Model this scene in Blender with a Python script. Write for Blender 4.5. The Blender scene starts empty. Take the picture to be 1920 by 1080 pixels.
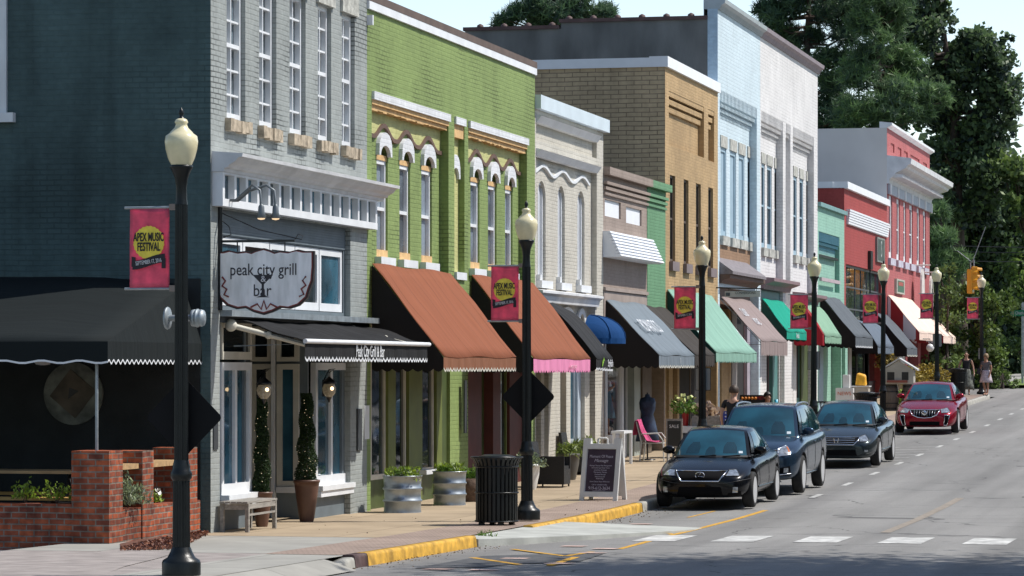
import bpy, bmesh, math, random
import numpy as np
from mathutils import Vector, Matrix, noise
random.seed(7); rng = np.random.default_rng(7)
C = bpy.context.scene.collection
R = math.radians
# ------------------------------------------------------------------ camera
F_PX = 6100.0; YAW = math.atan(1420/F_PX); CA, SA = math.cos(YAW), math.sin(YAW)
CAM_H = 2.235; HOR = 690.0; VPX = 2380.0
cd = bpy.data.cameras.new('camera'); cam = bpy.data.objects.new('camera', cd); C.objects.link(cam)
cam.location = (0, 0, CAM_H); cam.rotation_euler = (R(90), 0, YAW)
cd.sensor_width = 36; cd.lens = F_PX/1920*36; cd.shift_y = (HOR-540)/1920; cd.clip_end = 3000; cd.clip_start = 0.5
bpy.context.scene.camera = cam
# ------------------------------------------------------------------ light
SUN_EL = R(54); SUN_DIR = Vector((0.93*math.cos(SUN_EL), 0.367*math.cos(SUN_EL), math.sin(SUN_EL))).normalized()
w = bpy.data.worlds.new('World'); bpy.context.scene.world = w; w.use_nodes = True
nt = w.node_tree; nt.nodes.clear()
sky = nt.nodes.new('ShaderNodeTexSky'); sky.sky_type = 'NISHITA'; sky.sun_disc = False
sky.sun_elevation = SUN_EL; sky.sun_rotation = math.atan2(SUN_DIR.x, SUN_DIR.y)
sky.air_density = 1.0; sky.dust_density = 1.0; sky.ozone_density = 1.2; sky.altitude = 100
bg = nt.nodes.new('ShaderNodeBackground'); bg.inputs[1].default_value = 0.125
wo = nt.nodes.new('ShaderNodeOutputWorld'); nt.links.new(sky.outputs[0], bg.inputs[0])
# pale late-summer haze low in the northern sky, added to the clear sky
tcw = nt.nodes.new('ShaderNodeTexCoord'); spw = nt.nodes.new('ShaderNodeSeparateXYZ'); nt.links.new(tcw.outputs['Generated'], spw.inputs[0])
def mrange(sock, a, b, c, d):
    m = nt.nodes.new('ShaderNodeMapRange'); m.interpolation_type='SMOOTHSTEP'; nt.links.new(sock, m.inputs[0])
    for i, v in enumerate((a, b, c, d)): m.inputs[i+1].default_value = v
    return m.outputs[0]
el = mrange(spw.outputs[2], .05, .30, 1, 0); az = mrange(spw.outputs[1], .0, .75, 0, 1)
mu = nt.nodes.new('ShaderNodeMath'); mu.operation = 'MULTIPLY'; nt.links.new(el, mu.inputs[0]); nt.links.new(az, mu.inputs[1])
cr = nt.nodes.new('ShaderNodeValToRGB'); nt.links.new(mrange(spw.outputs[2], 0, .16, 0, 1), cr.inputs[0]); cr.color_ramp.elements[0].color = (.50, .51, .50, 1); cr.color_ramp.elements[1].color = (.30, .39, .44, 1)
b2 = nt.nodes.new('ShaderNodeBackground'); nt.links.new(cr.outputs[0], b2.inputs[0]); nt.links.new(mu.outputs[0], b2.inputs[1])
ad = nt.nodes.new('ShaderNodeAddShader'); nt.links.new(bg.outputs[0], ad.inputs[0]); nt.links.new(b2.outputs[0], ad.inputs[1]); nt.links.new(ad.outputs[0], wo.inputs[0])
sl = bpy.data.lights.new('sun', 'SUN'); sl.energy = 4.5; sl.angle = R(0.5); sl.color = (1.0, 0.955, 0.89)
so = bpy.data.objects.new('sun', sl); C.objects.link(so); so.location = (30, 30, 60)
so.rotation_euler = SUN_DIR.to_track_quat('Z', 'Y').to_euler()
vs = bpy.context.scene.view_settings; vs.view_transform = 'Standard'; vs.look = 'None'; vs.gamma = 1; vs.exposure = 0.14
# ------------------------------------------------------------------ placement: pixel of the 1920 photograph + a world plane -> point
FX = -14.9     # facade plane
LX = -11.45    # lamp line
KX = -10.92    # kerb face
def Yp(px, X=FX):
    D = F_PX*(-X)/(CA*(VPX-px)); return (D+X*SA)/CA
def dep(X, Y): return -X*SA+Y*CA
def Zp(px, py, X=FX):
    D = F_PX*(-X)/(CA*(VPX-px)); return CAM_H-(py-HOR)*D/F_PX
def Xq(px, Y):      # X on plane Y = const
    # VPX-px = F*(-X)/(CA*D), D = -X*SA+Y*CA
    k = (VPX-px)*CA/F_PX; return -k*Y*CA/(1-k*SA)
def Zq(px, py, Y): X = Xq(px, Y); return CAM_H-(py-HOR)*dep(X, Y)/F_PX
GP = [(-60,0),(33,0),(40,-.09),(45,-.15),(50,-.19),(55,-.2),(60,-.17),(67,-.08),(75,.04),(83.5,.19),(91,.33),(99,.49),(107,.67),(115.5,.86),(125,1.04),(134,1.2),(150,1.5),(170,1.85),(220,2.5),(400,3.2),(1500,5)]
GX = np.array([g[0] for g in GP], float); GZ = np.array([g[1] for g in GP], float)
def S(Y): return float(np.interp(Y, GX, GZ))      # top of the pavement
def RD(Y): return S(Y)-0.15                        # road
def XG(px, py, off=0.0, guess=-11.5):             # ground hit of a pixel -> (X, Y)
    D = 60.0
    for _ in range(40):
        X = -CA*(VPX-px)*D/F_PX; Y = (D+X*SA)/CA
        Dn = (CAM_H-(S(Y)+off))*F_PX/(py-HOR); D = .5*D+.5*Dn
    X = -CA*(VPX-px)*D/F_PX; return X, (D+X*SA)/CA
# ------------------------------------------------------------------ object helpers
ORG = {}
def tag(o, label=None, cat=None, group=None, kind=None):
    if label: o['label'] = label
    if cat: o['category'] = cat
    if group: o['group'] = group
    if kind: o['kind'] = kind
    return o
def thing(name, label, cat, loc=(0,0,0), rz=0, group=None, local=False):
    o = bpy.data.objects.new(name, None); C.objects.link(o); o.location = loc; o.rotation_euler = (0,0,rz)
    o.empty_display_size = .2
    ORG[o.name] = Vector((0,0,0)) if local else Vector(loc)
    return tag(o, label, cat, group)
class MB:
    def __init__(s): s.v=[]; s.f=[]; s.m=[]; s.sm=[]
    def add(s, vs, fs, mi=0, smooth=False):
        b=len(s.v); s.v += [tuple(p) for p in vs]; s.f += [tuple(i+b for i in f) for f in fs]; s.m += [mi]*len(fs); s.sm += [smooth]*len(fs); return s
    def box(s, x0,x1,y0,y1,z0,z1, mi=0):
        x0,x1=min(x0,x1),max(x0,x1); y0,y1=min(y0,y1),max(y0,y1); z0,z1=min(z0,z1),max(z0,z1)
        return s.add([(x0,y0,z0),(x1,y0,z0),(x1,y1,z0),(x0,y1,z0),(x0,y0,z1),(x1,y0,z1),(x1,y1,z1),(x0,y1,z1)],
              [(0,3,2,1),(4,5,6,7),(0,1,5,4),(1,2,6,5),(2,3,7,6),(3,0,4,7)], mi)
    def quad(s, a,b,c,d, mi=0): return s.add([a,b,c,d],[(0,1,2,3)],mi)
    def poly(s, ps, mi=0): return s.add(ps,[tuple(range(len(ps)))],mi)
    def prism(s, prof, y0, y1, mi=0, axis='y'):   # prof: (x,z) list extruded along y (or (y,z) along x, (x,y) along z)
        n=len(prof)
        P = {'y':lambda a,b,t:(a,t,b),'x':lambda a,b,t:(t,a,b),'z':lambda a,b,t:(a,b,t)}[axis]
        vs=[P(a,b,y0) for a,b in prof]+[P(a,b,y1) for a,b in prof]
        fs=[(i,(i+1)%n,n+(i+1)%n,n+i) for i in range(n)]+[tuple(range(n))[::-1],tuple(range(n,2*n))]
        return s.add(vs,fs,mi)
    def tube(s, pts, r, n=8, mi=0, smooth=True, cap=True):
        pts=[Vector(p) for p in pts]; rs = r if isinstance(r,(list,tuple)) else [r]*len(pts); vs=[]; 
        for i,p in enumerate(pts):
            t=(pts[min(i+1,len(pts)-1)]-pts[max(i-1,0)]).normalized()
            u=t.cross(Vector((0,0,1))) if abs(t.z)<.95 else t.cross(Vector((1,0,0)))
            u.normalize(); v=t.cross(u)
            for k in range(n):
                a=2*math.pi*k/n; vs.append(p+(u*math.cos(a)+v*math.sin(a))*rs[i])
        fs=[(i*n+k,i*n+(k+1)%n,(i+1)*n+(k+1)%n,(i+1)*n+k) for i in range(len(pts)-1) for k in range(n)]
        s.add(vs,fs,mi,smooth)
        if cap:
            m=len(pts)-1; s.add([vs[k] for k in range(n)],[tuple(range(n))],mi); s.add([vs[m*n+k] for k in range(n)],[tuple(range(n))[::-1]],mi)
        return s
    def lathe(s, prof, c=(0,0,0), n=20, mi=0, smooth=True, flute=0):
        vs=[]; cx,cy,cz=c
        for r,z in prof:
            for k in range(n):
                a=2*math.pi*k/n; rr=r*(1-flute*(k%2)) if flute else r
                vs.append((cx+rr*math.cos(a),cy+rr*math.sin(a),cz+z))
        fs=[(i*n+k,i*n+(k+1)%n,(i+1)*n+(k+1)%n,(i+1)*n+k) for i in range(len(prof)-1) for k in range(n)]
        s.add(vs,fs,mi,smooth)
        s.add([vs[k] for k in range(n)],[tuple(range(n))[::-1]],mi); m=len(prof)-1; s.add([vs[m*n+k] for k in range(n)],[tuple(range(n))],mi)
        return s
    def ball(s, c, r, n=12, mi=0, sz=1.0):
        prof=[(max(r*math.sin(math.pi*i/n),.0005), -r*sz*math.cos(math.pi*i/n)) for i in range(n+1)]
        return s.lathe(prof,c,n+2,mi)
    def build(s, name, mats, parent=None, loc=None, label=None, bevel=0, local=False):
        me=bpy.data.meshes.new(name)
        off = ORG.get(parent.name, Vector((0,0,0))) if parent else (Vector(loc) if loc is not None and not local else Vector((0,0,0)))
        me.from_pydata([(x-off.x,y-off.y,z-off.z) for x,y,z in s.v],[],s.f)
        if not isinstance(mats,(list,tuple)): mats=[mats]
        for m in mats: me.materials.append(m)
        me.polygons.foreach_set('material_index', s.m); me.polygons.foreach_set('use_smooth', s.sm); me.update()
        o=bpy.data.objects.new(name,me); C.objects.link(o)
        if parent: o.parent=parent; ORG[o.name]=off
        elif loc is not None: o.location=loc; ORG[o.name]=Vector(loc) if not local else Vector((0,0,0))
        else: ORG[o.name]=Vector((0,0,0))
        if label: o['label']=label
        if bevel:
            b=o.modifiers.new('bevel','BEVEL'); b.width=bevel; b.segments=2; b.limit_method='ANGLE'
        return o
def copy_tree(o, parent=None):
    c=o.copy(); C.objects.link(c); c.parent=parent
    ORG[c.name]=ORG.get(o.name,Vector((0,0,0)))
    for ch in list(o.children): copy_tree(ch,c)
    return c
# ------------------------------------------------------------------ materials
MATS={}
def NT(name):
    m=bpy.data.materials.new(name); m.use_nodes=True; n=m.node_tree; b=n.nodes['Principled BSDF']; MATS[name]=m
    return m,n,b
def N(n,t,**k):
    x=n.nodes.new(t)
    for a,v in k.items():
        if a.startswith('_'): x.inputs[int(a[1:])].default_value=v
        else: setattr(x,a,v)
    return x
def col4(c): return (c[0],c[1],c[2],1)
def mat(name, c, rough=.6, metal=0, var=.12, scale=3.0, bump=0, bscale=60, spec=.5, emit=None, coat=0, detail=4, stretch=None):
    if name in MATS: return MATS[name]
    m,n,b=NT(name); b.inputs['Roughness'].default_value=rough; b.inputs['Metallic'].default_value=metal
    b.inputs['Specular IOR Level'].default_value=spec
    if coat: b.inputs['Coat Weight'].default_value=coat; b.inputs['Coat Roughness'].default_value=.03
    tc=N(n,'ShaderNodeTexCoord'); src=tc.outputs['Object']
    if stretch:
        mp=N(n,'ShaderNodeMapping'); mp.inputs['Scale'].default_value=stretch; n.links.new(src,mp.inputs[0]); src=mp.outputs[0]
    if var:
        nz=N(n,'ShaderNodeTexNoise'); nz.inputs['Scale'].default_value=scale; nz.inputs['Detail'].default_value=detail; n.links.new(src,nz.inputs['Vector'])
        rp=N(n,'ShaderNodeValToRGB'); rp.color_ramp.elements[0].position=.3; rp.color_ramp.elements[1].position=.7
        rp.color_ramp.elements[0].color=col4([x*(1-var) for x in c]); rp.color_ramp.elements[1].color=col4([min(x*(1+var),1) for x in c])
        n.links.new(nz.outputs[0],rp.inputs[0]); n.links.new(rp.outputs[0],b.inputs['Base Color'])
    else: b.inputs['Base Color'].default_value=col4(c)
    if bump:
        nb=N(n,'ShaderNodeTexNoise'); nb.inputs['Scale'].default_value=bscale; nb.inputs['Detail'].default_value=3; n.links.new(src,nb.inputs['Vector'])
        bp=N(n,'ShaderNodeBump'); bp.inputs['Strength'].default_value=bump; bp.inputs['Distance'].default_value=.02
        n.links.new(nb.outputs[0],bp.inputs['Height']); n.links.new(bp.outputs[0],b.inputs['Normal'])
    if emit: b.inputs['Emission Color'].default_value=col4(emit[0]); b.inputs['Emission Strength'].default_value=emit[1]
    return m
def brick(name, c, mort=None, var=.08, mv=.35, rowh=.078, bw=.22, ms=.011, bump=.6, stain=.18, crack=0, c2=None, rough=.75, soft=.75):
    """painted or bare brick: courses in Z, bricks along X+Y so that front and side walls both read right"""
    if name in MATS: return MATS[name]
    m,n,b=NT(name); b.inputs['Roughness'].default_value=rough; b.inputs['Specular IOR Level'].default_value=.25
    g=N(n,'ShaderNodeNewGeometry'); sp=N(n,'ShaderNodeSeparateXYZ'); n.links.new(g.outputs['Position'],sp.inputs[0])
    ad=N(n,'ShaderNodeMath',operation='ADD'); n.links.new(sp.outputs[0],ad.inputs[0]); n.links.new(sp.outputs[1],ad.inputs[1])
    wz=N(n,'ShaderNodeTexNoise'); wz.inputs['Scale'].default_value=1.3; n.links.new(g.outputs['Position'],wz.inputs['Vector'])
    wm=N(n,'ShaderNodeMath',operation='MULTIPLY_ADD'); wm.inputs[1].default_value=.035; n.links.new(wz.outputs[0],wm.inputs[0]); n.links.new(sp.outputs[2],wm.inputs[2])
    cb=N(n,'ShaderNodeCombineXYZ'); n.links.new(ad.outputs[0],cb.inputs[0]); n.links.new(wm.outputs[0],cb.inputs[1])
    br=N(n,'ShaderNodeTexBrick'); n.links.new(cb.outputs[0],br.inputs['Vector'])
    mort = mort or [x*.9 for x in c]; mort=[mort[i]*(1-soft)+c[i]*soft for i in range(3)]; c2 = c2 or [x*(1-mv) for x in c]
    br.inputs['Color1'].default_value=col4(c); br.inputs['Color2'].default_value=col4([c[i]*.75+c2[i]*.25 for i in range(3)] if mort and c2 is None else c2)
    br.inputs['Mortar'].default_value=col4(mort); br.inputs['Scale'].default_value=1; br.inputs['Mortar Size'].default_value=ms
    br.inputs['Mortar Smooth'].default_value=.3; br.inputs['Brick Width'].default_value=bw; br.inputs['Row Height'].default_value=rowh; br.inputs['Bias'].default_value=-.1
    # weathering: large stains and small blotches
    n1=N(n,'ShaderNodeTexNoise'); n1.inputs['Scale'].default_value=.55; n1.inputs['Detail'].default_value=8; n1.inputs['Roughness'].default_value=.65; n.links.new(g.outputs['Position'],n1.inputs['Vector'])
    mr=N(n,'ShaderNodeMapRange'); mr.inputs[1].default_value=.35; mr.inputs[2].default_value=.68; mr.inputs[3].default_value=1-stain; mr.inputs[4].default_value=1+stain*.5
    n.links.new(n1.outputs[0],mr.inputs[0])
    n2=N(n,'ShaderNodeTexNoise'); n2.inputs['Scale'].default_value=9; n2.inputs['Detail'].default_value=4; n.links.new(g.outputs['Position'],n2.inputs['Vector'])
    m2=N(n,'ShaderNodeMapRange'); m2.inputs[1].default_value=.3; m2.inputs[2].default_value=.7; m2.inputs[3].default_value=1-var; m2.inputs[4].default_value=1+var
    n.links.new(n2.outputs[0],m2.inputs[0])
    mu0=N(n,'ShaderNodeMath',operation='MULTIPLY'); n.links.new(mr.outputs[0],mu0.inputs[0]); n.links.new(m2.outputs[0],mu0.inputs[1])
    mpd=N(n,'ShaderNodeMapping'); mpd.inputs['Scale'].default_value=(2.2,2.2,.16); n.links.new(g.outputs['Position'],mpd.inputs[0])
    nd_=N(n,'ShaderNodeTexNoise'); nd_.inputs['Scale'].default_value=1.1; nd_.inputs['Detail'].default_value=6; n.links.new(mpd.outputs[0],nd_.inputs['Vector'])
    md_=N(n,'ShaderNodeMapRange'); md_.inputs[1].default_value=.5; md_.inputs[2].default_value=.72; md_.inputs[3].default_value=1.03; md_.inputs[4].default_value=1-stain*.7; n.links.new(nd_.outputs[0],md_.inputs[0])
    mu=N(n,'ShaderNodeMath',operation='MULTIPLY'); n.links.new(mu0.outputs[0],mu.inputs[0]); n.links.new(md_.outputs[0],mu.inputs[1])
    vm=N(n,'ShaderNodeVectorMath',operation='SCALE'); n.links.new(br.outputs[0],vm.inputs[0]); n.links.new(mu.outputs[0],vm.inputs['Scale'])
    out=vm.outputs[0]
    if crack:      # joints that have opened and gathered dirt in patches
        n3=N(n,'ShaderNodeTexNoise'); n3.inputs['Scale'].default_value=.9; n3.inputs['Detail'].default_value=5; n.links.new(g.outputs['Position'],n3.inputs['Vector'])
        m3=N(n,'ShaderNodeMapRange'); m3.inputs[1].default_value=.48; m3.inputs[2].default_value=.66; m3.inputs[3].default_value=0; m3.inputs[4].default_value=crack; n.links.new(n3.outputs[0],m3.inputs[0])
        m4=N(n,'ShaderNodeMath',operation='MULTIPLY'); n.links.new(br.outputs['Fac'],m4.inputs[0]); n.links.new(m3.outputs[0],m4.inputs[1])
        mx=N(n,'ShaderNodeMixRGB'); mx.inputs[2].default_value=col4([x*.22 for x in c]); n.links.new(m4.outputs[0],mx.inputs[0]); n.links.new(out,mx.inputs[1]); out=mx.outputs[0]
    n.links.new(out,b.inputs['Base Color'])
    hs=N(n,'ShaderNodeMath',operation='MULTIPLY_ADD'); hs.inputs[1].default_value=-1; n.links.new(br.outputs['Fac'],hs.inputs[0])
    hm=N(n,'ShaderNodeMath',operation='MULTIPLY'); hm.inputs[1].default_value=.6; n.links.new(n2.outputs[0],hm.inputs[0]); n.links.new(hm.outputs[0],hs.inputs[2])
    bp=N(n,'ShaderNodeBump'); bp.inputs['Strength'].default_value=bump*.75; bp.inputs['Distance'].default_value=.010; n.links.new(hs.outputs[0],bp.inputs['Height']); n.links.new(bp.outputs[0],b.inputs['Normal'])
    return m
def glass(name, c=(.012,.02,.024), rough=.04, spec=.6):
    if name in MATS: return MATS[name]
    m,n,b=NT(name); b.inputs['Roughness'].default_value=rough; b.inputs['Specular IOR Level'].default_value=spec
    tc=N(n,'ShaderNodeTexCoord'); nz=N(n,'ShaderNodeTexNoise'); nz.inputs['Scale'].default_value=.9; nz.inputs['Detail'].default_value=5; n.links.new(tc.outputs['Object'],nz.inputs['Vector'])
    rp=N(n,'ShaderNodeValToRGB'); rp.color_ramp.elements[0].position=.38; rp.color_ramp.elements[1].position=.68
    rp.color_ramp.elements[0].color=col4([x*.5 for x in c]); rp.color_ramp.elements[1].color=col4([x*1.9 for x in c])
    n.links.new(nz.outputs[0],rp.inputs[0]); n.links.new(rp.outputs[0],b.inputs['Base Color'])
    nb=N(n,'ShaderNodeTexNoise'); nb.inputs['Scale'].default_value=1.2; n.links.new(tc.outputs['Object'],nb.inputs['Vector'])
    bp=N(n,'ShaderNodeBump'); bp.inputs['Strength'].default_value=.08; bp.inputs['Distance'].default_value=.05; n.links.new(nb.outputs[0],bp.inputs['Height']); n.links.new(bp.outputs[0],b.inputs['Normal'])
    return m
def fabric(name, c, seams=True, rough=.85, stripe=None, trans=0):
    if name in MATS: return MATS[name]
    m,n,b=NT(name); b.inputs['Roughness'].default_value=rough; b.inputs['Specular IOR Level'].default_value=.2
    g=N(n,'ShaderNodeNewGeometry')
    mp=N(n,'ShaderNodeMapping'); mp.inputs['Scale'].default_value=(.35,3.2,.35); n.links.new(g.outputs['Position'],mp.inputs[0])
    nz=N(n,'ShaderNodeTexNoise'); nz.inputs['Scale'].default_value=2.2; nz.inputs['Detail'].default_value=6; n.links.new(mp.outputs[0],nz.inputs['Vector'])
    rp=N(n,'ShaderNodeValToRGB'); rp.color_ramp.elements[0].position=.32; rp.color_ramp.elements[1].position=.7
    rp.color_ramp.elements[0].color=col4([x*.9 for x in c]); rp.color_ramp.elements[1].color=col4([min(1,x*1.06) for x in c])
    n.links.new(nz.outputs[0],rp.inputs[0]); out=rp.outputs[0]
    sp=N(n,'ShaderNodeSeparateXYZ'); n.links.new(g.outputs['Position'],sp.inputs[0])
    if seams:
        md=N(n,'ShaderNodeMath',operation='PINGPONG'); md.inputs[1].default_value=.38; n.links.new(sp.outputs[1],md.inputs[0])
        lt=N(n,'ShaderNodeMath',operation='LESS_THAN'); lt.inputs[1].default_value=.014; n.links.new(md.outputs[0],lt.inputs[0])
        mx=N(n,'ShaderNodeMixRGB'); mx.inputs[2].default_value=col4([x*.62 for x in c]); n.links.new(lt.outputs[0],mx.inputs[0]); n.links.new(out,mx.inputs[1]); out=mx.outputs[0]
    if stripe:     # (colour, axis index, period)
        md=N(n,'ShaderNodeMath',operation='PINGPONG'); md.inputs[1].default_value=stripe[2]; n.links.new(sp.outputs[stripe[1]],md.inputs[0])
        lt=N(n,'ShaderNodeMath',operation='LESS_THAN'); lt.inputs[1].default_value=stripe[2]/2; n.links.new(md.outputs[0],lt.inputs[0])
        mx=N(n,'ShaderNodeMixRGB'); mx.inputs[2].default_value=col4(stripe[0]); n.links.new(lt.outputs[0],mx.inputs[0]); n.links.new(out,mx.inputs[1]); out=mx.outputs[0]
    n.links.new(out,b.inputs['Base Color'])
    bp=N(n,'ShaderNodeBump'); bp.inputs['Strength'].default_value=.35; bp.inputs['Distance'].default_value=.06; n.links.new(nz.outputs[0],bp.inputs['Height']); n.links.new(bp.outputs[0],b.inputs['Normal'])
    return m
WHITE=mat('white_paint',(.72,.74,.76),.5,var=.08,scale=2)
CREAMW=mat('cream_trim',(.6,.58,.5),.55,var=.1,scale=3)
BLACK=mat('black_metal',(.012,.013,.015),.32,var=.2,scale=8,spec=.5)
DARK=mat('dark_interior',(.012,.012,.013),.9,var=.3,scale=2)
GLASS=glass('window_glass'); GLASSB=glass('blue_glass',(.03,.09,.13))
STEEL=mat('galvanised_steel',(.33,.37,.39),.5,metal=.55,var=.25,scale=5)
STONE=mat('rough_stone',(.40,.33,.24),.9,var=.4,scale=7,bump=.8,bscale=14)
LSTONE=mat('pale_stone',(.42,.42,.38),.9,var=.35,scale=6,bump=.8,bscale=14)
# text as real geometry -------------------------------------------------
def text(s, name, m, parent, loc, rot, size=1, sx=1, ext=.002, align='CENTER', shear=0, off=0, label=None, thing_kw=None):
    cu=bpy.data.curves.new(name,'FONT'); cu.body=s; cu.size=size; cu.extrude=ext; cu.align_x=align; cu.align_y='CENTER'; cu.shear=shear; cu.offset=off; cu.resolution_u=3
    o=bpy.data.objects.new('tmp',cu); C.objects.link(o)
    dg=bpy.context.evaluated_depsgraph_get(); me=bpy.data.meshes.new_from_object(o.evaluated_get(dg)); bpy.data.objects.remove(o); bpy.data.curves.remove(cu)
    Mx=Matrix.Translation(Vector(loc))@rot.to_matrix().to_4x4()@Matrix.Diagonal((sx,1,1,1)) if hasattr(rot,'to_matrix') else Matrix.Translation(Vector(loc))@rot@Matrix.Diagonal((sx,1,1,1))
    me.transform(Mx)
    offv=ORG.get(parent.name,Vector((0,0,0))); me.transform(Matrix.Translation(-offv))
    me.name=name; me.materials.clear(); me.materials.append(m)
    o=bpy.data.objects.new(name,me); C.objects.link(o); o.parent=parent; ORG[o.name]=offv
    if label: o['label']=label
    return o
from mathutils import Euler
ROT_CAM=Euler((R(90),0,0))               # upright, read from -Y side
ROT_ST=Euler((R(90),0,R(90)))            # upright, read from +X side
# ================================================================== SETTING: ground, road, pavement, kerbs
def ground_mats():
    # asphalt
    m,n,b=NT('asphalt'); b.inputs['Roughness'].default_value=.85; b.inputs['Specular IOR Level'].default_value=.3
    g=N(n,'ShaderNodeNewGeometry')
    a=N(n,'ShaderNodeTexNoise'); a.inputs['Scale'].default_value=55; a.inputs['Detail'].default_value=3; n.links.new(g.outputs['Position'],a.inputs['Vector'])
    mp=N(n,'ShaderNodeMapping'); mp.inputs['Scale'].default_value=(.9,.22,1); n.links.new(g.outputs['Position'],mp.inputs[0])
    c=N(n,'ShaderNodeTexNoise'); c.inputs['Scale'].default_value=.6; c.inputs['Detail'].default_value=8; c.inputs['Roughness'].default_value=.62; n.links.new(mp.outputs[0],c.inputs['Vector'])
    r1=N(n,'ShaderNodeValToRGB'); r1.color_ramp.elements[0].position=.3; r1.color_ramp.elements[1].position=.72
    r1.color_ramp.elements[0].color=(.195,.192,.185,1); r1.color_ramp.elements[1].color=(.262,.257,.247,1); n.links.new(c.outputs[0],r1.inputs[0])
    r2=N(n,'ShaderNodeMapRange'); r2.inputs[1].default_value=.3; r2.inputs[2].default_value=.7; r2.inputs[3].default_value=.78; r2.inputs[4].default_value=1.2; n.links.new(a.outputs[0],r2.inputs[0])
    sc=N(n,'ShaderNodeVectorMath',operation='SCALE'); n.links.new(r1.outputs[0],sc.inputs[0]); n.links.new(r2.outputs[0],sc.inputs['Scale'])
    mpt=N(n,'ShaderNodeMapping'); mpt.inputs['Scale'].default_value=(1.1,.03,1); n.links.new(g.outputs['Position'],mpt.inputs[0]); nt_=N(n,'ShaderNodeTexNoise'); nt_.inputs['Scale'].default_value=1.0; nt_.inputs['Detail'].default_value=4; n.links.new(mpt.outputs[0],nt_.inputs['Vector'])
    rt_=N(n,'ShaderNodeMapRange'); rt_.inputs[1].default_value=.35; rt_.inputs[2].default_value=.65; rt_.inputs[3].default_value=.82; rt_.inputs[4].default_value=1.12; n.links.new(nt_.outputs[0],rt_.inputs[0]); mrt=N(n,'ShaderNodeMath',operation='MULTIPLY'); n.links.new(rt_.outputs[0],mrt.inputs[0]); n.links.new(r2.outputs[0],mrt.inputs[1]); n.links.new(mrt.outputs[0],sc.inputs['Scale'])
    wv=N(n,'ShaderNodeTexNoise'); wv.inputs['Scale'].default_value=.8; wv.inputs['Detail'].default_value=3; n.links.new(g.outputs['Position'],wv.inputs['Vector'])
    va=N(n,'ShaderNodeVectorMath',operation='MULTIPLY_ADD'); va.inputs[1].default_value=(.9,.9,0); n.links.new(wv.outputs['Color'],va.inputs[0])
    mp2=N(n,'ShaderNodeMapping'); mp2.inputs['Scale'].default_value=(.5,.8,0); n.links.new(g.outputs['Position'],mp2.inputs[0]); n.links.new(mp2.outputs[0],va.inputs[2])
    vo=N(n,'ShaderNodeTexVoronoi',feature='DISTANCE_TO_EDGE'); vo.inputs['Scale'].default_value=.5; n.links.new(va.outputs[0],vo.inputs['Vector'])
    lt=N(n,'ShaderNodeMath',operation='LESS_THAN'); lt.inputs[1].default_value=.006; n.links.new(vo.outputs['Distance'],lt.inputs[0])
    gp=N(n,'ShaderNodeTexNoise'); gp.inputs['Scale'].default_value=.35; n.links.new(g.outputs['Position'],gp.inputs['Vector'])
    gt=N(n,'ShaderNodeMath',operation='GREATER_THAN'); gt.inputs[1].default_value=.46; n.links.new(gp.outputs[0],gt.inputs[0])
    mm=N(n,'ShaderNodeMath',operation='MULTIPLY'); n.links.new(lt.outputs[0],mm.inputs[0]); n.links.new(gt.outputs[0],mm.inputs[1])
    m2=N(n,'ShaderNodeMath',operation='MULTIPLY'); m2.inputs[1].default_value=.65; n.links.new(mm.outputs[0],m2.inputs[0])
    mx=N(n,'ShaderNodeMixRGB'); mx.inputs[2].default_value=(.05,.05,.05,1); n.links.new(m2.outputs[0],mx.inputs[0]); n.links.new(sc.outputs[0],mx.inputs[1]); n.links.new(mx.outputs[0],b.inputs['Base Color'])
    bp=N(n,'ShaderNodeBump'); bp.inputs['Strength'].default_value=.5; bp.inputs['Distance'].default_value=.01; n.links.new(a.outputs[0],bp.inputs['Height']); n.links.new(bp.outputs[0],b.inputs['Normal'])
    # slab concrete with joints
    def slab(name,c1,sx,sy,js=.012,off=0,var=.2):
        m,n,b=NT(name); b.inputs['Roughness'].default_value=.85; b.inputs['Specular IOR Level'].default_value=.25
        g=N(n,'ShaderNodeNewGeometry'); br=N(n,'ShaderNodeTexBrick'); br.offset=off; n.links.new(g.outputs['Position'],br.inputs['Vector'])
        br.inputs['Color1'].default_value=col4(c1); br.inputs['Color2'].default_value=col4([x*.9 for x in c1]); br.inputs['Mortar'].default_value=col4([x*.5 for x in c1])
        br.inputs['Scale'].default_value=1; br.inputs['Mortar Size'].default_value=js; br.inputs['Brick Width'].default_value=sx; br.inputs['Row Height'].default_value=sy
        a=N(n,'ShaderNodeTexNoise'); a.inputs['Scale'].default_value=.9; a.inputs['Detail'].default_value=9; a.inputs['Roughness'].default_value=.66; n.links.new(g.outputs['Position'],a.inputs['Vector'])
        r=N(n,'ShaderNodeMapRange'); r.inputs[1].default_value=.3; r.inputs[2].default_value=.7; r.inputs[3].default_value=1-var; r.inputs[4].default_value=1+var*.6; n.links.new(a.outputs[0],r.inputs[0])
        sc=N(n,'ShaderNodeVectorMath',operation='SCALE'); n.links.new(br.outputs[0],sc.inputs[0]); n.links.new(r.outputs[0],sc.inputs['Scale']); n.links.new(sc.outputs[0],b.inputs['Base Color'])
        return m
    slab('tan_concrete',(.42,.33,.225),1.6,1.55)
    slab('pale_concrete',(.36,.35,.315),2.4,2.2)
    slab('paver_brick',(.37,.285,.235),.21,.105,.010,.5,.28)
ground_mats()
def strip(mb, xs, y0, y1, zf, step=1.0, mi=0):
    ys=list(np.arange(y0,y1,step))+[y1]; n=len(xs); b=len(mb.v)
    for y in ys:
        for x in xs: mb.v.append((x,y,zf(x,y)))
    for i in range(len(ys)-1):
        for j in range(n-1):
            mb.f.append((b+i*n+j,b+i*n+j+1,b+(i+1)*n+j+1,b+(i+1)*n+j)); mb.m.append(mi); mb.sm.append(False)
    return mb
def zg(x,y): return S(y)-.22
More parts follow.
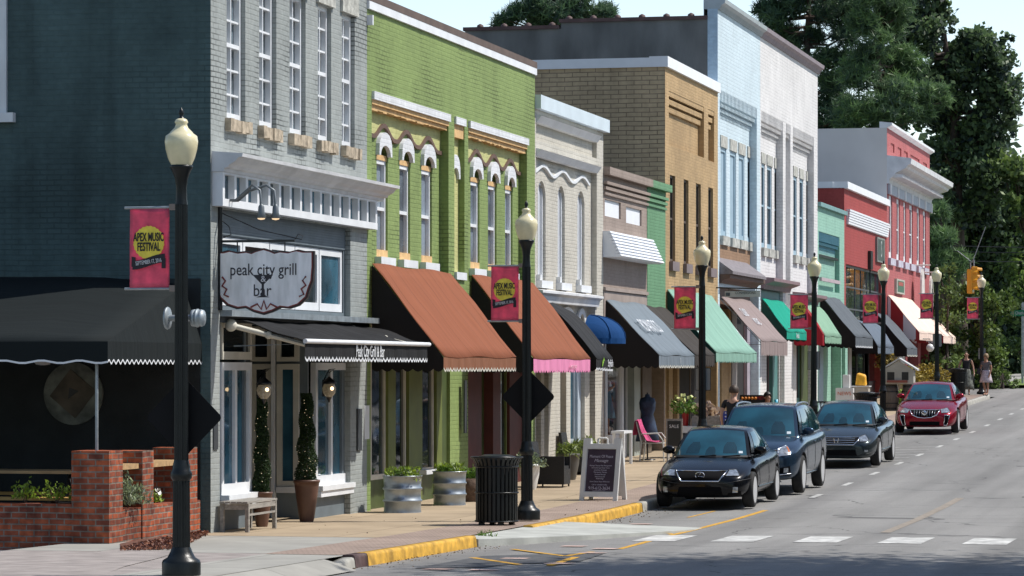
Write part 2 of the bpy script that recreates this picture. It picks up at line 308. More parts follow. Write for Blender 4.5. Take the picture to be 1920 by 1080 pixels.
g=MB(); ys=[-60,0,20,33,40,45,50,55,60,67,75,83,91,99,107,115,125,134,150,170,220,300,400,800,1500]; xs=[-900,-200,-60,-40,-16,-10.9,0,12,40,200,900]
b0=0
for y in ys:
    for x in xs: g.v.append((x,y,zg(x,y)-(.05 if -20<x<10 else 0)))
for i in range(len(ys)-1):
    for j in range(len(xs)-1):
        a=i*len(xs)+j; g.f.append((a,a+1,a+len(xs)+1,a+len(xs))); g.m.append(0); g.sm.append(False)
tag(g.build('ground',mat('earth_and_grass',(.10,.12,.045),.95,var=.35,scale=1.5)),kind='structure')
def zroad(x,y): return RD(y)+.02*max(0,min(1,(x-KX)/4)) 
ROADXS=[KX,-9.5,-8,-6,-3,0,3.4]
m_=MB(); strip(m_,ROADXS,-10,134,zroad); strip(m_,[-60,-30,-16,KX,-9.5,-8,-6,-3,0,3.4,20,60],134.001,148,zroad,step=2); strip(m_,ROADXS,148.001,400,zroad,step=4)
tag(m_.build('road',MATS['asphalt']),kind='structure')
# pavement: tan slabs against the shops, brick pavers towards the kerb
PY0,PY1=43.9,131.5
m_=MB(); strip(m_,[-16.4,-14.9,-13.4,-12.15],PY0,PY1,lambda x,y:S(y)); 
tag(m_.build('pavement',MATS['tan_concrete']),kind='structure')
m_=MB(); strip(m_,[-12.15,KX-.15],38.6,PY1,lambda x,y:S(y)+.003)
tag(m_.build('paver_strip',MATS['paver_brick']),kind='structure')
# side lane surfaces at lower left
m_=MB(); strip(m_,[-40,-25,-15.6],20,43.9,lambda x,y:S(y)-.10,step=2)
m_.build('side_lane',mat('worn_asphalt',(.25,.245,.24),.9,var=.22,scale=2.2,bump=.4,bscale=70))['kind']='structure'
m_=MB(); strip(m_,[-15.6,-14.4,-13.2,-12.15],20,38.8,lambda x,y:S(y)-.004,step=.6)
m_.build('lane_apron',mat('pinkish_asphalt',(.30,.265,.245),.9,var=.22,scale=3,bump=.4,bscale=70))['kind']='structure'
m_=MB(); strip(m_,[-15.6,-14.9,-13.4,-12.15],38.8,43.9,lambda x,y:S(y)-.002,step=.5); strip(m_,[-12.15,-11.5,KX-.15],30,38.6,lambda x,y:S(y)-.001,step=.6)
strip(m_,[KX-.151,KX-.15+.001],38.0,38.6,lambda x,y:S(y)); m_.build('corner_pavement',MATS['pale_concrete'])['kind']='structure'
m_=MB(); strip(m_,[KX-.16,KX-.05,KX+.25],18,37.6,lambda x,y:S(y)-.004-(.13 if x>KX else .03 if x>KX-.1 else 0),step=.8); m_.build('kerb_ramp',MATS['pale_concrete'])['kind']='structure'
m_=MB()
for t in range(12):
    a=t/12; b=(t+1)/12
    x0,y0=XG(0+110*a,1046-15*a,-.1); x1,y1=XG(0+110*b,1046-15*b,-.1)
    m_.quad((x0,y0-.12,S(y0)-.094),(x1,y1-.12,S(y1)-.094),(x1,y1+.12,S(y1)-.094),(x0,y0+.12,S(y0)-.094))
m_.build('lane_marking',mat('road_white',(.62,.62,.6),.8,var=.25,scale=5))['kind']='structure'
m_=MB(); m_.poly([(x,y,S(y)+.003) for x,y in [XG(a,b,0) for a,b in ((-40,1062),(95,1050),(190,1034),(226,1029),(335,1034),(300,1046),(235,1062),(150,1095),(-40,1095))]][::-1]); m_.build('lane_patch',MATS['pinkish_asphalt'])['kind']='structure'
# kerbs ------------------------------------------------------------
YEL=mat('yellow_kerb_paint',(.55,.31,.035),.7,var=.42,scale=5,bump=.3,bscale=20); KC=mat('kerb_concrete',(.36,.35,.31),.85,var=.25,scale=4,bump=.3,bscale=20)
def kerb(y0,y1,m,label,x=KX,taper=(0,0),name='kerb',grp=None):
    mb=MB(); ys=list(np.arange(y0,y1,.6))+[y1]; prof=[(-.16,0),(-.16,.012),(-.04,.014),(-.012,.004),(0,-.03),(.012,-.16),(.012,-.3),(-.16,-.3)]
    n=len(prof)
    for y in ys:
        dz=0
        if taper[0] and y-y0<taper[0]: dz=-.12*(1-(y-y0)/taper[0])
        if taper[1] and y1-y<taper[1]: dz=-.12*(1-(y1-y)/taper[1])
        for px_,pz in prof: mb.v.append((x+px_,y,S(y)+pz+(dz if pz>-.1 else 0)))
    for i in range(len(ys)-1):
        for k in range(n): mb.f.append((i*n+k,i*n+(k+1)%n,(i+1)*n+(k+1)%n,(i+1)*n+k)); mb.m.append(0); mb.sm.append(1<=k<=4)
    mb.f.append(tuple(range(n))); mb.f.append(tuple(range((len(ys)-1)*n,len(ys)*n))[::-1]); mb.m+=[0,0]; mb.sm+=[False,False]
    o=mb.build(name,m,loc=(x,y0,S(y0))); o['kind']='structure'; return o
yA=XG(690,1060)[1]
kerb(Yp(690,KX),Yp(893,KX),YEL,'')
kerb(Yp(1000,KX),Yp(1204,KX),YEL,'')
kerb(Yp(1205,KX),131.5,KC,'')
kerb(Yp(665,KX)+.02,Yp(689,KX),mat('iron_brown',(.09,.05,.045),.7,var=.3,scale=9),'')
kerb(37.2,Yp(665,KX),KC,'',taper=(1.6,0))
# kerb return round the far corner
mb=MB()
for k in range(10):
    a0=math.pi/2*k/10; a1=math.pi/2*(k+1)/10; r=3.0; cx,cy=KX-r,131.5
    P=lambda a,rr:(cx+rr*math.cos(a),cy+rr*math.sin(a)); z=S(131.5)
    for (ra,rb,za,zb) in ((r-.15,r,z+.012,z+.004),(r,r+.012,z+.004,z-.3)):
        p0=P(a0,ra);p1=P(a0,rb);p2=P(a1,rb);p3=P(a1,ra); mb.quad((*p0,za),(*p1,zb),(*p2,zb),(*p3,za))
    p0=P(a0,0);p2=P(a1,r-.15);p1=P(a0,r-.15); mb.poly([(*p0,z),(*p1,z),(*p2,z)])
mb.box(-30,KX-3.0,131.5,134.35,z-.3,z-.001)
o=mb.build('kerb',KC); o['kind']='structure'
# gap in the kerb: dark drop behind a concrete ramp flare
def gpoly(pts,off,name,m,th=.0):
    mb=MB(); P=[XG(px,py,off) for px,py in pts]; mb.poly([(x,y,S(y)+off) for x,y in P]); o=mb.build(name,m); o['kind']='structure'; return o
PC=mat('ramp_concrete',(.40,.41,.38),.85,var=.18,scale=2,bump=.2,bscale=30)
yg0,yg1=Yp(893,KX),Yp(1000,KX)
mb=MB(); n=8
for i in range(n+1):
    t=i/n; y=yg0+.05+(yg1-yg0+2.2)*t
    mb.v+= [(KX-.16,min(y,yg1-.0) if y<yg1 else y,S(y)-.012),(KX+.02+2.05*min(1,t*1.25)**.8,y+.9*t,zroad(-9,y)+.10-.095*t)]
for i in range(n): mb.f.append((2*i,2*i+1,2*i+3,2*i+2)); mb.m.append(0); mb.sm.append(False)
# front lip, dark
for i in range(n):
    a=mb.v[2*i+1]; b=mb.v[2*i+3]; mb.quad(a,(a[0],a[1],a[2]-.2),(b[0],b[1],b[2]-.2),b)
a=mb.v[0]; b=mb.v[1]; mb.quad(a,(a[0],a[1],a[2]-.3),(b[0],b[1],b[2]-.3),b)
mb.build('ramp',PC)['kind']='structure'
# weeds
# painted markings -------------------------------------------------
RW=mat('parking_white',(.44,.44,.42),.8,var=.35,scale=6); RY=mat('road_yellow',(.55,.30,.03),.8,var=.3,scale=6); RP=mat('utility_pink',(.5,.36,.31),.8,var=.3,scale=5); RF=mat('faded_yellow',(.26,.225,.185),.85,var=.25,scale=9)
mk={'w':MB(),'y':MB(),'p':MB(),'f':MB()}
def mquad(k,ps,dz=.004):
    mk[k].poly([(x,y,zroad(x,y)+dz) for x,y in ps])
def mline(k,a,b,wd,dz=.004,n=8):
    ax,ay=XG(*a,-.14);bx,by=XG(*b,-.14); d=Vector((bx-ax,by-ay)); L=d.length; d/=L; q=Vector((-d.y,d.x))*wd/2
    for i in range(n):
        p0=Vector((ax,ay))+d*L*i/n; p1=Vector((ax,ay))+d*L*(i+1)/n
        mquad(k,[(p0+q)[:],(p0-q)[:],(p1-q)[:],(p1+q)[:]],dz)
bars=[]
for X in (-10.0+1.2,-7.63,-6.42,-5.2,-3.98,-2.76,-1.5,-.3,.9,2.1):
    y0=46.9+.0; mb=MB(); P=[(X-.32,y0),(X+.32,y0),(X+.32,y0+2.2),(X-.32,y0+2.2)]
    wear=mat('crosswalk_paint',(.5,.5,.48),.75,var=.42,scale=5,detail=9)
    strip(mb,[X-.32,X+.32],y0,y0+2.0,lambda x,y:zroad(x,y)+.005,step=.5)
    o=mb.build('crosswalk_bar',wear); o['kind']='structure'
for px,py in [(1478,940),(1498,934)]: pass
for D_ in (62.9,67.6,72.3,77.2,81.7,86.7,91.4,96.3,101.4,106.3,111,116):
    X=-8.62; Y=(D_+X*SA)/CA; mquad('w',[(X-.06,Y),(X+.06,Y),(X+.06,Y+1.3),(X-.06,Y+1.3)])
for Y in (78.5,80.1,81.7,83.3,84.9,86.5): mquad('w',[(X-1.9,Y),(X-.1,Y+.9),(X-.1,Y+1.02),(X-1.9,Y+.12)])
mline('y',(1262,1003),(1436,957),.11,n=10); mline('y',(1165,983),(1262,1002),.11); mline('y',(1262,1003),(1160,1030),.10); mline('y',(1080,1046),(1030,1062),.11,.012)
mline('y',(960,1030),(1060,1044),.09,.012); mline('y',(885,1046),(975,1060),.10,.012); mline('y',(1060,1044),(1110,1036),.10,.012); mline('y',(1340,958),(1290,970),.06)
mline('f',(1660,1000),(1800,935),.16)
for px,py in ((965,1048),(1110,1038),(1135,1030),(1048,1058),(820,1068),(1200,983),(1075,1025),(905,1070)):
    x,y=XG(px,py,-.14); mquad('p',[(x-.18,y-.12),(x+.16,y-.15),(x+.2,y+.13),(x-.15,y+.14)],.013)
for k,nm,mm in (('w','parking_marks',RW),('y','yellow_marking',RY),('p','utility_marking',RP),('f','faded_marking',RF)):
    mk[k].build(nm,mm)['kind']='structure'
mb=MB(); pts=[(775,1067),(905,1044),(1050,1040),(1132,1041),(1085,1056),(960,1060),(905,1066)]
P=[XG(px,py,-.15) for px,py in pts]; mb.poly([(x,y,zroad(x,y)+.008) for x,y in P][::-1]); mb.build('asphalt_patch',mat('fresh_asphalt',(.085,.088,.092),.85,var=.25,scale=8,bump=.5,bscale=60))['kind']='structure'
# far verge and path
mb=MB(); strip(mb,[-40,-20,-14.2,-9.2],148.2,175,lambda x,y:S(y)+.0,step=3); mb.build('verge',mat('mown_grass',(.13,.20,.035),.95,var=.35,scale=6,bump=.6,bscale=30))['kind']='structure'
mb=MB(); strip(mb,[-13.2,-11.9],148.2,175,lambda x,y:S(y)+.01,step=3); mb.build('path',MATS['pale_concrete'])['kind']='structure'
# east side pavement and its buildings (seen only in reflections)
mb=MB(); strip(mb,[3.4,7.5],-10,220,lambda x,y:S(y)-.0,step=3); mb.build('east_pavement',MATS['pale_concrete'])['kind']='structure'
# ================================================================== BUILDINGS
def H(y0,y1,z0,z1,d=.15,back=None,sub=(),jm=None): return dict(y0=min(y0,y1),y1=max(y0,y1),z0=z0,z1=z1,d=d,back=back,sub=sub,jm=jm)
def panel(mb,x,y0,y1,z0,z1,holes=(),mi=0):
    ys=sorted({y0,y1,*[h['y0'] for h in holes],*[h['y1'] for h in holes]}); zs=sorted({z0,z1,*[h['z0'] for h in holes],*[h['z1'] for h in holes]})
    ys=[y for y in ys if y0<=y<=y1]; zs=[z for z in zs if z0<=z<=z1]
    for i in range(len(ys)-1):
        for j in range(len(zs)-1):
            cy=(ys[i]+ys[i+1])/2; cz=(zs[j]+zs[j+1])/2
            if any(h['y0']<cy<h['y1'] and h['z0']<cz<h['z1'] for h in holes): continue
            mb.quad((x,ys[i],zs[j]),(x,ys[i+1],zs[j]),(x,ys[i+1],zs[j+1]),(x,ys[i],zs[j+1]),mi)
    for h in holes:
        a,b,c,d=h['y0'],h['y1'],h['z0'],h['z1']; t=x-h['d']; j=mi if h['jm'] is None else h['jm']
        mb.quad((x,a,c),(t,a,c),(t,a,d),(x,a,d),j); mb.quad((x,b,c),(x,b,d),(t,b,d),(t,b,c),j)
        mb.quad((x,a,d),(t,a,d),(t,b,d),(x,b,d),j); mb.quad((x,a,c),(x,b,c),(t,b,c),(t,a,c),j)
        if h['back'] is not None: panel(mb,t,a,b,c,d,h['sub'],h['back'])
def arch_fill(mb,x,y0,y1,zs,zt,d,mi=0,n=10,e=1.0):
    """fills the corners of a rectangular opening above the spring line so its head is curved"""
    c=(y0+y1)/2; r=(y1-y0)/2; pts=[(c-r*math.cos(math.pi*k/n), zs+(zt-zs)*math.sin(math.pi*k/n)) for k in range(n+1)]
    for k in range(n):
        (a,za),(b,zb)=pts[k],pts[k+1]
        mb.quad((x,a,za),(x,b,zb),(x,b,zt),(x,a,zt),mi); mb.quad((x,a,za),(x-d,a,za),(x-d,b,zb),(x,b,zb),mi)
        mb.quad((x-d,a,za),(x-d,b,zb),(x-d,b,zt),(x-d,a,zt),mi)
ZB=-.5
def building(name,label,pxL,pxR,zt,mats,holes,back=-34,zr=.5,group=None):
    y0,y1=Yp(pxL),Yp(pxR); zb=min(S(y0),S(y1))-.3
    t=thing(name,label,'building',(FX,y0,S(y0)),group=group)
    mb=MB(); panel(mb,FX,y0,y1,zb,zt,holes,0)
    # parapet thickness, sides and rear
    mb.quad((FX,y0,zt),(FX,y1,zt),(FX-.32,y1,zt),(FX-.32,y0,zt)); mb.quad((FX-.32,y0,zt),(FX-.32,y1,zt),(FX-.32,y1,zt-zr),(FX-.32,y0,zt-zr))
    s=1 if len(mats)>1 else 0
    mb.quad((FX,y0,zb),(FX,y0,zt),(back,y0,zt),(back,y0,zb),s); mb.quad((FX,y1,zb),(back,y1,zb),(back,y1,zt),(FX,y1,zt),s); mb.quad((back,y0,zb),(back,y0,zt),(back,y1,zt),(back,y1,zb),s)
    wl=mb.build('wall',mats,t)
    m2=MB(); m2.quad((FX-.33,y0+.01,zt-zr),(FX-.33,y1-.01,zt-zr),(back+.01,y1-.01,zt-zr),(back+.01,y0+.01,zt-zr)); m2.build('roof',mat('roof_felt',(.12,.12,.12),.9,var=.2),t)
    # dark room behind the openings
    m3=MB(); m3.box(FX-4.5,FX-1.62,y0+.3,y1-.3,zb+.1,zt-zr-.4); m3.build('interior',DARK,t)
    return t,wl
def sash(t,y0,y1,z0,z1,x,fm,pm,rail=True,cols=1,rows=2,fw=.05,arched=0,sill=None,mull=.025,dep_=.05,name='window',pane_x=.035):
    """a window with frame, pane and sill, set at depth x (outer face of the frame)"""
    mb=MB(); 
    mb.box(x-dep_,x,y0,y0+fw,z0,z1); mb.box(x-dep_,x,y1-fw,y1,z0,z1); mb.box(x-dep_,x,y0+fw,y1-fw,z1-fw,z1); mb.box(x-dep_,x,y0+fw,y1-fw,z0,z0+fw*1.3)
    if rail:
        zm=(z0+z1)/2; mb.box(x-dep_,x-.004,y0+fw,y1-fw,zm-.03,zm+.03)
    for c in range(1,cols): yy=y0+(y1-y0)*c/cols; mb.box(x-dep_+.01,x-.012,yy-mull/2,yy+mull/2,z0+fw,z1-fw)
    for r in range(1,rows):
        zz=z0+(z1-z0)*r/rows
        if rail and abs(zz-(z0+z1)/2)<.1: continue
        mb.box(x-dep_+.01,x-.014,y0+fw,y1-fw,zz-mull/2,zz+mull/2)
    w=mb.build(name,fm,t)
    p=MB(); p.quad((x-pane_x,y0+fw*.5,z0+.01),(x-pane_x,y1-fw*.5,z0+.01),(x-pane_x,y1-fw*.5,z1-.01),(x-pane_x,y0+fw*.5,z1-.01)); p.build('pane',pm,w)
    if sill: 
        s=MB(); m_,h,pr=sill; s.box(x-.02,FX+pr,y0-.07,y1+.07,z0-h,z0-.002); s.build('sill',m_,w)
    return w
def band(mb,prof,y0,y1,x=FX,mi=0): mb.prism([(x+a,b) for a,b in prof],y0,y1,mi)
def part(mb,name,m,t,label=None,bevel=0): return mb.build(name,m,t,label=label,bevel=bevel)
def px2y(*a): return [Yp(p) for p in a]
def wave_strip(mb,yc,hw,zb,amp,th,pr,y0,y1,x=FX,n=90,mi=0,fl=.0):
    """moulding that rises over every arch in yc and drops between"""
    ys=[y0+(y1-y0)*i/n for i in range(n+1)]
    def zz(y):
        d=min(abs(y-c) for c in yc)/hw; return zb+amp*(math.cos(min(d,1)*math.pi)*.5+.5)
    for i in range(n):
        a,b=ys[i],ys[i+1]; za,zb_=zz(a),zz(b)
        mb.add([(x,a,za),(x+pr,a,za),(x+pr,a,za+th),(x,a,za+th),(x,b,zb_),(x+pr,b,zb_),(x+pr,b,zb_+th),(x,b,zb_+th)],[(0,1,5,4),(1,2,6,5),(2,3,7,6)],mi)
def hood(mb,y0,y1,zs,zt,pr,w,x=FX,n=10,drop=.35,mi=0,wt=None):
    """arched hood: ring over an opening with short legs"""
    c=(y0+y1)/2; r=(y1-y0)/2; out=[];inn=[]
    for k in range(n+1):
        a=math.pi*k/n; inn.append((c-r*math.cos(a),zs+(zt-zs)*math.sin(a))); out.append((c-(r+w)*math.cos(a),zs+(zt-zs+(wt or w))*math.sin(a)**.6))
    inn=[(y0,zs-drop)]+inn+[(y1,zs-drop)]; out=[(y0-w,zs-drop)]+out+[(y1+w,zs-drop)]
    for k in range(len(inn)-1):
        a,b,c_,d=inn[k],inn[k+1],out[k+1],out[k]
        mb.quad((x+pr,*a),(x+pr,*b),(x+pr,*c_),(x+pr,*d),mi); mb.quad((x,*a),(x,*b),(x+pr,*b),(x+pr,*a),mi); mb.quad((x,*d),(x+pr,*d),(x+pr,*c_),(x,*c_),mi)
    a,d=inn[0],out[0]; mb.quad((x,*a),(x+pr,*a),(x+pr,*d),(x,*d),mi); a,d=inn[-1],out[-1]; mb.quad((x,*a),(x,*d),(x+pr,*d),(x+pr,*a),mi)
def front(t,strips,z0,z1,x,gm=None):
    """ground floor strips: (px0, px1, kind, material, sill height)"""
    for s in strips:
        p0,p1,k,m=s[:4]; y0,y1=Yp(p0,x),Yp(p1,x); zl=S((y0+y1)/2)
        if k=='post': mb=MB(); mb.box(x-.2,x+s[4] if len(s)>4 else x,y0,y1,zl-.1,z1); part(mb,'pier',m,t)
        elif k=='win':
            sh=s[4] if len(s)>4 else .55
            mb=MB(); mb.box(x-.12,x-.03,y0,y1,zl-.1,zl+sh); part(mb,'stall_riser',s[5] if len(s)>5 else m,t)
            sash(t,y0,y1,zl+sh,z1-.001,x-.02,m,s[6] if len(s)>6 else GLASS,rail=False,cols=1,rows=1,fw=.07)
        elif k=='door':
            w=sash(t,y0,y1,zl+.02,z1-.4,x-.35,m,GLASS,rail=False,cols=1,rows=1,fw=.11,name='door'); 
            hb=MB(); hb.tube([(x-.31,y0+.09,zl+.95),(x-.28,y0+.09,zl+.95),(x-.28,y0+.09,zl+1.2),(x-.31,y0+.09,zl+1.2)],.012,6); part(hb,'handle',STEEL,w)
            sash(t,y0,y1,z1-.38,z1-.001,x-.35,m,GLASS,rail=False,cols=1,rows=1,fw=.07,name='transom_window')
def awning(t,wl,wr,zt,zf,p,m,sm=None,vh=.24,vm=None,side=True,label=None,saw=True,nseg=28,sag=.0,name='awning',rside=True,trim=None,curve=0):
    """sloped fabric awning: slope, end panels and a scalloped valance"""
    y0,y1=Yp(wl),Yp(wr); sm=sm or m; vm=vm or m; xf=FX+p; mb=MB()
    n=nseg; rows=8
    for i in range(n+1):
        for j in range(rows+1):
            u=i/n; v=j/rows
            x=FX+.03+(p-.03)*v; z=zt+(zf-zt)*v+curve*math.sin(v*math.pi)+.02*math.sin(u*37+v*5)*v*(1-v)*4+.016*math.sin(u*11+v*9)-.035*abs(math.sin(u*math.pi*max(1,round((y1-y0)/1.1))))*math.sin(v*math.pi)
            mb.v.append((x,y0+(y1-y0)*u,z))
    for i in range(n):
        for j in range(rows):
            a=i*(rows+1)+j; mb.f.append((a,a+rows+1,a+rows+2,a+1)); mb.m.append(0); mb.sm.append(True)
    aw=mb.build(name,m,t,label=label)
    so_=aw.modifiers.new('thick','SOLIDIFY'); so_.thickness=.012
    vb=MB()
    def val(pa,pb,nn):
        L=(Vector(pb)-Vector(pa)).length; k=max(4,int(L/.16)); 
        for i in range(k*4):
            u=i/(k*4); v=(i+1)/(k*4); A=Vector(pa).lerp(Vector(pb),u); B=Vector(pa).lerp(Vector(pb),v)
            ha=vh+(.05*abs(math.sin(u*k*math.pi)) if saw else 0); hb=vh+(.05*abs(math.sin(v*k*math.pi)) if saw else 0)
            wig=.012*math.sin(u*60); wi2=.012*math.sin(v*60)
            O=Vector((0,0,0)); 
            vb.quad((A.x+wig*0,A.y,A.z),(B.x,B.y,B.z),(B.x+wi2,B.y,B.z-hb),(A.x+wig,A.y,A.z-ha))
            if trim: vb.quad((A.x+wig+.004,A.y,A.z-ha+.03),(B.x+wi2+.004,B.y,B.z-hb+.03),(B.x+wi2+.004,B.y,B.z-hb-.004),(A.x+wig+.004,A.y,A.z-ha-.004),1)
    val((xf,y0,zf),(xf,y1,zf),0)
    o=part(vb,'valance',[vm,trim] if trim else vm,aw)
    if side:
        for yy,do in ((y0,True),(y1,rside)):
            if not do: continue
            sb=MB()
            if curve:
                pr=[(FX+.03+(p-.03)*j/rows, yy, zt+(zf-zt)*j/rows+curve*math.sin(j/rows*math.pi)) for j in range(rows+1)]
                sb.poly([(FX+.03,yy,zf-vh)]+pr+[(xf,yy,zf-vh)])
            else: sb.poly([(FX+.03,yy,zf-vh),(FX+.03,yy,zt-.01),(xf,yy,zf-.01),(xf,yy,zf-vh)])
            k=max(4,int(p/.17))
            for i in range(k*4):
                u=i/(k*4); v=(i+1)/(k*4); sb.quad((FX+.03+(p-.03)*u,yy,zf-vh),(FX+.03+(p-.03)*v,yy,zf-vh),(FX+.03+(p-.03)*v,yy,zf-vh-.05*abs(math.sin(v*k*math.pi))),(FX+.03+(p-.03)*u,yy,zf-vh-.05*abs(math.sin(u*k*math.pi))))
            part(sb,'side_panel',sm,aw)
    # frame tubes
    fb=MB(); fb.tube([(xf-.02,y0+.02,zf-.03),(xf-.02,y1-.02,zf-.03)],.015,6)
    for yy in (y0+.03,y1-.03): fb.tube([(FX+.02,yy,zt-.06),(xf-.02,yy,zf-.03),(FX+.02,yy,zf-.06)],.013,6)
    part(fb,'frame',STEEL,aw)
    return aw
def slope_rot(zt,zf,p):
    """basis for lettering lying on an awning slope: text x runs +Y (along the street), text up runs up the slope"""
    up=Vector((-p,0,zt-zf)).normalized(); xx=Vector((0,1,0)); nn=xx.cross(up); 
    return Matrix((xx,up,nn)).transposed().to_4x4()
# ---------------------------------------------------------------- 1 grey corner building
GREYB=brick('grey_painted_brick',(.315,.34,.33),mort=(.31,.32,.29),mv=.06,crack=.9,stain=.14,bump=.7)
SIDEB=brick('slate_painted_side',(.078,.125,.128),mort=(.066,.108,.11),mv=.08,crack=.35,stain=.35,bump=.9,soft=.7)  # same grey paint as the front, with the side's shade put into the colour
BLKW=mat('black_painted_brick',(.010,.013,.014),.8,var=.4,scale=2,bump=.3,bscale=30)
Y0=Yp(395)
wz1=Zp(425,222)   # window foot
wins=[(425,460),(486,518),(543,573),(596,621),(641,665)]
zW=[(Zp(a,b)) for a,b in ((440,226),(502,240),(558,252),(608,262),(655,274))]; zfoot=sum(zW)/5; zhead=Zp(596,6)
rec=H(Yp(412),Yp(657),ZB+.2,4.56,.10,0,jm=2)
holes=[H(*px2y(a,b),zfoot,zhead,.2,None) for a,b in wins]
ent=H(Yp(473),Yp(588),ZB+.25,2.93,1.25,None,jm=3)
rec['sub']=[ent,H(Yp(416)+.02,Yp(657)-.08,3.15,4.18,.08,None),H(Yp(413)+.0,Yp(470),S(46)+.52,2.93,.1,None),H(Yp(590),Yp(652),S(50)+.52,2.93,.1,None)]
rec['back']=3
CLAP=mat('slate_clapboard',(.13,.16,.18),.6,var=.12,scale=3)
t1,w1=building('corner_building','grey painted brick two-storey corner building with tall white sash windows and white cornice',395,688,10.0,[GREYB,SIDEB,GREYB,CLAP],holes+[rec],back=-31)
for a,b in wins: sash(t1,*px2y(a,b),zfoot,zhead,FX-.07,WHITE,glass('upstairs_glass',(.10,.13,.15)),cols=2,rows=6,fw=.07,mull=.03,dep_=.11,pane_x=.09)
for (a,b) in wins:
    mb=MB(); y0,y1=px2y(a,b); n=6
    for i in range(n):
        ya=y0-.08+(y1-y0+.16)*i/n; yb=y0-.08+(y1-y0+.16)*(i+1)/n; j=random.uniform(-.02,.02)
        mb.box(FX-.05,FX+.10+j*.7,ya,yb,zfoot-.19+random.uniform(-.015,.015),zfoot-.012+random.uniform(-.012,.004))
    part(mb,'sill',STONE,t1)
    mb=MB(); mb.box(FX-.05,FX+.05,y0-.1,y1+.1,zhead+.01,zhead+.32); part(mb,'lintel',LSTONE,t1)
# cornice
zc1,zc0=Zp(400,284),Zp(400,322)
prof=[(0,zc0),(.18,zc0),(.19,zc0+.05),(.24,zc0+.06),(.27,zc0+.10),(.35,zc0+.14),(.40,zc0+.20),(.46,zc0+.21),(.47,zc1-.035),(.0,zc1)]
mb=MB(); band(mb,prof,Yp(397),Yp(688)+.42); part(mb,'cornice',mat('cornice_white',(.66,.67,.68),.6,var=.14,scale=2.5),t1)
# transom band
zt1,zt0=zc0,Zp(398,386); ys=Yp(398),Yp(688)+.1
mb=MB(); mb.box(FX,FX+.16,ys[0],ys[1],zt0,zt0+.11); mb.box(FX,FX+.16,ys[0],ys[1],zt1-.035,zt1-.002)
n=15
for i in range(n+1):
    yy=ys[0]+(ys[1]-ys[0]-.12)*i/n; mb.box(FX,FX+.159,yy,yy+.1,zt0+.11,zt1-.035)
tw=part(mb,'transom_window',WHITE,t1)
for i in range(n):
    yy=ys[0]+(ys[1]-ys[0]-.12)*i/n; m2=MB(); m2.box(FX+.01,FX+.06,yy+.1,yy+.1+(ys[1]-ys[0]-.12)/n-.1,zt0+.11,zt1-.035); part(m2,'pane',GLASSB,tw)
# upper row of shop windows
yw0=Yp(416)+.02; yw1=Yp(657)-.08; k=5
for i in range(k):
    a=yw0+(yw1-yw0)*i/k; b=yw0+(yw1-yw0)*(i+1)/k
    sash(t1,a+.02,b-.02,3.16,4.17,FX-.12,WHITE,GLASSB if i%2==0 else GLASS,rail=False,cols=1,rows=1,fw=.1)
mb=MB(); 
for i in range(9): mb.box(FX-.10,FX-.085,Yp(412)+.01,Yp(657)-.01,4.2+.04*i,4.2+.04*i+.036)
part(mb,'clapboard',CLAP,t1)
mb=MB(); mb.box(FX-.09,FX+.18,Yp(413),Yp(693),2.99,3.08); part(mb,'canopy_shelf',STEEL,t1)
mb=MB(); mb.box(FX-.02,FX+.0,Yp(413),Yp(693),2.9,2.989) ; part(mb,'fascia',mat('dark_fascia',(.03,.04,.05)),t1)
# shop windows at street level
for (a,b,c) in ((413,470,2),(590,652,2)):
    y0,y1=Yp(a,FX-.1),Yp(b,FX-.1); s=S(y0); 
    sash(t1,y0,y1,s+.52,2.32,FX-.08,WHITE,GLASSB,rail=False,cols=2,rows=1,fw=.12,mull=.1,dep_=.09,pane_x=.06)
    sash(t1,y0,y1,2.36,2.92,FX-.08,CREAMW,GLASS,rail=False,cols=1,rows=1,fw=.09,name='transom_window')
    mb=MB(); mb.box(FX-.12,FX+.04,y0,y1,s+.44,s+.52); mb.box(FX-.12,FX+.01,y0,y1,s+.34,s+.435); part(mb,'sill',WHITE,t1)
# entry lobby: the return wall at its far side carries glazed side lights
ya,yb=Yp(475),Yp(588); s=S(ya)
mb=MB(); mb.quad((FX-.36,ya,s+.004),(FX-1.55,ya,s+.004),(FX-1.55,yb,s+.004),(FX-.36,yb,s+.004)); part(mb,'entry_floor',MATS['tan_concrete'],t1)
mb=MB(); mb.box(FX-1.6,FX-1.585,ya,yb,s,2.93); part(mb,'entry_wall',CLAP,t1)
def xsash(xa,xb,z0,z1,Yq,fm,pm,nm='side_light',fw=.08,mid=False):
    mb=MB(); mb.box(xa,xa+fw,Yq-.07,Yq,z0,z1); mb.box(xb-fw,xb,Yq-.07,Yq,z0,z1); mb.box(xa+fw,xb-fw,Yq-.07,Yq,z1-fw,z1); mb.box(xa+fw,xb-fw,Yq-.07,Yq,z0,z0+fw)
    w=part(mb,nm,fm,t1); p=MB(); p.quad((xa+fw*.5,Yq-.03,z0+.02),(xb-fw*.5,Yq-.03,z0+.02),(xb-fw*.5,Yq-.03,z1-.02),(xa+fw*.5,Yq-.03,z1-.02)); part(p,'pane',pm,w); return w
Yq=yb-.01
for (a_,b_,kind) in ((472,511,'door'),(521,562,'side_light')):
    xa,xb=Xq(a_,Yq),Xq(b_,Yq)
    xsash(xa,xb,s+.03 if kind=='door' else s+.5,2.3,Yq,CREAMW,GLASSB if kind!='door' else GLASS,kind,.09); xsash(xa,xb,2.34,2.9,Yq,CREAMW,GLASS,'transom_window',.07)
mb=MB(); mb.box(Xq(511,Yq)+.01,Xq(518,Yq),Yq-.12,Yq,s,2.93); mb.box(Xq(521,Yq),Xq(562,Yq),Yq-.1,Yq,s+.40,s+.495); part(mb,'post',WHITE,t1)
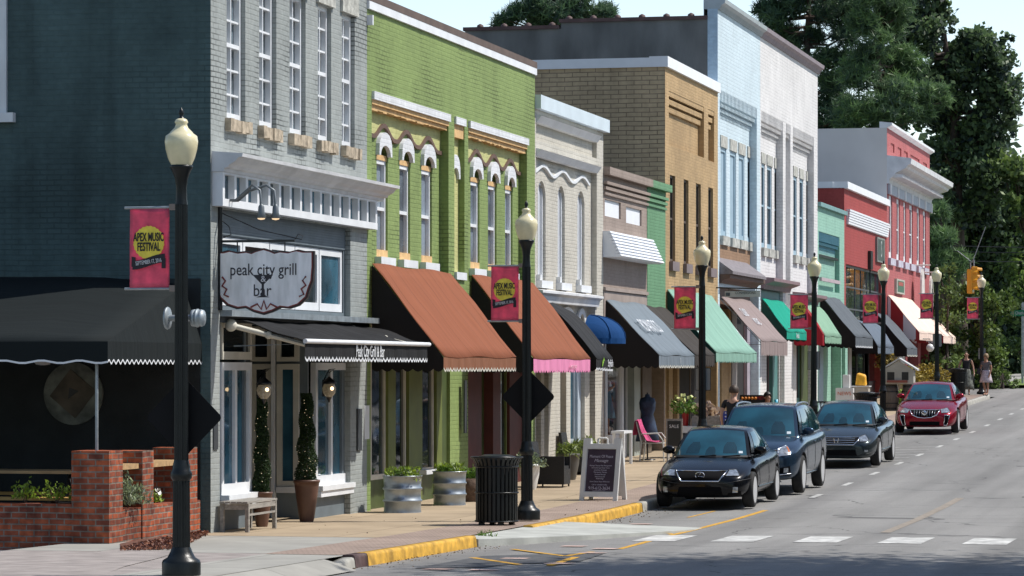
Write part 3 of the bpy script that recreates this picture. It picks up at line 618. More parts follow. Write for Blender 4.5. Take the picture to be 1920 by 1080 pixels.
# retractable awning
aw=awning(t1,435,681,2.95,2.62,1.12,fabric('black_canvas',(.018,.018,.019)),vh=.24,side=False,trim=WHITE,label='black retractable awning over the corner shopfront with white scalloped edge')
BC=MATS['black_canvas']
mb=MB(); mb.tube([(FX+1.14,Yp(435)-.05,2.63),(FX+1.14,Yp(681)+.05,2.63)],.035,8); part(mb,'front_bar',WHITE,aw)
for yy in (Yp(435)+.15,Yp(681)-.5):
    mb=MB(); mb.tube([(FX+.05,yy-.35,2.86),(FX+.55,yy-.1,2.72),(FX+1.1,yy,2.58)],.04,8); mb.ball((FX+.05,yy-.35,2.86),.09); mb.ball((FX+.55,yy-.1,2.72),.06); part(mb,'folding_arm',CREAMW,aw)
text('Peak City Grill & Bar','lettering',WHITE,aw,(FX+1.135,Yp(565),2.49),ROT_ST,size=.27,sx=.72)
# wall plates
mb=MB(); mb.prism([(Yp(398)+.02,1.05),(Yp(398)+.22,1.05),(Yp(398)+.22,1.42),(Yp(398)+.12,1.55),(Yp(398)+.02,1.42)],FX,FX+.02,axis='x'); part(mb,'wall_plaque',mat('plaque_dark',(.04,.045,.05),.5),t1)
mb=MB(); mb.box(FX,FX+.03,Yp(668),Yp(676),.85,1.55); part(mb,'wall_plaque',mat('plaque_dark',(.04,.045,.05)),t1)
mb=MB(); mb.box(FX+.001,FX+.012,Yp(684)-.05,Yp(690)+.05,1.03,1.6); part(mb,'notice',WHITE,t1)
# wall lanterns
GLOBE=mat('lantern_glass',(.17,.16,.14),.08,var=.5,scale=30,spec=.8,emit=((1,.75,.4),.05)); BULB=mat('lantern_bulb',(.8,.6,.4),.3,var=0,emit=((1,.72,.4),3.0))
def lantern(px,py):
    x=FX+.1; y=Yp(px,x); z=Zp(px,py,x)
    mb=MB(); mb.lathe([(.012,.17),(.10,.1),(.13,.06),(.02,.05)],(x,y,z),12); mb.lathe([(.05,-.16),(.02,-.22),(.005,-.25)],(x,y,z),10); mb.tube([(FX,y,z-.05),(FX+.03,y,z+.15),(FX+.1,y,z+.28),(FX+.2,y,z+.3),(x,y,z+.24),(x,y,z+.16)],.014,6); mb.box(FX,FX+.03,y-.05,y+.05,z-.15,z+.12)
    l=part(mb,'wall_lantern',BLACK,t1); mb=MB(); mb.lathe([(.09,.05),(.115,-.02),(.10,-.1),(.05,-.16)],(x,y,z),14); gl_=part(mb,'lamp_glass',GLOBE,l); mb=MB(); mb.ball((x+.075,y-.085,z-.02),.03,n=6); part(mb,'bulb',BULB,gl_)
lantern(495,728); lantern(617,726)
# side wall bits: black dado, window, medallion, bowl light
def xs(px,Y=Y0): return Xq(px,Y)
zd=Zp(395,522)
mb=MB(); mb.box(-30.8,xs(376),Y0-.03,Y0-.002,-.3,zd); part(mb,'black_dado',BLKW,t1)
wx0,wx1=xs(-34),xs(14); wz0=Zq(10,212,Y0); wz1_=Zq(10,-150,Y0)
mb=MB(); mb.box(wx0,wx0+.1,Y0-.06,Y0+.0-.002,wz0,wz1_); mb.box(wx1-.1,wx1,Y0-.06,Y0-.002,wz0,wz1_); 
for r in range(1,8): mb.box(wx0+.1,wx1-.1,Y0-.045,Y0-.003,wz0+(wz1_-wz0)*r/8-.015,wz0+(wz1_-wz0)*r/8+.015)
mb.box(wx0+.1,wx1-.1,Y0-.06,Y0-.002,wz0,wz0+.1); mb.box((wx0+wx1)/2-.02,(wx0+wx1)/2+.02,Y0-.04,Y0-.003,wz0,wz1_)
w_=part(mb,'window',WHITE,t1); mb=MB(); mb.box(wx0+.1,wx1-.1,Y0-.02,Y0-.004,wz0+.1,wz1_); part(mb,'pane',glass('side_glass',(.05,.03,.02)),w_)
mb=MB(); mb.box(wx0-.12,wx1+.13,Y0-.12,Y0-.002,wz0-.14,wz0-.002); part(mb,'sill',WHITE,w_)
cx_=xs(139,Y0-.03); cz_=Zq(139,738,Y0-.03)
mb=MB(); mb.prism([(cx_+.455*math.cos(a*math.pi/20),cz_+.455*math.sin(a*math.pi/20)) for a in range(40)],Y0-.075,Y0-.031); md=part(mb,'medallion',mat('stone_disc',(.13,.14,.12),.9,var=.5,scale=5),t1,label='round stone medallion with a diamond inset')
mb=MB(); mb.prism([(cx_+.36*math.cos(a),cz_+.36*math.sin(a)) for a in (.1,1.67,3.24,4.81)],Y0-.09,Y0-.076); part(mb,'inset',mat('brown_inset',(.085,.07,.05),.8,var=.4,scale=4),md)
mb=MB(); mb.prism([(cx_+.1*math.cos(a),cz_+.1*math.sin(a)) for a in (.4,2.1,4.0)],Y0-.1,Y0-.091); part(mb,'boss',mat('boss_dark',(.03,.03,.028)),md)
mb=MB(); mb.lathe([(.02,-.07),(.1,-.06),(.15,0)],(xs(90),Y0-.2,Zq(90,676,Y0)),14); mb.box(xs(90)-.03,xs(90)+.03,Y0-.1,Y0-.03,Zq(90,676,Y0)-.04,Zq(90,676,Y0)+.01); part(mb,'bowl_light',WHITE,t1)
# ---------------------------------------------------------------- 2 green building
GRN=brick('green_painted_brick',(.225,.30,.105),mort=(.17,.25,.08),mv=.07,crack=.7,stain=.12,bump=.8)
YG=brick('pale_green_frieze',(.50,.50,.22),mort=(.42,.42,.18),mv=.06,stain=.1)
TANC=mat('tan_corbel',(.62,.40,.18),.8,var=.2,scale=5,bump=.3); BRN=mat('brown_moulding',(.12,.07,.05),.7,var=.15); WB=brick('white_brick_hood',(.68,.70,.72),mv=.05,stain=.1)
DGRN=mat('dark_green_wood',(.06,.085,.025),.5,var=.2,scale=3)
zrt=6.96; rb=3.9
pa=(697,841); pb=(878,988); pc=(852,871)
wg=[(706,727),(749,769),(790,810),(882,899),(915,931),(947,961)]
zg0=Zp(715,480); zg1=Zp(716,262)
def subs(ws,d=.16): return [H(Yp(a,FX-.17),Yp(b,FX-.17),zg0,zg1,d,None) for a,b in ws]
hs=[H(*px2y(*pa),rb,zrt,.17,0,subs(wg[:3],.13)),H(*px2y(*pb),rb,zrt,.17,0,subs(wg[3:],.13)),H(*px2y(*pc),rb,zrt,.12,2),
    H(Yp(695),Yp(991),ZB+.2,3.0,.3,3)]
t2,w2=building('green_building','green painted brick shop building with pale yellow friezes and brown awnings',688,1003,8.47,[GRN,GRN,YG,DGRN],hs)
mb=MB(); band(mb,[(-.33,8.47),(.05,8.47),(.05,8.60),(-.33,8.74)],Yp(688),Yp(1003)); part(mb,'coping',mat('brown_coping',(.11,.075,.06),.7,var=.2),t2)
mb=MB(); mb.box(FX,FX+.045,Yp(688),Yp(1003),8.33,8.469); part(mb,'trim',WHITE,t2)
XR=FX-.17
for a,b in (pa,pb):
    y0,y1=px2y(a,b); 
    mb=MB(); mb.box(XR,FX+.05,y0,y1,zrt-.14,zrt-.003); part(mb,'cornice',WB,t2)
    mb=MB(); mb.box(XR,FX+.01,y0+.001,y1-.001,zrt-.22,zrt-.141)
    n=int((y1-y0)/.12)
    for i in range(n): yy=y0+(y1-y0)*i/n; mb.box(XR,FX-.03,yy+.001,yy+(y1-y0)/n-.002,zrt-.29-.03*random.random(),zrt-.221)
    part(mb,'corbel',TANC,t2)
    ws=[w for w in wg if a<w[0]<b]; cs=[(Yp(p,XR)+Yp(q,XR))/2 for p,q in ws]; mb=MB(); nn=60
    wz=lambda y:zg1+.03+.22*(math.cos(min(min(abs(y-c_) for c_ in cs)/.68,1)*math.pi)*.5+.5)
    for i in range(nn):
        ya,yb=y0+.002+(y1-y0-.004)*i/nn,y0+.002+(y1-y0-.004)*(i+1)/nn; mb.quad((XR+.012,ya,wz(ya)+.02),(XR+.012,yb,wz(yb)+.02),(XR+.012,yb,zrt-.3),(XR+.012,ya,zrt-.3))
    part(mb,'frieze',YG,t2)
    mb=MB(); wave_strip(mb,cs,.68,zg1+.03,.22,.075,.05,y0+.004,y1-.004,x=XR+.0); part(mb,'moulding',BRN,t2)
    for p,q in ws:
        m2=MB(); hood(m2,Yp(p,XR)+.04,Yp(q,XR)-.04,zg1-.24,zg1-.06,.07,.10,x=XR,drop=.0,wt=.23); 
        part(m2,'arch_hood',WB,t2)
        m2=MB(); arch_fill(m2,XR+.0-.001,Yp(p,XR),Yp(q,XR),zg1-.22,zg1-.0,.12); part(m2,'arch_head',GRN,t2)
        m2=MB(); m2.box(XR-.11,XR-.02,Yp(p,XR),Yp(q,XR),zg1-.31,zg1-.22); part(m2,'window_head',TANC,t2); m2=MB(); m2.box(XR-.128,XR-.10,Yp(p,XR),Yp(q,XR),zg1-.22,zg1); part(m2,'blind_head',GRN,t2)
        sash(t2,Yp(p,XR),Yp(q,XR),zg0,zg1-.31,XR-.04,WHITE,glass('pale_glass',(.14,.17,.20)),cols=1,rows=1,fw=.07,dep_=.08,pane_x=.07)
        m2=MB(); m2.box(XR-.1,XR+.0,Yp(p,XR),Yp(q,XR),zg0,zg0+.13); part(m2,'window_foot',TANC,t2)
        m2=MB(); m2.box(XR-.02,XR+.12,Yp(p,XR)-.12,Yp(q,XR)+.12,zg0-.14,zg0-.002); part(m2,'sill',WHITE,t2)
mb=MB(); mb.box(FX-.12,FX+.04,*px2y(*pc),zrt-.14,zrt-.002); part(mb,'cornice',WB,t2)
mb=MB(); mb.box(FX-.12,FX-.02,*px2y(*pc),zrt-.38,zrt-.141); part(mb,'corbel',TANC,t2)
mb=MB(); hood(mb,Yp(853)+.12,Yp(870)-.1,zg1-.35,zg1-.15,.05,.09,x=FX-.115,drop=.0,wt=.25); part(mb,'arch_hood',WB,t2)
mb=MB(); mb.box(FX-.12,FX+.05,*px2y(*pc),rb+.0,rb+.14); part(mb,'sill',WHITE,t2)
mb=MB(); mb.box(FX-.1,FX+.1,Yp(688),Yp(689)+.03,8.05,8.22); part(mb,'scupper',WHITE,t2)
OLV=mat('olive_wood',(.13,.16,.035),.55,var=.15,scale=3); DRED=mat('dark_red_panel',(.09,.018,.014),.6,var=.2,scale=4)
front(t2,[(697,725,'win',CREAMW,.5,DGRN),(725,739,'post',OLV,.03),(739,763,'win',CREAMW,.3,DGRN),(764,789,'post',OLV,.03),(790,815,'win',CREAMW,.5,DGRN),(816,826,'post',OLV,.03),(827,838,'post',DGRN),(838,872,'post',GRN,.06),
          (876,903,'post',DRED),(904,921,'door',OLV),(922,936,'post',DRED,.03),(937,952,'win',OLV,.5,DGRN),(953,985,'post',DRED,.03)],0,3.0,FX-.14)
mb=MB(); mb.box(FX+.001,FX+.03,Yp(870)-.05,Yp(873)+.0,1.0,2.0); part(mb,'vertical_sign',mat('plaque_dark',(.03,.03,.03)),t2)
mb=MB(); mb.box(FX-.12,FX+.1,Yp(790),Yp(815),S(57)+.5,S(57)+.58); part(mb,'window_sill',WHITE,t2)
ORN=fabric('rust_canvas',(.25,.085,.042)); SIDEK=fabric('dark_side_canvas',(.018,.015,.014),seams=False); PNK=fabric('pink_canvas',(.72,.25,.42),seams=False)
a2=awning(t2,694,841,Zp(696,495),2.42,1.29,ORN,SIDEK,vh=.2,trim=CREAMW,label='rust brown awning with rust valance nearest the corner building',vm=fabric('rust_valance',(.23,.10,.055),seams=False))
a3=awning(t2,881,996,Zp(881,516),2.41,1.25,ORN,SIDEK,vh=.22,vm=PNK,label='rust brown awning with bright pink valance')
text('sweet treats','lettering',mat('pale_pink',(.75,.4,.5)),a3,(FX+1.275,Yp(960),2.27),ROT_ST,size=.13)
# ---------------------------------------------------------------- 3 cream building
CRM=brick('cream_painted_brick',(.53,.505,.44),mort=(.43,.39,.32),mv=.05,crack=.5,stain=.1,bump=.7)
CAPM=mat('bluish_metal_cap',(.62,.70,.75),.45,var=.06,scale=2,metal=.2)
zc_b=Zp(1015,525); zc_t=Zp(1015,336); wc=[(1008,1023),(1045.5,1059),(1082.5,1096)]
rec=H(Yp(1005),Yp(1119),4.0-.15,6.78,.13,0,[H(Yp(a,FX-.13),Yp(b,FX-.13),zc_b,zc_t,.13,None) for a,b in wc])
rec2=H(Yp(1005),Yp(1119),7.0,7.5,.1,0)
rec3=H(Yp(1005),Yp(1116),-.3,3.72,.18,0,[H(Yp(1010),Yp(1125) if 0 else Yp(1115),ZB+.2,2.9,.2,None)])
t3,w3=building('cream_building','cream painted brick building with three tall arched windows and white wavy moulding',1003,1131,7.68,[CRM],[rec,rec2,rec3])
mb=MB(); mb.box(FX-.35,FX+.13,Yp(1003),Yp(1131)+.12,7.64,7.93); part(mb,'coping',CAPM,t3)
for z in (7.5,6.80):
    mb=MB(); band(mb,[(-.1,z-.14),(.02,z-.14),(.06,z-.08),(.1,z-.02),(.12,z),(.0,z+.03),(-.1,z+.03)],Yp(1005),Yp(1119)); part(mb,'cornice',WHITE,t3)
cs=[(Yp(p,FX-.13)+Yp(q,FX-.13))/2 for p,q in wc]
mb=MB(); wave_strip(mb,cs,1.0,6.31,.18,.06,.06,Yp(1005)+.01,Yp(1112),x=FX-.13); part(mb,'moulding',WHITE,t3)
for p,q in wc:
    m2=MB(); arch_fill(m2,FX-.131,Yp(p,FX-.13),Yp(q,FX-.13),zc_t-.35,zc_t,.12); part(m2,'arch_head',CRM,t3)
    sash(t3,Yp(p,FX-.13),Yp(q,FX-.13),zc_b,zc_t,FX-.19,WHITE,mat('grey_board',(.45,.47,.50),.6,var=.08),rail=False,cols=2,rows=1,fw=.08,mull=.05)
    m2=MB(); m2.box(FX-.2,FX-.0,Yp(p,FX-.13)-.16,Yp(q,FX-.13)+.16,zc_b-.16,zc_b-.002); m2.box(FX-.2,FX-.04,Yp(p,FX-.13)-.14,Yp(p,FX-.13)+.02,zc_b,zc_b+.12); part(m2,'sill',WHITE,t3)
z=3.86; mb=MB(); band(mb,[(-.18,z-.24),(.05,z-.24),(.08,z-.1),(.16,z-.05),(.16,z),(.0,z+.03)],Yp(1004),Yp(1119)); part(mb,'cornice',mat('cornice_white',(.6,.62,.64)),t3)
mb=MB()
for (p,q) in ((1008,1030),(1034,1057),(1060,1091),(1094,1110)): mb=MB(); hood(mb,Yp(p)+.12,Yp(q)-.12,2.95,3.45,.05,.13,x=FX-.17,drop=.05); part(mb,'arch_hood',WHITE,t3)
LBW=mat('pale_blue_wood',(.40,.47,.53),.55,var=.1); TAN2=mat('tan_wood',(.26,.21,.15),.6,var=.15)  # the tan strip between two cream piers is a shadow put in as colour
front(t3,[(1004,1010,'post',CRM,.12),(1010,1020,'win',LBW,.5),(1020,1042,'post',CRM,.1),(1042,1050,'post',TAN2,.0),(1050,1058,'post',CRM,.14),(1058,1079,'win',LBW,.6,LBW,GLASSB),(1079,1085,'post',LBW,.05),(1085,1094,'post',CRM,.14),(1094,1115,'door',CREAMW)],0,2.95,FX-.15)
BKC=fabric('charcoal_canvas',(.028,.029,.031)); 
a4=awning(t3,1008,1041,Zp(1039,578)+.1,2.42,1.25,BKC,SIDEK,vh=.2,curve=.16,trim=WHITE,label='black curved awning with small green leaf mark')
text('Stylish','lettering',WHITE,a4,(FX+1.275,Yp(1033)+.1,2.33),ROT_ST,size=.22)
mb=MB(); yy=Yp(1018); 
for k in range(3): mb.prism([(yy+.12*k*.6,2.26+.05*k),(yy+.1+.12*k*.6,2.3+.05*k),(yy+.06+.1*k*.6,2.4+.03*k)],FX+1.27,FX+1.276,axis='x')
part(mb,'emblem',mat('leaf_green',(.25,.5,.04)),a4)
# blue dome awning over the narrow door
mb=MB(); BLU=fabric('royal_blue_canvas',(.004,.05,.17),seams=False); cy_=Yp(1106); n=12; mmm=7; rr=.72
for i in range(n+1):
    for j in range(mmm+1):
        a=math.pi*i/n; b=math.pi/2*j/mmm
        mb.v.append((FX+.02+rr*1.0*math.sin(a)*math.cos(b)*1.1, cy_-rr*math.cos(a)*math.cos(b), 2.90+.52*math.sin(b)))
for i in range(n):
    for j in range(mmm): q=i*(mmm+1)+j; mb.f.append((q,q+mmm+1,q+mmm+2,q+1)); mb.m.append(0); mb.sm.append(True)
d_=mb.build('dome_awning',BLU,t3,label='royal blue dome awning over a narrow door'); d_.location.z=0
mb=MB()
for i in range(n):
    a=math.pi*i/n;b=math.pi*(i+1)/n; P=lambda a:(FX+.02+rr*1.1*math.sin(a),cy_-rr*math.cos(a)); mb.quad((*P(a),2.9),(*P(b),2.9),(*P(b),2.78),(*P(a),2.78))
part(mb,'valance',BLU,d_)
for i in range(0,n+1,3):
    mb=MB(); a=math.pi*i/n; mb.tube([(FX+.02+rr*1.11*math.sin(a)*math.cos(math.pi/2*j/7),cy_-rr*1.01*math.cos(a)*math.cos(math.pi/2*j/7),2.90+.527*math.sin(math.pi/2*j/7)) for j in range(8)],.012,5); part(mb,'rib',BLU,d_)
# ---------------------------------------------------------------- 4 taupe and green low building
TAU=brick('taupe_brick',(.33,.265,.225),mort=(.26,.21,.18),mv=.08,stain=.12,bump=.6); SGR=brick('sea_green_brick',(.145,.30,.165),mort=(.10,.22,.12),mv=.07,stain=.1,bump=.8)
TAUP=mat('taupe_panel',(.32,.26,.225),.7,var=.15,scale=2)
BRD=mat('white_board',(.78,.80,.83),.5,var=.04)
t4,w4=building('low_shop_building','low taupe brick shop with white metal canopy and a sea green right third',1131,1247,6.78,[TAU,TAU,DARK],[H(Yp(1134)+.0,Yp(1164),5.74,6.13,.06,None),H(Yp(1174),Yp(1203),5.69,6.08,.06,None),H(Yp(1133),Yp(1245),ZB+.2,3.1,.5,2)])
mb=MB(); mb.box(FX+.001,FX+.012,Yp(1213),Yp(1247),3.1,6.775); part(mb,'green_bay',SGR,t4)
for (a,b,m_) in ((1131,1213,TAU),(1213,1247,SGR)):
    mb=MB(); 
    for k,(z0,z1,pr) in enumerate(((6.68,6.86,.16),(6.46,6.53,.10),(6.34,6.41,.07),(6.22,6.28,.05))): mb.box(FX,FX+pr,Yp(a),Yp(b)+(.15 if b==1247 and k==0 else 0),z0,z1)
    n=int((Yp(b)-Yp(a))/.2)
    part(mb,'corbel',m_,t4)
for a,b,z0,z1 in ((1134,1164,5.74,6.13),(1174,1203,5.69,6.08)):
    mb=MB(); mb.box(FX-.05,FX-.045,*px2y(a,b),z0,z1); part(mb,'board',BRD,t4)
mb=MB(); za,zb_=5.38,4.78
n=8
for i in range(n):
    z1=za-(za-zb_)*i/n; z0=za-(za-zb_)*(i+1)/n; pr0=.1+.28*i/n; pr1=.1+.28*(i+1)/n
    mb.prism([(FX,z1),(FX+pr0+.06,z1),(FX+pr1+.06,z0+.03),(FX+pr1-.02,z0+.0),(FX,z0)],Yp(1131)-.05,Yp(1213))
part(mb,'metal_canopy',mat('white_metal',(.75,.78,.82),.45,var=.05),t4)
mb=MB(); mb.box(FX,FX+.06,Yp(1131),Yp(1212),4.02,4.1); mb.box(FX,FX+.02,Yp(1131)+.02,Yp(1212),3.1,4.0); part(mb,'fascia',TAUP,t4)
OLI=mat('olive_wall',(.16,.165,.03),.7,var=.12); BRW=mat('brown_post',(.13,.10,.07),.6,var=.2)
front(t4,[(1131,1134,'post',CRM,.1),(1134,1161,'win',WHITE,.55,WHITE),(1162,1166,'post',WHITE,.05),(1166,1178,'win',WHITE,.55,WHITE),(1178,1190,'post',mat('pale_grey_green',(.36,.4,.36)),.15),(1190,1207,'post',BRW,.2),(1208,1240,'post',OLI,-.05),(1240,1247,'post',brick('tan_painted_brick',(.47,.325,.17),mort=(.34,.235,.12),mv=.14,stain=.2,bump=.8),.2)],0,3.08,FX-.3)
SLT=fabric('slate_canvas',(.17,.205,.235)); DKB=fabric('dark_brown_canvas',(.05,.043,.038))
zt6=Zp(1134,563); a6=awning(t4,1134,1206,zt6,2.52,1.27,SLT,SIDEK,vh=.24,label='slate grey awning with white block lettering',trim=CREAMW)
text('ROMANTICO','lettering',WHITE,a6,(FX+.70,Yp(1166),(zt6+2.52)/2+.06),slope_rot(zt6,2.52,1.27),size=.58,sx=.62)
text('I','lettering',WHITE,a6,(FX+1.295,Yp(1176),2.4),ROT_ST,size=.2)
a7=awning(t4,1207,1247,Zp(1207,574),2.55,1.27,DKB,SIDEK,vh=.24,label='plain dark brown awning')
# ---------------------------------------------------------------- 5 tan brick building
TANF=MATS['tan_painted_brick']; TANS=brick('tan_side_brick',(.52,.40,.25),mort=(.17,.13,.09),mv=.12,rowh=.115,bw=.40,ms=.012,soft=.25,stain=.22,crack=.5,bump=.8)
wt=[(1256,1266),(1282,1291),(1305,1314),(1328,1337)]; z0,z1=4.96,7.17
st=lambda a,b,za,zb,d=.16:H(*px2y(a,b),za,zb,d,0)
t5,w5=building('tan_building','tan brick building with four slit windows between cream and pale blue neighbours',1247,1346,9.88,[TANF,TANS,DARK],
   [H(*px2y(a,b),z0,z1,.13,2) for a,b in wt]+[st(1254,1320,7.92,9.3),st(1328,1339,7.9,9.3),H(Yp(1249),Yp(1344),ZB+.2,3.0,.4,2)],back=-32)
mb=MB(); mb.box(FX-.4,FX+.08,Yp(1247)-.05,Yp(1346),9.86,10.13); mb.box(-31.9,FX-.401,Yp(1247)-.05,Yp(1247)+.35,9.86,10.10); part(mb,'coping',BRD,t5)
mb=MB()
for (a,b) in ((1254,1320),(1328,1339)):
    for k in range(3): mb.box(FX-.159,FX-.13+.04*(3-k),Yp(a)+.002,Yp(b)-.002,9.3-.19*(k+1)+.06,9.3-.19*k-.002)
part(mb,'corbel',TANF,t5)
for a,b in wt:
    m2=MB(); m2.box(FX-.02,FX+.1,Yp(a)-.1,Yp(b)+.1,z0-.24,z0-.002); part(m2,'sill',mat('mauve_sill',(.19,.15,.15),.7),t5)
    sash(t5,Yp(a)+.01,Yp(b)-.01,z0,z1,FX-.06,mat('brown_sash',(.09,.065,.05),.6),GLASS,fw=.06)
front(t5,[(1249,1252,'post',TANF,.3),(1252,1264,'win',BRW,.5),(1264,1276,'win',BRW,.5),(1276,1296,'door',BLACK),(1296,1322,'win',BRW,.5),(1322,1330,'post',mat('stone_grey',(.34,.33,.30)),.1),(1330,1344,'post',TANF,.35)],0,2.95,FX-.35)
MNT=fabric('mint_canvas',(.22,.385,.31)); 
a8=awning(t5,1249,1332,Zp(1249,543),2.62,1.28,MNT,fabric('dark_green_side',(.02,.06,.045),seams=False),vh=.2,curve=-.09,label='pale mint green awning with sagging folds')
# ---------------------------------------------------------------- 6 tall pale blue and white building
LBL=brick('pale_blue_brick',(.58,.69,.74),mort=(.36,.46,.52),mv=.05,ms=.013,stain=.08,bump=.7,rowh=.1,bw=.26); LBS=brick('pale_blue_side',(.45,.60,.72),mv=.05,stain=.15,bump=.8,rowh=.09)
WHB=brick('white_painted_brick',(.70,.69,.68),mort=(.52,.51,.50),mv=.05,ms=.013,stain=.1,crack=.25,bump=.7,rowh=.1,bw=.26)
TBR=brick('bare_tan_brick',(.33,.205,.125),mort=(.25,.17,.11),mv=.15,stain=.15)
STU=mat('stained_stucco',(.16,.165,.16),.9,var=.45,scale=.9,bump=.3,bscale=20,stretch=(1.2,1.2,.35),detail=8)
PB=mat('pale_blue_board',(.30,.42,.50),.55,var=.08); ygl=glass('dark_blue_glass',(.03,.04,.05))
wb=[(1351,1361.6),(1368.7,1380),(1385,1395.6),(1401.6,1411)]; ww1=[(1427.5,1434),(1438,1447),(1452,1460)]; ww2=[(1487.5,1494),(1499,1506),(1511.5,1518.5)]
zb0,zb1=5.98,8.5; zr0,zr1=5.6,9.98
XB=FX-.22
def HW(ws,bot): return [H(Yp(a,XB),Yp(b,XB),bot,zb1,.09,None) for a,b in ws]
rB=H(Yp(1351.5)-.25,Yp(1419),5.0,zr1,.22,0,[H(Yp(a,XB),Yp(b,XB),zb0,zb1,.09,None) for a,b in wb[0:]])
rB['sub'][0]['y0']=max(rB['sub'][0]['y0'],rB['y0']+.05)
rW1=H(Yp(1426.8)+.02,Yp(1468),4.3,zr1,.22,2,HW(ww1,5.92)); rN=H(Yp(1473),Yp(1482),4.0,zr1,.22,2); rW2=H(Yp(1486.5),Yp(1526),4.3,zr1,.22,2,HW(ww2,5.92))
rW1['sub'][0]['y0']=max(rW1['sub'][0]['y0'],rW1['y0']+.05); 
yb6=Yp(1425.5)
t6,w6=building('tall_building','tall three-bay building, left bay pale blue and right bays white painted brick',1346,1533,12.2,[LBL,STU,WHB],[rB],back=-45)
# rebuild front as two colours
bpy.data.objects.remove(w6); mb=MB(); y0,y1=Yp(1346),Yp(1533); zb=-.5
def cut(hs,a,b): return [h for h in hs if h['y0']>=a-.01 and h['y1']<=b+.01]
panel(mb,FX,y0,yb6,zb,12.2,[rB,H(y0+.3,yb6-.3,zb+.2,4.5,.35,3)],0)
for h in (rW1,rN,rW2): h['jm']=2
rW1['y0']=max(rW1['y0'],yb6+.05)
panel(mb,FX,yb6,y1,zb,12.2,[rW1,rN,rW2,H(yb6+.3,Yp(1471),zb+.2,4.1,.35,3),H(Yp(1487),y1-.3,zb+.2,3.95,.35,3)],2)
mb.quad((FX,y0,12.2),(FX,y1,12.2),(FX-.4,y1,12.2),(FX-.4,y0,12.2),0); mb.quad((FX-.4,y0,12.2),(FX-.4,y1,12.2),(FX-.4,y1,11.5),(FX-.4,y0,11.5),2)
mb.quad((FX,y1,zb),(-45,y1,zb),(-45,y1,11),(FX,y1,12.2),2)
w6=part(mb,'wall',[LBL,STU,WHB,DARK],t6)
# side wall: pale blue pier, then stepped dark stucco parapet
xp=Xq(1327,y0); xm=Xq(1052,y0); xe=Xq(872,y0); zt_a=Zq(1200,39,y0); zt_b=Zq(960,56,y0)
mb=MB(); mb.box(xp,FX-.001,y0-.03,y0+.32,zb,12.2); part(mb,'side_pier',LBS,t6)
mb=MB(); mb.box(xm,xp-.001,y0,y0+.3,zb,zt_a); mb.box(xe,xm,y0,y0+.3,zb,zt_b); mb.box(xe-8,xe,y0,y0+.3,zb,zt_b-.6); part(mb,'side_wall',STU,t6)
mb=MB(); mb.box(xm-.05,xp-.002,y0-.06,y0+.36,zt_a+.001,zt_a+.10); mb.box(xe-.05,xm-.051,y0-.06,y0+.36,zt_b+.001,zt_b+.10)
for k in range(6): xx=xm+(xp-xm)*(k+.3)/6; mb.lathe([(.1,0),(.09,.06),(.02,.1)],(xx,y0+.1,zt_a+.1),8)
for k in range(4): xx=xe+(xm-xe)*(k+.6)/4; mb.lathe([(.1,0),(.09,.06),(.02,.1)],(xx,y0+.1,zt_b+.1),8)
part(mb,'tile_coping',mat('clay_coping',(.11,.065,.06),.7,var=.25),t6)
mb=MB(); prof=[(-.4,12.2),(0,12.19),(.05,12.19),(.1,12.3),(.2,12.36),(.22,12.47),(-.1,12.56),(-.4,12.5)]; band(mb,prof,y0-.02,yb6); part(mb,'coping',mat('grey_metal_cap',(.38,.43,.46),.4,metal=.3,var=.1),t6)
mb=MB(); band(mb,prof,yb6+.005,y1+.15); part(mb,'coping',mat('mauve_metal_cap',(.27,.22,.25),.5,var=.15),t6)
def mouse(t,y0,y1,m,z=9.98,d=.22,step=.24):
    mb=MB(); n=int((y1-y0)/step); st_=(y1-y0)/n
    for i in range(n):
        yy=y0+st_*i; mb.box(FX-d+.001,FX-.0,yy+.002,yy+st_*.5,z-.3,z-.002)
        for k in range(3): mb.box(FX-d+.001,FX-.07*(k)-.06,yy+st_*(.0 if k%2 else .5)+.002,yy+st_*(.5 if k%2 else 1.0)-.002,z-.42-.13*k,z-.33-.13*k)
    for k in range(3): mb.box(FX-d+.001,FX-.15-.02*k,y0+.003,y1-.003,z-.332-.13*k,z-.302-.13*k)
    part(mb,'corbel',m,t)
mouse(t6,rB['y0'],rB['y1'],LBL); mouse(t6,rW1['y0'],rW1['y1'],WHB); mouse(t6,rN['y0'],rN['y1'],WHB); mouse(t6,rW2['y0'],rW2['y1'],WHB)
for ws,fm,pm,bot in ((wb,PB,PB,zb0),(ww1,PB,ygl,5.92),(ww2,PB,ygl,5.92)):
    for a,b in ws:
        ya,yb=Yp(a,XB),Yp(b,XB)
        sash(t6,ya+.01,yb-.01,bot,zb1,FX-.24,fm,pm,fw=.12,cols=1,rows=1,rail=(pm is ygl),mull=.05)
        m2=MB(); m2.box(FX-.3,FX-.19,ya-.08,yb+.08,zb1+.002,zb1+.33); part(m2,'lintel',LSTONE,t6)
        m2=MB(); m2.box(FX-.3,FX-.12,ya-.12,yb+.12,bot-.26,bot-.002); part(m2,'sill',LSTONE,t6)
mb=MB(); mb.box(FX-.219,FX-.2,rB['y0']+.002,rB['y1']-.002,4.5,5.72); part(mb,'bare_brick_panel',TBR,t6)
mb=MB(); mb.prism([(FX-.2,5.35),(FX+.38,4.93),(FX+.38,4.85),(FX-.2,4.85)],rB['y0'],Yp(1413)); part(mb,'shingle_canopy',mat('grey_shingle',(.19,.17,.18),.8,var=.25,scale=8),t6)
MAU=mat('mauve_wood',(.22,.14,.15),.6,var=.15); TEL=mat('teal_panel',(.08,.21,.20),.5,var=.1)
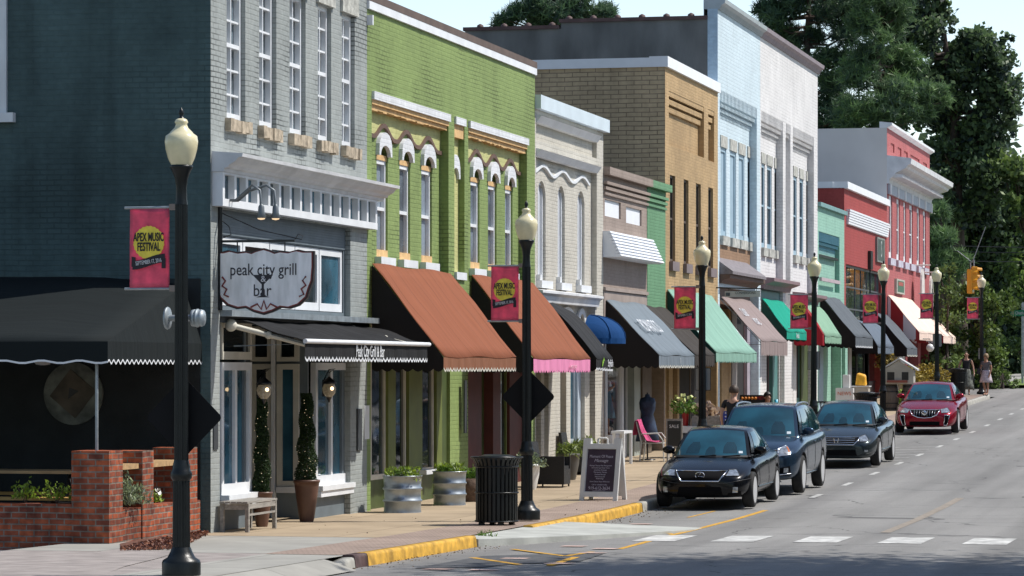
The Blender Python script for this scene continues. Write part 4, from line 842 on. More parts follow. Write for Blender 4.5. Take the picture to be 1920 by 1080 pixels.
mb=MB(); band(mb,[(-.2,4.6),(.05,4.6),(.1,4.68),(.3,4.74),(.3,4.84),(-.2,4.85)],rB['y0'],Yp(1416)); part(mb,'cornice',BRN,t6)
mb=MB(); band(mb,[(-.2,4.62),(.08,4.62),(.12,4.75),(.4,4.85),(.4,4.95),(-.2,5.0)],rW1['y0'],Yp(1477)); part(mb,'cornice',MAU,t6)
mb=MB(); band(mb,[(-.2,4.32),(.08,4.32),(.12,4.45),(.4,4.55),(.4,4.65),(-.2,4.7)],Yp(1486),Yp(1529)); part(mb,'cornice',MAU,t6)
mb=MB(); mb.box(FX-.22,FX-.1,yb6+.2,Yp(1468),3.7,4.6); mb.box(FX-.22,FX-.1,Yp(1487),Yp(1529),3.7,4.3); part(mb,'fascia',TEL,t6)
mb=MB(); mb.box(FX-.22,FX-.1,Yp(1350),Yp(1412),3.9,4.6); part(mb,'fascia',BRN,t6)
GRS=mat('grey_stone_post',(.33,.32,.31),.7,var=.12)
front(t6,[(1346.5,1351,'post',TANF,.3),(1351,1373,'door',BLACK),(1373,1382,'post',GRS),(1382,1398,'win',MAU,.5),(1398,1408,'post',mat('lilac_post',(.36,.33,.38)),.05),(1408,1416,'post',BRN),(1416,1425,'post',WHB,.2),(1427,1443,'win',MAU,.4),(1443,1452,'post',TEL,.1),(1452,1467,'post',WHB,.15),(1467,1472,'win',TEL,.5),
          (1473,1479,'post',WHB,.25),(1480,1500,'win',TEL,.5),(1500,1512,'post',DGRN,.05),(1512,1524,'win',TEL,.5),(1524,1533,'post',PB,.2)],0,3.9,FX-.3)
MV=fabric('mauve_canvas',(.27,.215,.205)); GRC=fabric('emerald_canvas',(.008,.30,.205)); RDC=fabric('red_canvas',(.33,.02,.03),seams=False); SGC=fabric('sage_canvas',(.22,.37,.26))
zt=Zp(1350,557); a9=awning(t6,1350,1404,zt,2.98,1.15,MV,vh=.36,side=False,label='dusty mauve awning with open ends and white lettering')
text('CLASSY','lettering',WHITE,a9,(FX+.42,Yp(1369),zt-(zt-2.98)*.37+.05),slope_rot(zt,2.98,1.15),size=.42,sx=.7)
text('MOSAIC','lettering',WHITE,a9,(FX+.66,Yp(1377),zt-(zt-2.98)*.57+.05),slope_rot(zt,2.98,1.15),size=.36,sx=.7)
zt=Zp(1427,560); a10=awning(t6,1427,1466,zt,Zp(1472,622,FX+.75),.78,GRC,fabric('dark_green_side',(.02,.06,.045)),vh=.22,saw=False,label='bright emerald green awning with short valance')
text('Anna\'s','lettering',WHITE,a10,(FX+.81,Yp(1447),Zp(1472,622,FX+.75)-.1),ROT_ST,size=.24)
a11=awning(t6,1487,1491,4.4,3.3,.95,RDC,RDC,vh=.3,curve=.16,label='narrow red curved awning')
a12=awning(t6,1490,1523,4.45,3.25,.98,SGC,fabric('dark_green_side',(.02,.06,.045)),vh=.18,curve=.12,label='faded sage green awning')
# projecting board sign of the tan building
yS=Yp(1344)
# ---------------------------------------------------------------- 7 mint building
MNB=brick('mint_painted_brick',(.28,.49,.39),mort=(.2,.37,.29),mv=.05,ms=.013,stain=.08,bump=.6,rowh=.1,bw=.26)
t7,w7=building('mint_building','single-storey mint green painted brick shop with dark corbelled band',1533,1583,7.72,[MNB],[H(Yp(1535),Yp(1574),4.9,6.88,.16,0),H(Yp(1534.5),Yp(1577),-.3,4.3,.35,0)],back=-36)
mouse(t7,Yp(1535.2),Yp(1573.8),mat('blue_corbel',(.06,.20,.26),.6),z=6.86,d=.16,step=.26)
mb=MB(); mb.box(FX-.155,FX-.02,Yp(1535),Yp(1573),6.04,6.12); part(mb,'iron_band',BLACK,t7)
mb=MB(); mb.box(FX,FX+.09,Yp(1536),Yp(1571),5.2,5.32); part(mb,'trim',mat('pinkish_trim',(.45,.36,.38)),t7)
mb=MB(); mb.box(FX-.35,FX+.12,Yp(1533),Yp(1583)+.05,7.72,7.86); part(mb,'coping',mat('teal_cap',(.16,.30,.30),.5),t7)
mb=MB(); mb.box(FX-.3,FX+.12,Yp(1578.5),Yp(1583),-.2,4.3); part(mb,'pilaster',MNB,t7)
zt=Zp(1537,555); SL2=fabric('dark_slate_canvas',(.105,.12,.135)); a13=awning(t7,1537,1572,zt,Zp(1600,632,FX+1.2),1.22,SL2,SIDEK,vh=.3,label='dark slate awning against the mint wall',trim=WHITE)
# ---------------------------------------------------------------- 8 red shop
REDB=brick('red_painted_brick',(.35,.065,.06),mort=(.27,.055,.05),mv=.07,ms=.013,stain=.1,rowh=.1,bw=.26)
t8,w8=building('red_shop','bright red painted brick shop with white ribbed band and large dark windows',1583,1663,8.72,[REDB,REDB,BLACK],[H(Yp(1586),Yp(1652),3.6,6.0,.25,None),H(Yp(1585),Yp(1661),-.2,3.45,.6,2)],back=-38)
mb=MB(); mb.box(FX-.4,FX+.13,Yp(1583)+.0,Yp(1663),8.70,8.95); mb.box(FX-1.5,FX-.401,Yp(1583)-.06,Yp(1583)+.3,8.72,8.95); part(mb,'coping',BRD,t8)
mb=MB(); 
for k in range(6): mb.box(FX,FX+.14-.012*k,Yp(1587),Yp(1662),7.98-.09*k-.07,7.98-.09*k)
mb.box(FX,FX+.05,Yp(1587)+.01,Yp(1662)-.01,7.44,7.98); part(mb,'ribbed_band',BRD,t8)
sash(t8,Yp(1586),Yp(1652),3.6,6.0,FX-.1,mat('grey_metal_frame',(.12,.13,.14),.4,metal=.4),ygl,rail=False,cols=3,rows=3,fw=.08,mull=.06)
mb=MB(); mb.box(FX,FX+.09,Yp(1641),Yp(1655),Zp(1647,492),Zp(1647,446)); pl=part(mb,'sign_board',mat('pewter_frame',(.22,.24,.22),.5),t8)
mb=MB(); mb.box(FX+.09,FX+.095,Yp(1642),Yp(1654),Zp(1647,489),Zp(1647,449)); part(mb,'panel',mat('dark_green_panel',(.05,.075,.06),.6,var=.5,scale=4),pl)
text('S','lettering',mat('pewter',(.4,.42,.4)),pl,(FX+.1,(Yp(1642)+Yp(1654))/2,Zp(1648,469)),ROT_ST,size=.9)
mb=MB(); mb.tube([(FX+.05,Yp(1629),3.2),(FX+.05,Yp(1629),6.4)],.03,6); mb.box(FX+.0,FX+.12,Yp(1627),Yp(1631),6.0,6.7); part(mb,'light_fitting',BLACK,t8)
front(t8,[(1586,1592,'post',mat('pale_grey_pipe',(.45,.47,.5)),.1),(1592,1608,'win',BLACK,.3),(1608,1622,'win',BLACK,.5),(1622,1630,'door',BLACK),(1630,1650,'win',BLACK,.5),(1650,1656,'post',CREAMW,.1)],0,3.4,FX-.4)
zt=Zp(1600,587); AWB=fabric('blue_grey_canvas',(.12,.15,.19),seams=False)
a14=awning(t8,1600,1632,4.0,3.0,.9,AWB,SIDEK,vh=.2,curve=.2,label='small blue-grey rounded awning')
a15=awning(t8,1640,1661,Zp(1655,596)+.15,2.98,1.25,SL2,SIDEK,vh=.25,label='dark grey awning beside the striped one',trim=CREAMW)
# ---------------------------------------------------------------- 9 red brick bank-like building
PKB=brick('rose_painted_brick',(.43,.13,.13),mort=(.33,.10,.10),mv=.08,ms=.014,stain=.12,rowh=.1,bw=.26); LGR=mat('light_grey_render',(.66,.64,.61),.85,var=.08,scale=.6)
wf=[(1666.5,1673),(1681,1687),(1694,1699),(1705,1711.5),(1719,1724.5),(1730.5,1736)]
t9,w9=building('cornice_building','rose red two-storey corner building with deep projecting white cornice',1663,1743,11.85,[PKB,LGR],[H(*px2y(a,b),6.66,9.2,.15,None) for a,b in wf]+[H(*px2y(a,b),11.0,11.35,.05,0) for a,b in ((1670,1677),(1683,1690),(1695,1702),(1707,1724),(1731,1738))]+[H(Yp(1665),Yp(1722),0,3.9,.6,None)],back=-40)
mb=MB(); band(mb,[(-.3,11.85),(.02,11.85),(.08,11.9),(.2,11.95),(.2,12.05),(-.3,12.1)],Yp(1663),Yp(1743)+.2); part(mb,'coping',WHITE,t9)
zc=10.6; prof=[(0,9.62),(.08,9.62),(.1,9.8),(.3,9.95),(.35,10.05),(.75,10.22),(.8,10.32),(.95,10.4),(.98,10.6),(.9,10.63),(0,10.75)]
CN=MATS['cornice_white']; 
mb=MB(); 
# one solid whose profile also steps out at both ends
for i in range(len(prof)-1):
    (a,za),(b,zb_)=prof[i],prof[i+1]; ya,yb=Yp(1663),Yp(1743)
    ea,eb=min(a,.95),min(b,.95)
    mb.quad((FX+a,ya,za),(FX+a,yb+ea,za),(FX+b,yb+eb,zb_),(FX+b,ya,zb_)); mb.quad((FX+a,yb+ea,za),(FX-.3,yb+ea,za),(FX-.3,yb+eb,zb_),(FX+b,yb+eb,zb_))
mb.poly([(FX+a,Yp(1663),z) for a,z in prof]); part(mb,'cornice',CN,t9)
mb=MB(); n=44
for i in range(n): yy=Yp(1663)+.1+(Yp(1743)-Yp(1663))*i/n; mb.box(FX+.1,FX+.62,yy,yy+.16,9.86,9.97+.02)
part(mb,'dentil',CN,t9)
mb=MB(); mb.box(FX,FX+.1,Yp(1664),Yp(1743),9.22,9.6)
part(mb,'frieze',mat('blue_grey_frieze',(.40,.44,.50),.6,var=.1),t9)
for i in range(7): mb=MB(); yy=Yp(1664)+(Yp(1743)-.4-Yp(1664))*i/6; mb.box(FX+.1,FX+.14,yy,yy+.35,9.2,9.62); part(mb,'bracket',WHITE,t9)
for a,b in wf:
    sash(t9,*px2y(a,b),6.66,9.2,FX-.05,WHITE,mat('maroon_blind',(.14,.03,.04),.6),cols=1,rows=1,fw=.2,dep_=.1)
    mb=MB(); mb.box(FX-.05,FX+.12,Yp(a)-.3,Yp(b)+.3,6.38,6.655); part(mb,'sill',mat('lilac_sill',(.5,.48,.56),.6),t9)
mb=MB(); mb.box(FX,FX+.1,Yp(1677),Yp(1692),Zp(1684,551),Zp(1684,524)); pl=part(mb,'sign_board',mat('sign_cream',(.42,.42,.36)),t9)
mb=MB(); mb.box(FX+.1,FX+.104,Yp(1678.5),Yp(1690.5),Zp(1684,548),Zp(1684,527)); part(mb,'panel',mat('sign_green',(.05,.13,.08)),pl)
mb=MB(); mb.box(FX+.104,FX+.108,Yp(1680),Yp(1689),Zp(1684,536),Zp(1684,529)); part(mb,'panel',mat('sign_red',(.35,.08,.06)),pl)
RDP=mat('red_paint',(.22,.03,.03),.5,var=.15)
mb=MB(); mb.box(FX-.4,FX+.3,Yp(1727),Yp(1738),0,4.5); part(mb,'pier',RDP,t9)
front(t9,[(1664,1671,'post',CREAMW,.05),(1671,1684,'win',CREAMW,.5),(1684,1692,'post',CREAMW,.1),(1692,1697,'post',RDP,.1),(1698,1722,'win',CREAMW,.6)],0,3.9,FX-.3)
STR=fabric('blush_canvas',(.80,.62,.52)); STS=fabric('striped_side',(.30,.035,.035),seams=False,stripe=((.62,.60,.60),0,.5),)
zt=Zp(1661.5,553); zf=Zp(1717,624,FX+1.25)
a16=awning(t9,1663,1708,zt,zf,1.3,STR,STS,vh=.24,label='pale blush awning with red and white striped end')
a17=awning(t9,1712,1737,Zp(1716,581),zf-.05,1.3,STR,STS,vh=.24,label='second pale blush awning, lower and nearer the corner pier')
for p,z0,z1 in ((1712,4.5,6.5),(1729,4.6,6.3)):
    m2=MB(); zc_=(z0+z1)/2; hh=(z1-z0)/2; X_=FX+.4; m2.prism([(Yp(p)+.62*math.cos(a*math.pi/12),zc_+hh*math.sin(a*math.pi/12)) for a in range(24)],X_-.04,X_+.04,axis='x'); m2.tube([(FX,Yp(p),z1+.15),(X_+.35,Yp(p),z1+.15)],.03,6); m2.tube([(X_,Yp(p),z1+.15),(X_,Yp(p),z1-.05)],.02,6)
    part(m2,'oval_sign',mat('aged_white',(.62,.58,.54),.6,var=.2,scale=4),t9)
# ================================================================== buildings across the street (seen in glass and paint)
ca_=[(.42,.40,.36),(.36,.20,.13),(.5,.47,.40),(.22,.25,.27),(.40,.28,.2)]
yy=26
for i in range(9):
    L=11+3*((i*7)%3); hh=6.0+((i*5)%4)*.9
    t=thing('street_building','%s brick building across the street, storey height %s, out of the picture'%(['grey','brown','cream','slate','tan'][i%5],['low','middling','tall'][i%3]),'building',(7.5,yy,S(yy)),group='buildings across the street')
    bm=brick('across_brick_%d'%(i%5),ca_[i%5],mv=.12)
    mb=MB(); mb.box(7.5,18,yy,yy+L-.02,S(yy)-.3,hh); part(mb,'wall',bm,t)
    mb=MB(); mb.box(7.2,7.499,yy,yy+L-.02,hh-.3,hh+.15); part(mb,'cornice',WHITE,t)
    for k in range(3):
        mb=MB(); a=yy+L*(k+.2)/3; mb.box(7.45,7.499,a,a+L*.2,.8,2.8); part(mb,'window',GLASS,t)
        if hh>6.5: mb=MB(); mb.box(7.45,7.499,a,a+1.2,4.0,5.6); part(mb,'window',GLASS,t)
    yy+=L
# ================================================================== STREET FURNITURE
LAMPG=mat('lamp_globe_glass',(.72,.65,.42),.18,var=.1,scale=6,spec=.6)
LAMPB=mat('black_gloss_iron',(.008,.010,.010),.35,var=.25,scale=10,bump=.1,bscale=60,spec=.35)
BACK=mat('sign_back_grey',(.30,.31,.30),.5,var=.1,metal=.3)
LAMPS=[(340,0.0),(988,-.165),(1317,-.06),(1525,.17),(1655,.46),(1757,.86),(1841,1.10)]
def make_lamp():
    t=thing('street_lamp','x','street lamp',(0,0,0),local=True)
    mb=MB(); mb.lathe([(.21,0),(.21,.13),(.2,.16),(.15,.19),(.12,.25),(.10,.30)],n=24,mi=0); mb.build('base',LAMPB,t)
    mb=MB(); mb.lathe([(.095,.28),(.092,1.02),(.09,1.04)],n=32,flute=.12,smooth=False); mb.lathe([(.095,1.02),(.115,1.05),(.118,1.1),(.10,1.13),(.095,1.17),(.085,1.22),(.08,1.24)],n=24)
    mb.lathe([(.078,1.22),(.068,4.02)],n=32,flute=.12,smooth=False); mb.build('pole',LAMPB,t)
    mb=MB(); mb.lathe([(.07,4.0),(.062,4.06),(.058,4.18),(.07,4.28),(.10,4.36),(.125,4.40),(.125,4.42),(.105,4.43)],n=24); mb.build('collar',LAMPB,t)
    mb=MB(); mb.lathe([(.11,4.425),(.145,4.5),(.172,4.6),(.182,4.68),(.172,4.74),(.13,4.77),(.12,4.785),(.075,4.83),(.06,4.87),(.075,4.89),(.06,4.92),(.04,4.93)],n=28); mb.build('globe',LAMPG,t)
    mb=MB(); mb.lathe([(.04,4.925),(.035,4.94),(.018,4.95),(.03,4.98),(.028,5.01),(.012,5.035),(.002,5.05)],n=12); mb.build('finial',LAMPB,t)
    return t
lab=['black fluted street lamp nearest the camera beside the grey corner building','black fluted street lamp standing behind the black litter bin','black fluted street lamp before the mint awning, behind the black sedan',
     'black fluted street lamp between the emerald awning and the dark blue suv','black fluted street lamp behind the dark grey sedan, before the red shop','black fluted street lamp just behind the red sedan','black fluted street lamp at the far corner between two women']
banl=['pink festival banner on the nearest lamp, in front of the slate wall','pink festival banner on the lamp over the second rust awning','pink festival banner in front of the mint awning','pink festival banner before the small red awning',
      'pink festival banner in front of the blue-grey awnings','pink festival banner beside the blush awning','pink festival banner below the amber traffic light']
lamp0=make_lamp()
PINK=mat('banner_pink',(.80,.18,.28),.7,var=.2,scale=7,detail=7)
_n=PINK.node_tree; _t=_n.nodes.new('ShaderNodeBsdfTranslucent'); _x=_n.nodes.new('ShaderNodeMixShader'); _x.inputs[0].default_value=.5; _b=_n.nodes['Principled BSDF']; _n.links.new(_b.inputs['Base Color'].links[0].from_socket,_t.inputs[0]); _n.links.new(_b.outputs[0],_x.inputs[1]); _n.links.new(_t.outputs[0],_x.inputs[2]); _n.links.new(_x.outputs[0],_n.nodes['Material Output'].inputs[0])
BX_=0
BYEL=mat('banner_yellow',(.85,.68,.08),.7,var=.15,scale=12); BBLK=mat('banner_ink',(.02,.018,.025),.7,var=0); BWH=mat('banner_white',(.7,.7,.72),.7,var=0); BMAG=mat('banner_light_pink',(.62,.16,.26),.7,var=.2,scale=6); BPUR=mat('banner_violet',(.33,.05,.16),.7,var=.2,scale=5)
def make_banner():
    t=thing('banner','x','banner',(0,0,0),local=True,group='festival banners on the street lamps')
    W,Hh=.46,.88; mb=MB(); n=10; m=12
    for j in range(m+1):
        for i in range(n+1):
            u=i/n; v=j/m; mb.v.append((-.14-W*u-.03*(1-v)*0+.02*v*(-1 if False else 0)-.035*(1-v)*u*0, .005*math.sin(u*5+v*3)+.004*math.sin(v*9), v*Hh))
    for j in range(m):
        for i in range(n): a=j*(n+1)+i; mb.f.append((a,a+1,a+n+2,a+n+1)); mb.m.append(0); mb.sm.append(True)
    c=mb.build('cloth',PINK,t); s_=c.modifiers.new('t','SOLIDIFY'); s_.thickness=.003
    cx=-.14-W/2; f=-.022
    mb=MB(); mb.poly([(cx+.175*math.cos(a*math.pi/24)*(1+.05*(a%2)),f,.50+.175*math.sin(a*math.pi/24)*(1+.05*(a%2))) for a in range(48)][::-1]); mb.build('sun_emblem',BYEL,t)
    mb=MB(); 
    k=14
    for i in range(k):
        x0=cx-.19+.38*i/k; x1=cx-.19+.38*(i+1)/k; z=lambda x:.245+.018*math.sin((x-cx)*11)+(x-cx)*.12
        mb.quad((x0,f-.003,z(x0)),(x1,f-.003,z(x1)),(x1,f-.003,z(x1)+.095),(x0,f-.003,z(x0)+.095))
    mb.quad((cx-.2,f-.004,.24),(cx-.15,f-.004,.23),(cx-.15,f-.004,.34),(cx-.2,f-.004,.35)); mb.quad((cx+.15,f-.004,.22),(cx+.2,f-.004,.22),(cx+.2,f-.004,.33),(cx+.15,f-.004,.33)); mb.build('ribbon',BBLK,t)
    text('APEX MUSIC','lettering',BBLK,t,(cx,f-.005,.555),ROT_CAM,size=.128,sx=.50,off=.0025); text('FESTIVAL','lettering',BBLK,t,(cx,f-.005,.45),ROT_CAM,size=.128,sx=.52,off=.0025)
    text('SEPTEMBER 17, 2016','lettering',BWH,t,(cx,f-.008,.29),Euler((R(90),R(-7),0)),size=.062,sx=.56)
    for z in (0,Hh):
        mb=MB(); mb.tube([(-.05,0,z),(-.66,0,z)],.014,8); mb.build('rod',STEEL,t)
    for z in (0,Hh):
        mb=MB(); mb.box(-.13,-.04,-.03,.03,z-.03,z+.035); mb.build('clamp',mat('clamp_metal',(.25,.2,.18),.5,metal=.5),t)
    return t
ban0=make_banner()
def make_diamond():
    t=thing('diamond_sign','x','road sign',(0,0,0),local=True,group='diamond signs seen from behind')
    mb=MB(); h=.43; r=.05; pts=[]
    for k in range(4):
        a=k*math.pi/2; c=Vector((math.cos(a),math.sin(a)))*(h-r*1.2)
        for d in (-.7,0,.7): pts.append((c.x+r*math.cos(a+d)*1.0,c.y+r*math.sin(a+d)*1.0))
    mb.prism(pts,.09,.094); mb.build('plate',mat('sign_black_back',(.006,.006,.007),.7,var=.1,spec=.2),t)
    mb=MB(); mb.box(-.03,.03,.05,.089,-.3,.3); mb.build('strap',LAMPB,t); return t
dia0=make_diamond()
def make_plate():
    t=thing('parking_sign','x','road sign',(0,0,0),local=True,group='small plates strapped to the lamps')
    mb=MB(); mb.prism([(x,z) for x,z in ((-.13,-.225),(.13,-.225),(.15,-.2),(.15,.2),(.13,.225),(-.13,.225),(-.15,.2),(-.15,-.2))],.085,.089); mb.build('plate',BACK,t)
    mb=MB(); 
    for a,b,c,d in ((-.16,-.15,-.23,.23),(.15,.16,-.23,.23)): mb.box(a,b,.08,.092,c,d)
    mb.box(-.16,.16,.08,.092,.225,.235); mb.box(-.16,.16,.08,.092,-.235,-.225); mb.build('rim',LAMPB,t); return t
pla0=make_plate()
usedb=usedd=usedp=False
dz_=Zp(343,783,LX)
for i,(px,zz) in enumerate(LAMPS):
    y=Yp(px,LX); l=lamp0 if i==0 else copy_tree(lamp0); l.location=(LX,y,zz); l['label']=lab[i]; l['group']='street lamps along the kerb'
    if i: l.rotation_euler=(R(random.uniform(-.4,.4)),R(random.uniform(-.4,.4)),0)
    b=ban0 if i==0 else copy_tree(ban0); zb_={0:Zp(340,541,LX),1:Zp(988,602,LX),2:Zp(1317,617,LX),3:Zp(1525,616,LX),4:Zp(1655,606,LX),5:Zp(1757,597,LX),6:Zp(1841,598,LX)}[i]
    b.location=(LX,y,zb_); b['label']=banl[i]; b.rotation_euler=(0,0,R(random.uniform(-6,6)))
    if i<2:
        d=dia0 if i==0 else copy_tree(dia0); d.location=(LX,y,Zp(px,783 if i==0 else 744,LX)); d['label']=['black diamond road sign seen from behind on the nearest lamp','black diamond road sign seen from behind over the litter bin'][i]
        if i: d.scale=(1,1,1)
    if i in (2,3,5,6):
        p=pla0 if i==2 else copy_tree(pla0); p.location=(LX,y,Zp(px,{2:711,3:676,5:638,6:663}[i],LX)); p['label']={2:'grey plate sign on the lamp behind the black sedan',3:'grey plate sign on the lamp beside the mint building',5:'grey plate sign on the lamp behind the red sedan',6:'grey plate sign on the lamp at the far corner'}[i]
# galvanised fitting behind lamp 1
x=LX; y=Yp(340,LX)+.16; z=Zp(340,596,LX)
mb=MB(); t=thing('crossing_push_button_fitting','galvanised round fitting with a flat disc clamped across the nearest lamp','fitting',(x,y,z))
mb.tube([(x-.2,y,z),(x+.18,y,z)],.035,12); part(mb,'tube',STEEL,t)
def lathx(prof,cx,cy,cz,n=18):
    m_=MB(); m_.lathe(prof,(0,0,0),n); m_.v=[(cx+c,cy+b,cz+a) for a,b,c in m_.v]; return m_
part(lathx([(.03,-.02),(.12,-.015),(.125,0),(.12,.01),(.03,.02)],x-.21,y,z),'disc',STEEL,t)
part(lathx([(.05,-.06),(.09,-.05),(.095,-.02),(.08,-.01),(.1,0),(.1,.02),(.08,.03),(.095,.05),(.085,.08),(.03,.095)],x+.12,y,z),'knob',STEEL,t)
# hanging sign of the corner restaurant -------------------------------------
ys=Yp(405)-.05+.2; SGW=mat('sign_weathered_white',(.88,.89,.87),.6,var=.22,scale=4,detail=7,stretch=(2,1,.5)); SGK=mat('sign_dark_brown',(.03,.02,.018),.5); SGR=mat('sign_red_line',(.22,.03,.025),.5)
k=dep(FX,ys)/F_PX
def PS(px,py): return (FX-.08+(px-409)*1.09*k/CA, CAM_H+(HOR-py)*k)
t=thing('hanging_sign','ornate white restaurant board hanging from an iron bracket on the grey corner building','sign',(FX,ys,PS(409,460)[1]))
half=[(500,466),(512,470),(520,474),(530,471),(545,473),(560,469),(572,472),(588,472),(588,500),(586,528),(580,545),(576,560),(562,574),(545,580),(530,578),(515,586),(500,591)]
def mir(h): return h+[(1000-a-2,b) for a,b in h[::-1][1:-1]]
out=[PS(a-3,b) for a,b in mir(half)]
def shrink(ps,q):
    cx=sum(p[0] for p in ps)/len(ps); cz=sum(p[1] for p in ps)/len(ps); return [(cx+(a-cx)*(1-q*.7),cz+(b-cz)*(1-q)) for a,b in ps]
mb=MB(); mb.prism(out,ys-.03,ys+.03); bd=part(mb,'board',SGK,t)
mb=MB(); mb.prism(shrink(out,.045),ys-.036,ys-.0301); part(mb,'red_line',SGR,bd)
mb=MB(); mb.prism(shrink(out,.075),ys-.041,ys-.0361); part(mb,'panel',SGW,bd)
f=ys-.043
def wl(px,py): a,b=PS(px,py); return (a,f,b)
LT=mat('sign_ink',(.025,.022,.03),.5,var=0)
text('peak city grill','lettering',LT,bd,wl(497,507),ROT_CAM,size=.245,sx=.78,off=.001); text('bar','lettering',LT,bd,wl(495,546),ROT_CAM,size=.25,sx=.85)
mb=MB(); 
for tri in (((478,516),(514,516),(496,536)),((494,534),(498,534),(498,556),(494,556)),((484,558),(508,558),(500,555),(492,555))): mb.poly([wl(a,b) for a,b in tri])
part(mb,'glass_emblem',LT,bd); 
text('&','lettering',BWH,bd,(wl(497,524)[0],f-.004,wl(497,524)[2]),ROT_CAM,size=.13)
for (a,b,s) in ((425,540,1),(571,540,-1),(498,574,0)):
    mb=MB(); X,Z=PS(a,b)
    if s: pts=[(X,f-.004,Z+.16),(X+.05*s,f-.004,Z+.1),(X+.0*s,f-.004,Z+.03),(X+.07*s,f-.004,Z-.02),(X+.03*s,f-.004,Z-.1),(X+.1*s,f-.004,Z-.13)]
    else: pts=[(X-.2,f-.004,Z-.02),(X-.1,f-.004,Z+.03),(X-.04,f-.004,Z-.05),(X,f-.004,Z+.08),(X+.04,f-.004,Z-.05),(X+.1,f-.004,Z+.03),(X+.2,f-.004,Z-.02)]
    mb.tube(pts,.014,6); part(mb,'scroll',SGR,bd)
z0=PS(409,453)[1]; mb=MB(); mb.box(FX+.01,FX+1.15,ys-.02,ys+.02,z0-.015,z0+.02); mb.tube([(FX+.03,ys,z0-1.0),(FX+.03,ys,z0+.5)],.02,6); mb.tube([(FX+.03,ys,z0+.42),(FX+.6,ys,z0+.17),(FX+1.25,ys,z0+.02)],.008,6)
mb.tube([(FX+1.15,ys,z0+.02),(FX+1.2,ys,z0+.1),(FX+1.27,ys,z0+.07),(FX+1.25,ys,z0+.02)],.007,6); mb.tube([(FX+.05,ys,z0+.05),(FX+.18,ys,z0+.1),(FX+.15,ys,z0+.22),(FX+.05,ys,z0+.3)],.008,6)
for px in (450,533): a,b=PS(px,468); mb.tube([(a,ys,z0),(a,ys,b-.03)],.01,6)
mb.box(FX,FX+.03,ys-.06,ys+.06,z0-1.0,z0+.5); part(mb,'bracket',BLACK,t)
# twin gooseneck lamps over the sign
t=thing('gooseneck_light','twin grey gooseneck spotlights curving over the restaurant sign','light',(FX,ys,z0+.55))
for dx,dzz,e in ((.62,0,.0),(.80,-.02,.12)):
    mb=MB(); zb=z0+.62; mb.tube([(FX+.02,ys+e,zb-.02),(FX+.25,ys+e,zb-.02),(FX+.42,ys+e,zb+.12),(FX+dx-.12,ys+e,zb+.2),(FX+dx,ys+e,zb+.12),(FX+dx+.02,ys+e,zb-.12)],.02,8); n_=part(mb,'neck',mat('grey_metal',(.16,.18,.19),.4,metal=.4),t)
    mb=MB(); mb.lathe([(.02,.12),(.045,.08),(.05,0),(.075,-.08),(.07,-.085)],(FX+dx+.02,ys+e,zb-.2),12); part(mb,'lamp_head',MATS['grey_metal'],n_)
    mb=MB(); mb.lathe([(.06,-.082),(.05,-.1),(.01,-.11)],(FX+dx+.02,ys+e,zb-.2),12); part(mb,'bulb',mat('warm_bulb',(.7,.6,.45),.3,var=0,emit=((1,.7,.4),.8)),n_)
# tan building's projecting sign
yS=Yp(1346)-.3; k=dep(-13.5,yS)/F_PX
t=thing('hanging_sign','thin grey horizontal board hanging between the mint awning and the mauve awning','sign',(FX,yS,Zp(1345,550)))
X0=Xq(1327,yS);X1=Xq(1392,yS);za=Zq(1360,546,yS);zb=Zq(1360,557,yS)
X0=FX+.25; X1=X0+(65*k/CA)
mb=MB(); mb.box(X0,X1,yS-.02,yS+.02,zb,za); bd=part(mb,'board',mat('sign_grey',(.42,.44,.44),.6),t)
text('CONVERSIONS','lettering',LT,bd,((X0+X1)/2+.08,yS-.024,(za+zb)/2+.03),ROT_CAM,size=.10,sx=.85); mb=MB(); mb.box(X0+.02,X0+.14,yS-.024,yS-.0201,zb+.03,za-.04); part(mb,'picture',mat('sign_picture',(.05,.07,.09),.5,var=.5,scale=20),bd); mb=MB(); mb.box(X0-.01,X1+.01,yS-.018,yS+.018,za+.0005,za+.012); part(mb,'border',BLACK,bd)
mb=MB(); mb.tube([(FX,yS,za+.1),(X1+.1,yS,za+.06)],.02,6); mb.tube([(X0+.1,yS,za),(X0+.1,yS,za+.1)],.008,5); mb.tube([(X1-.1,yS,za),(X1-.1,yS,za+.1)],.008,5); part(mb,'bracket',BLACK,t)
# ---------------------------------------------------------------- brick patio at the side of the corner building
RB=brick('bare_red_brick',(.38,.095,.04),mort=(.20,.16,.13),mv=.5,c2=(.13,.04,.028),var=.35,ms=.011,stain=.45,bump=.9,soft=0,rough=.85,rowh=.079,bw=.215)
XE=-15.02; yF=Y0-3.9
zs0=S(42)-.1
t=thing('patio_wall','low red brick patio wall with square brick pillars beside the corner building','wall',(XE,yF,zs0))
mb=MB(); mb.box(-30,XE-.5,yF+.02,yF+.3,zs0-.3,.42); mb.box(XE-.3,XE-.02,yF+.5,Y0-.05,zs0-.3,.33); part(mb,'low_wall',RB,t)
pill=[(yF,.53,1.13),(yF+1.32,.45,1.1),(Y0-.75,.5,1.1)]
for (yy,w_,zt_) in pill:
    mb=MB(); mb.box(XE-w_,XE,yy,yy+w_,zs0-.3,zt_); part(mb,'pillar',RB,t)
mb=MB(); yy=yF+.6
PLK=mat('plank_wood',(.42,.27,.13),.7,var=.25,scale=3,stretch=(1,4,4))
mb.box(XE-.42,XE-.05,yF+.531,yF+1.319,.86,.93); part(mb,'counter_plank',PLK,t); mb=MB(); mb.box(XE-.42,XE-.05,yF+1.78,Y0-.76,.86,.93); part(mb,'counter_plank',PLK,t)
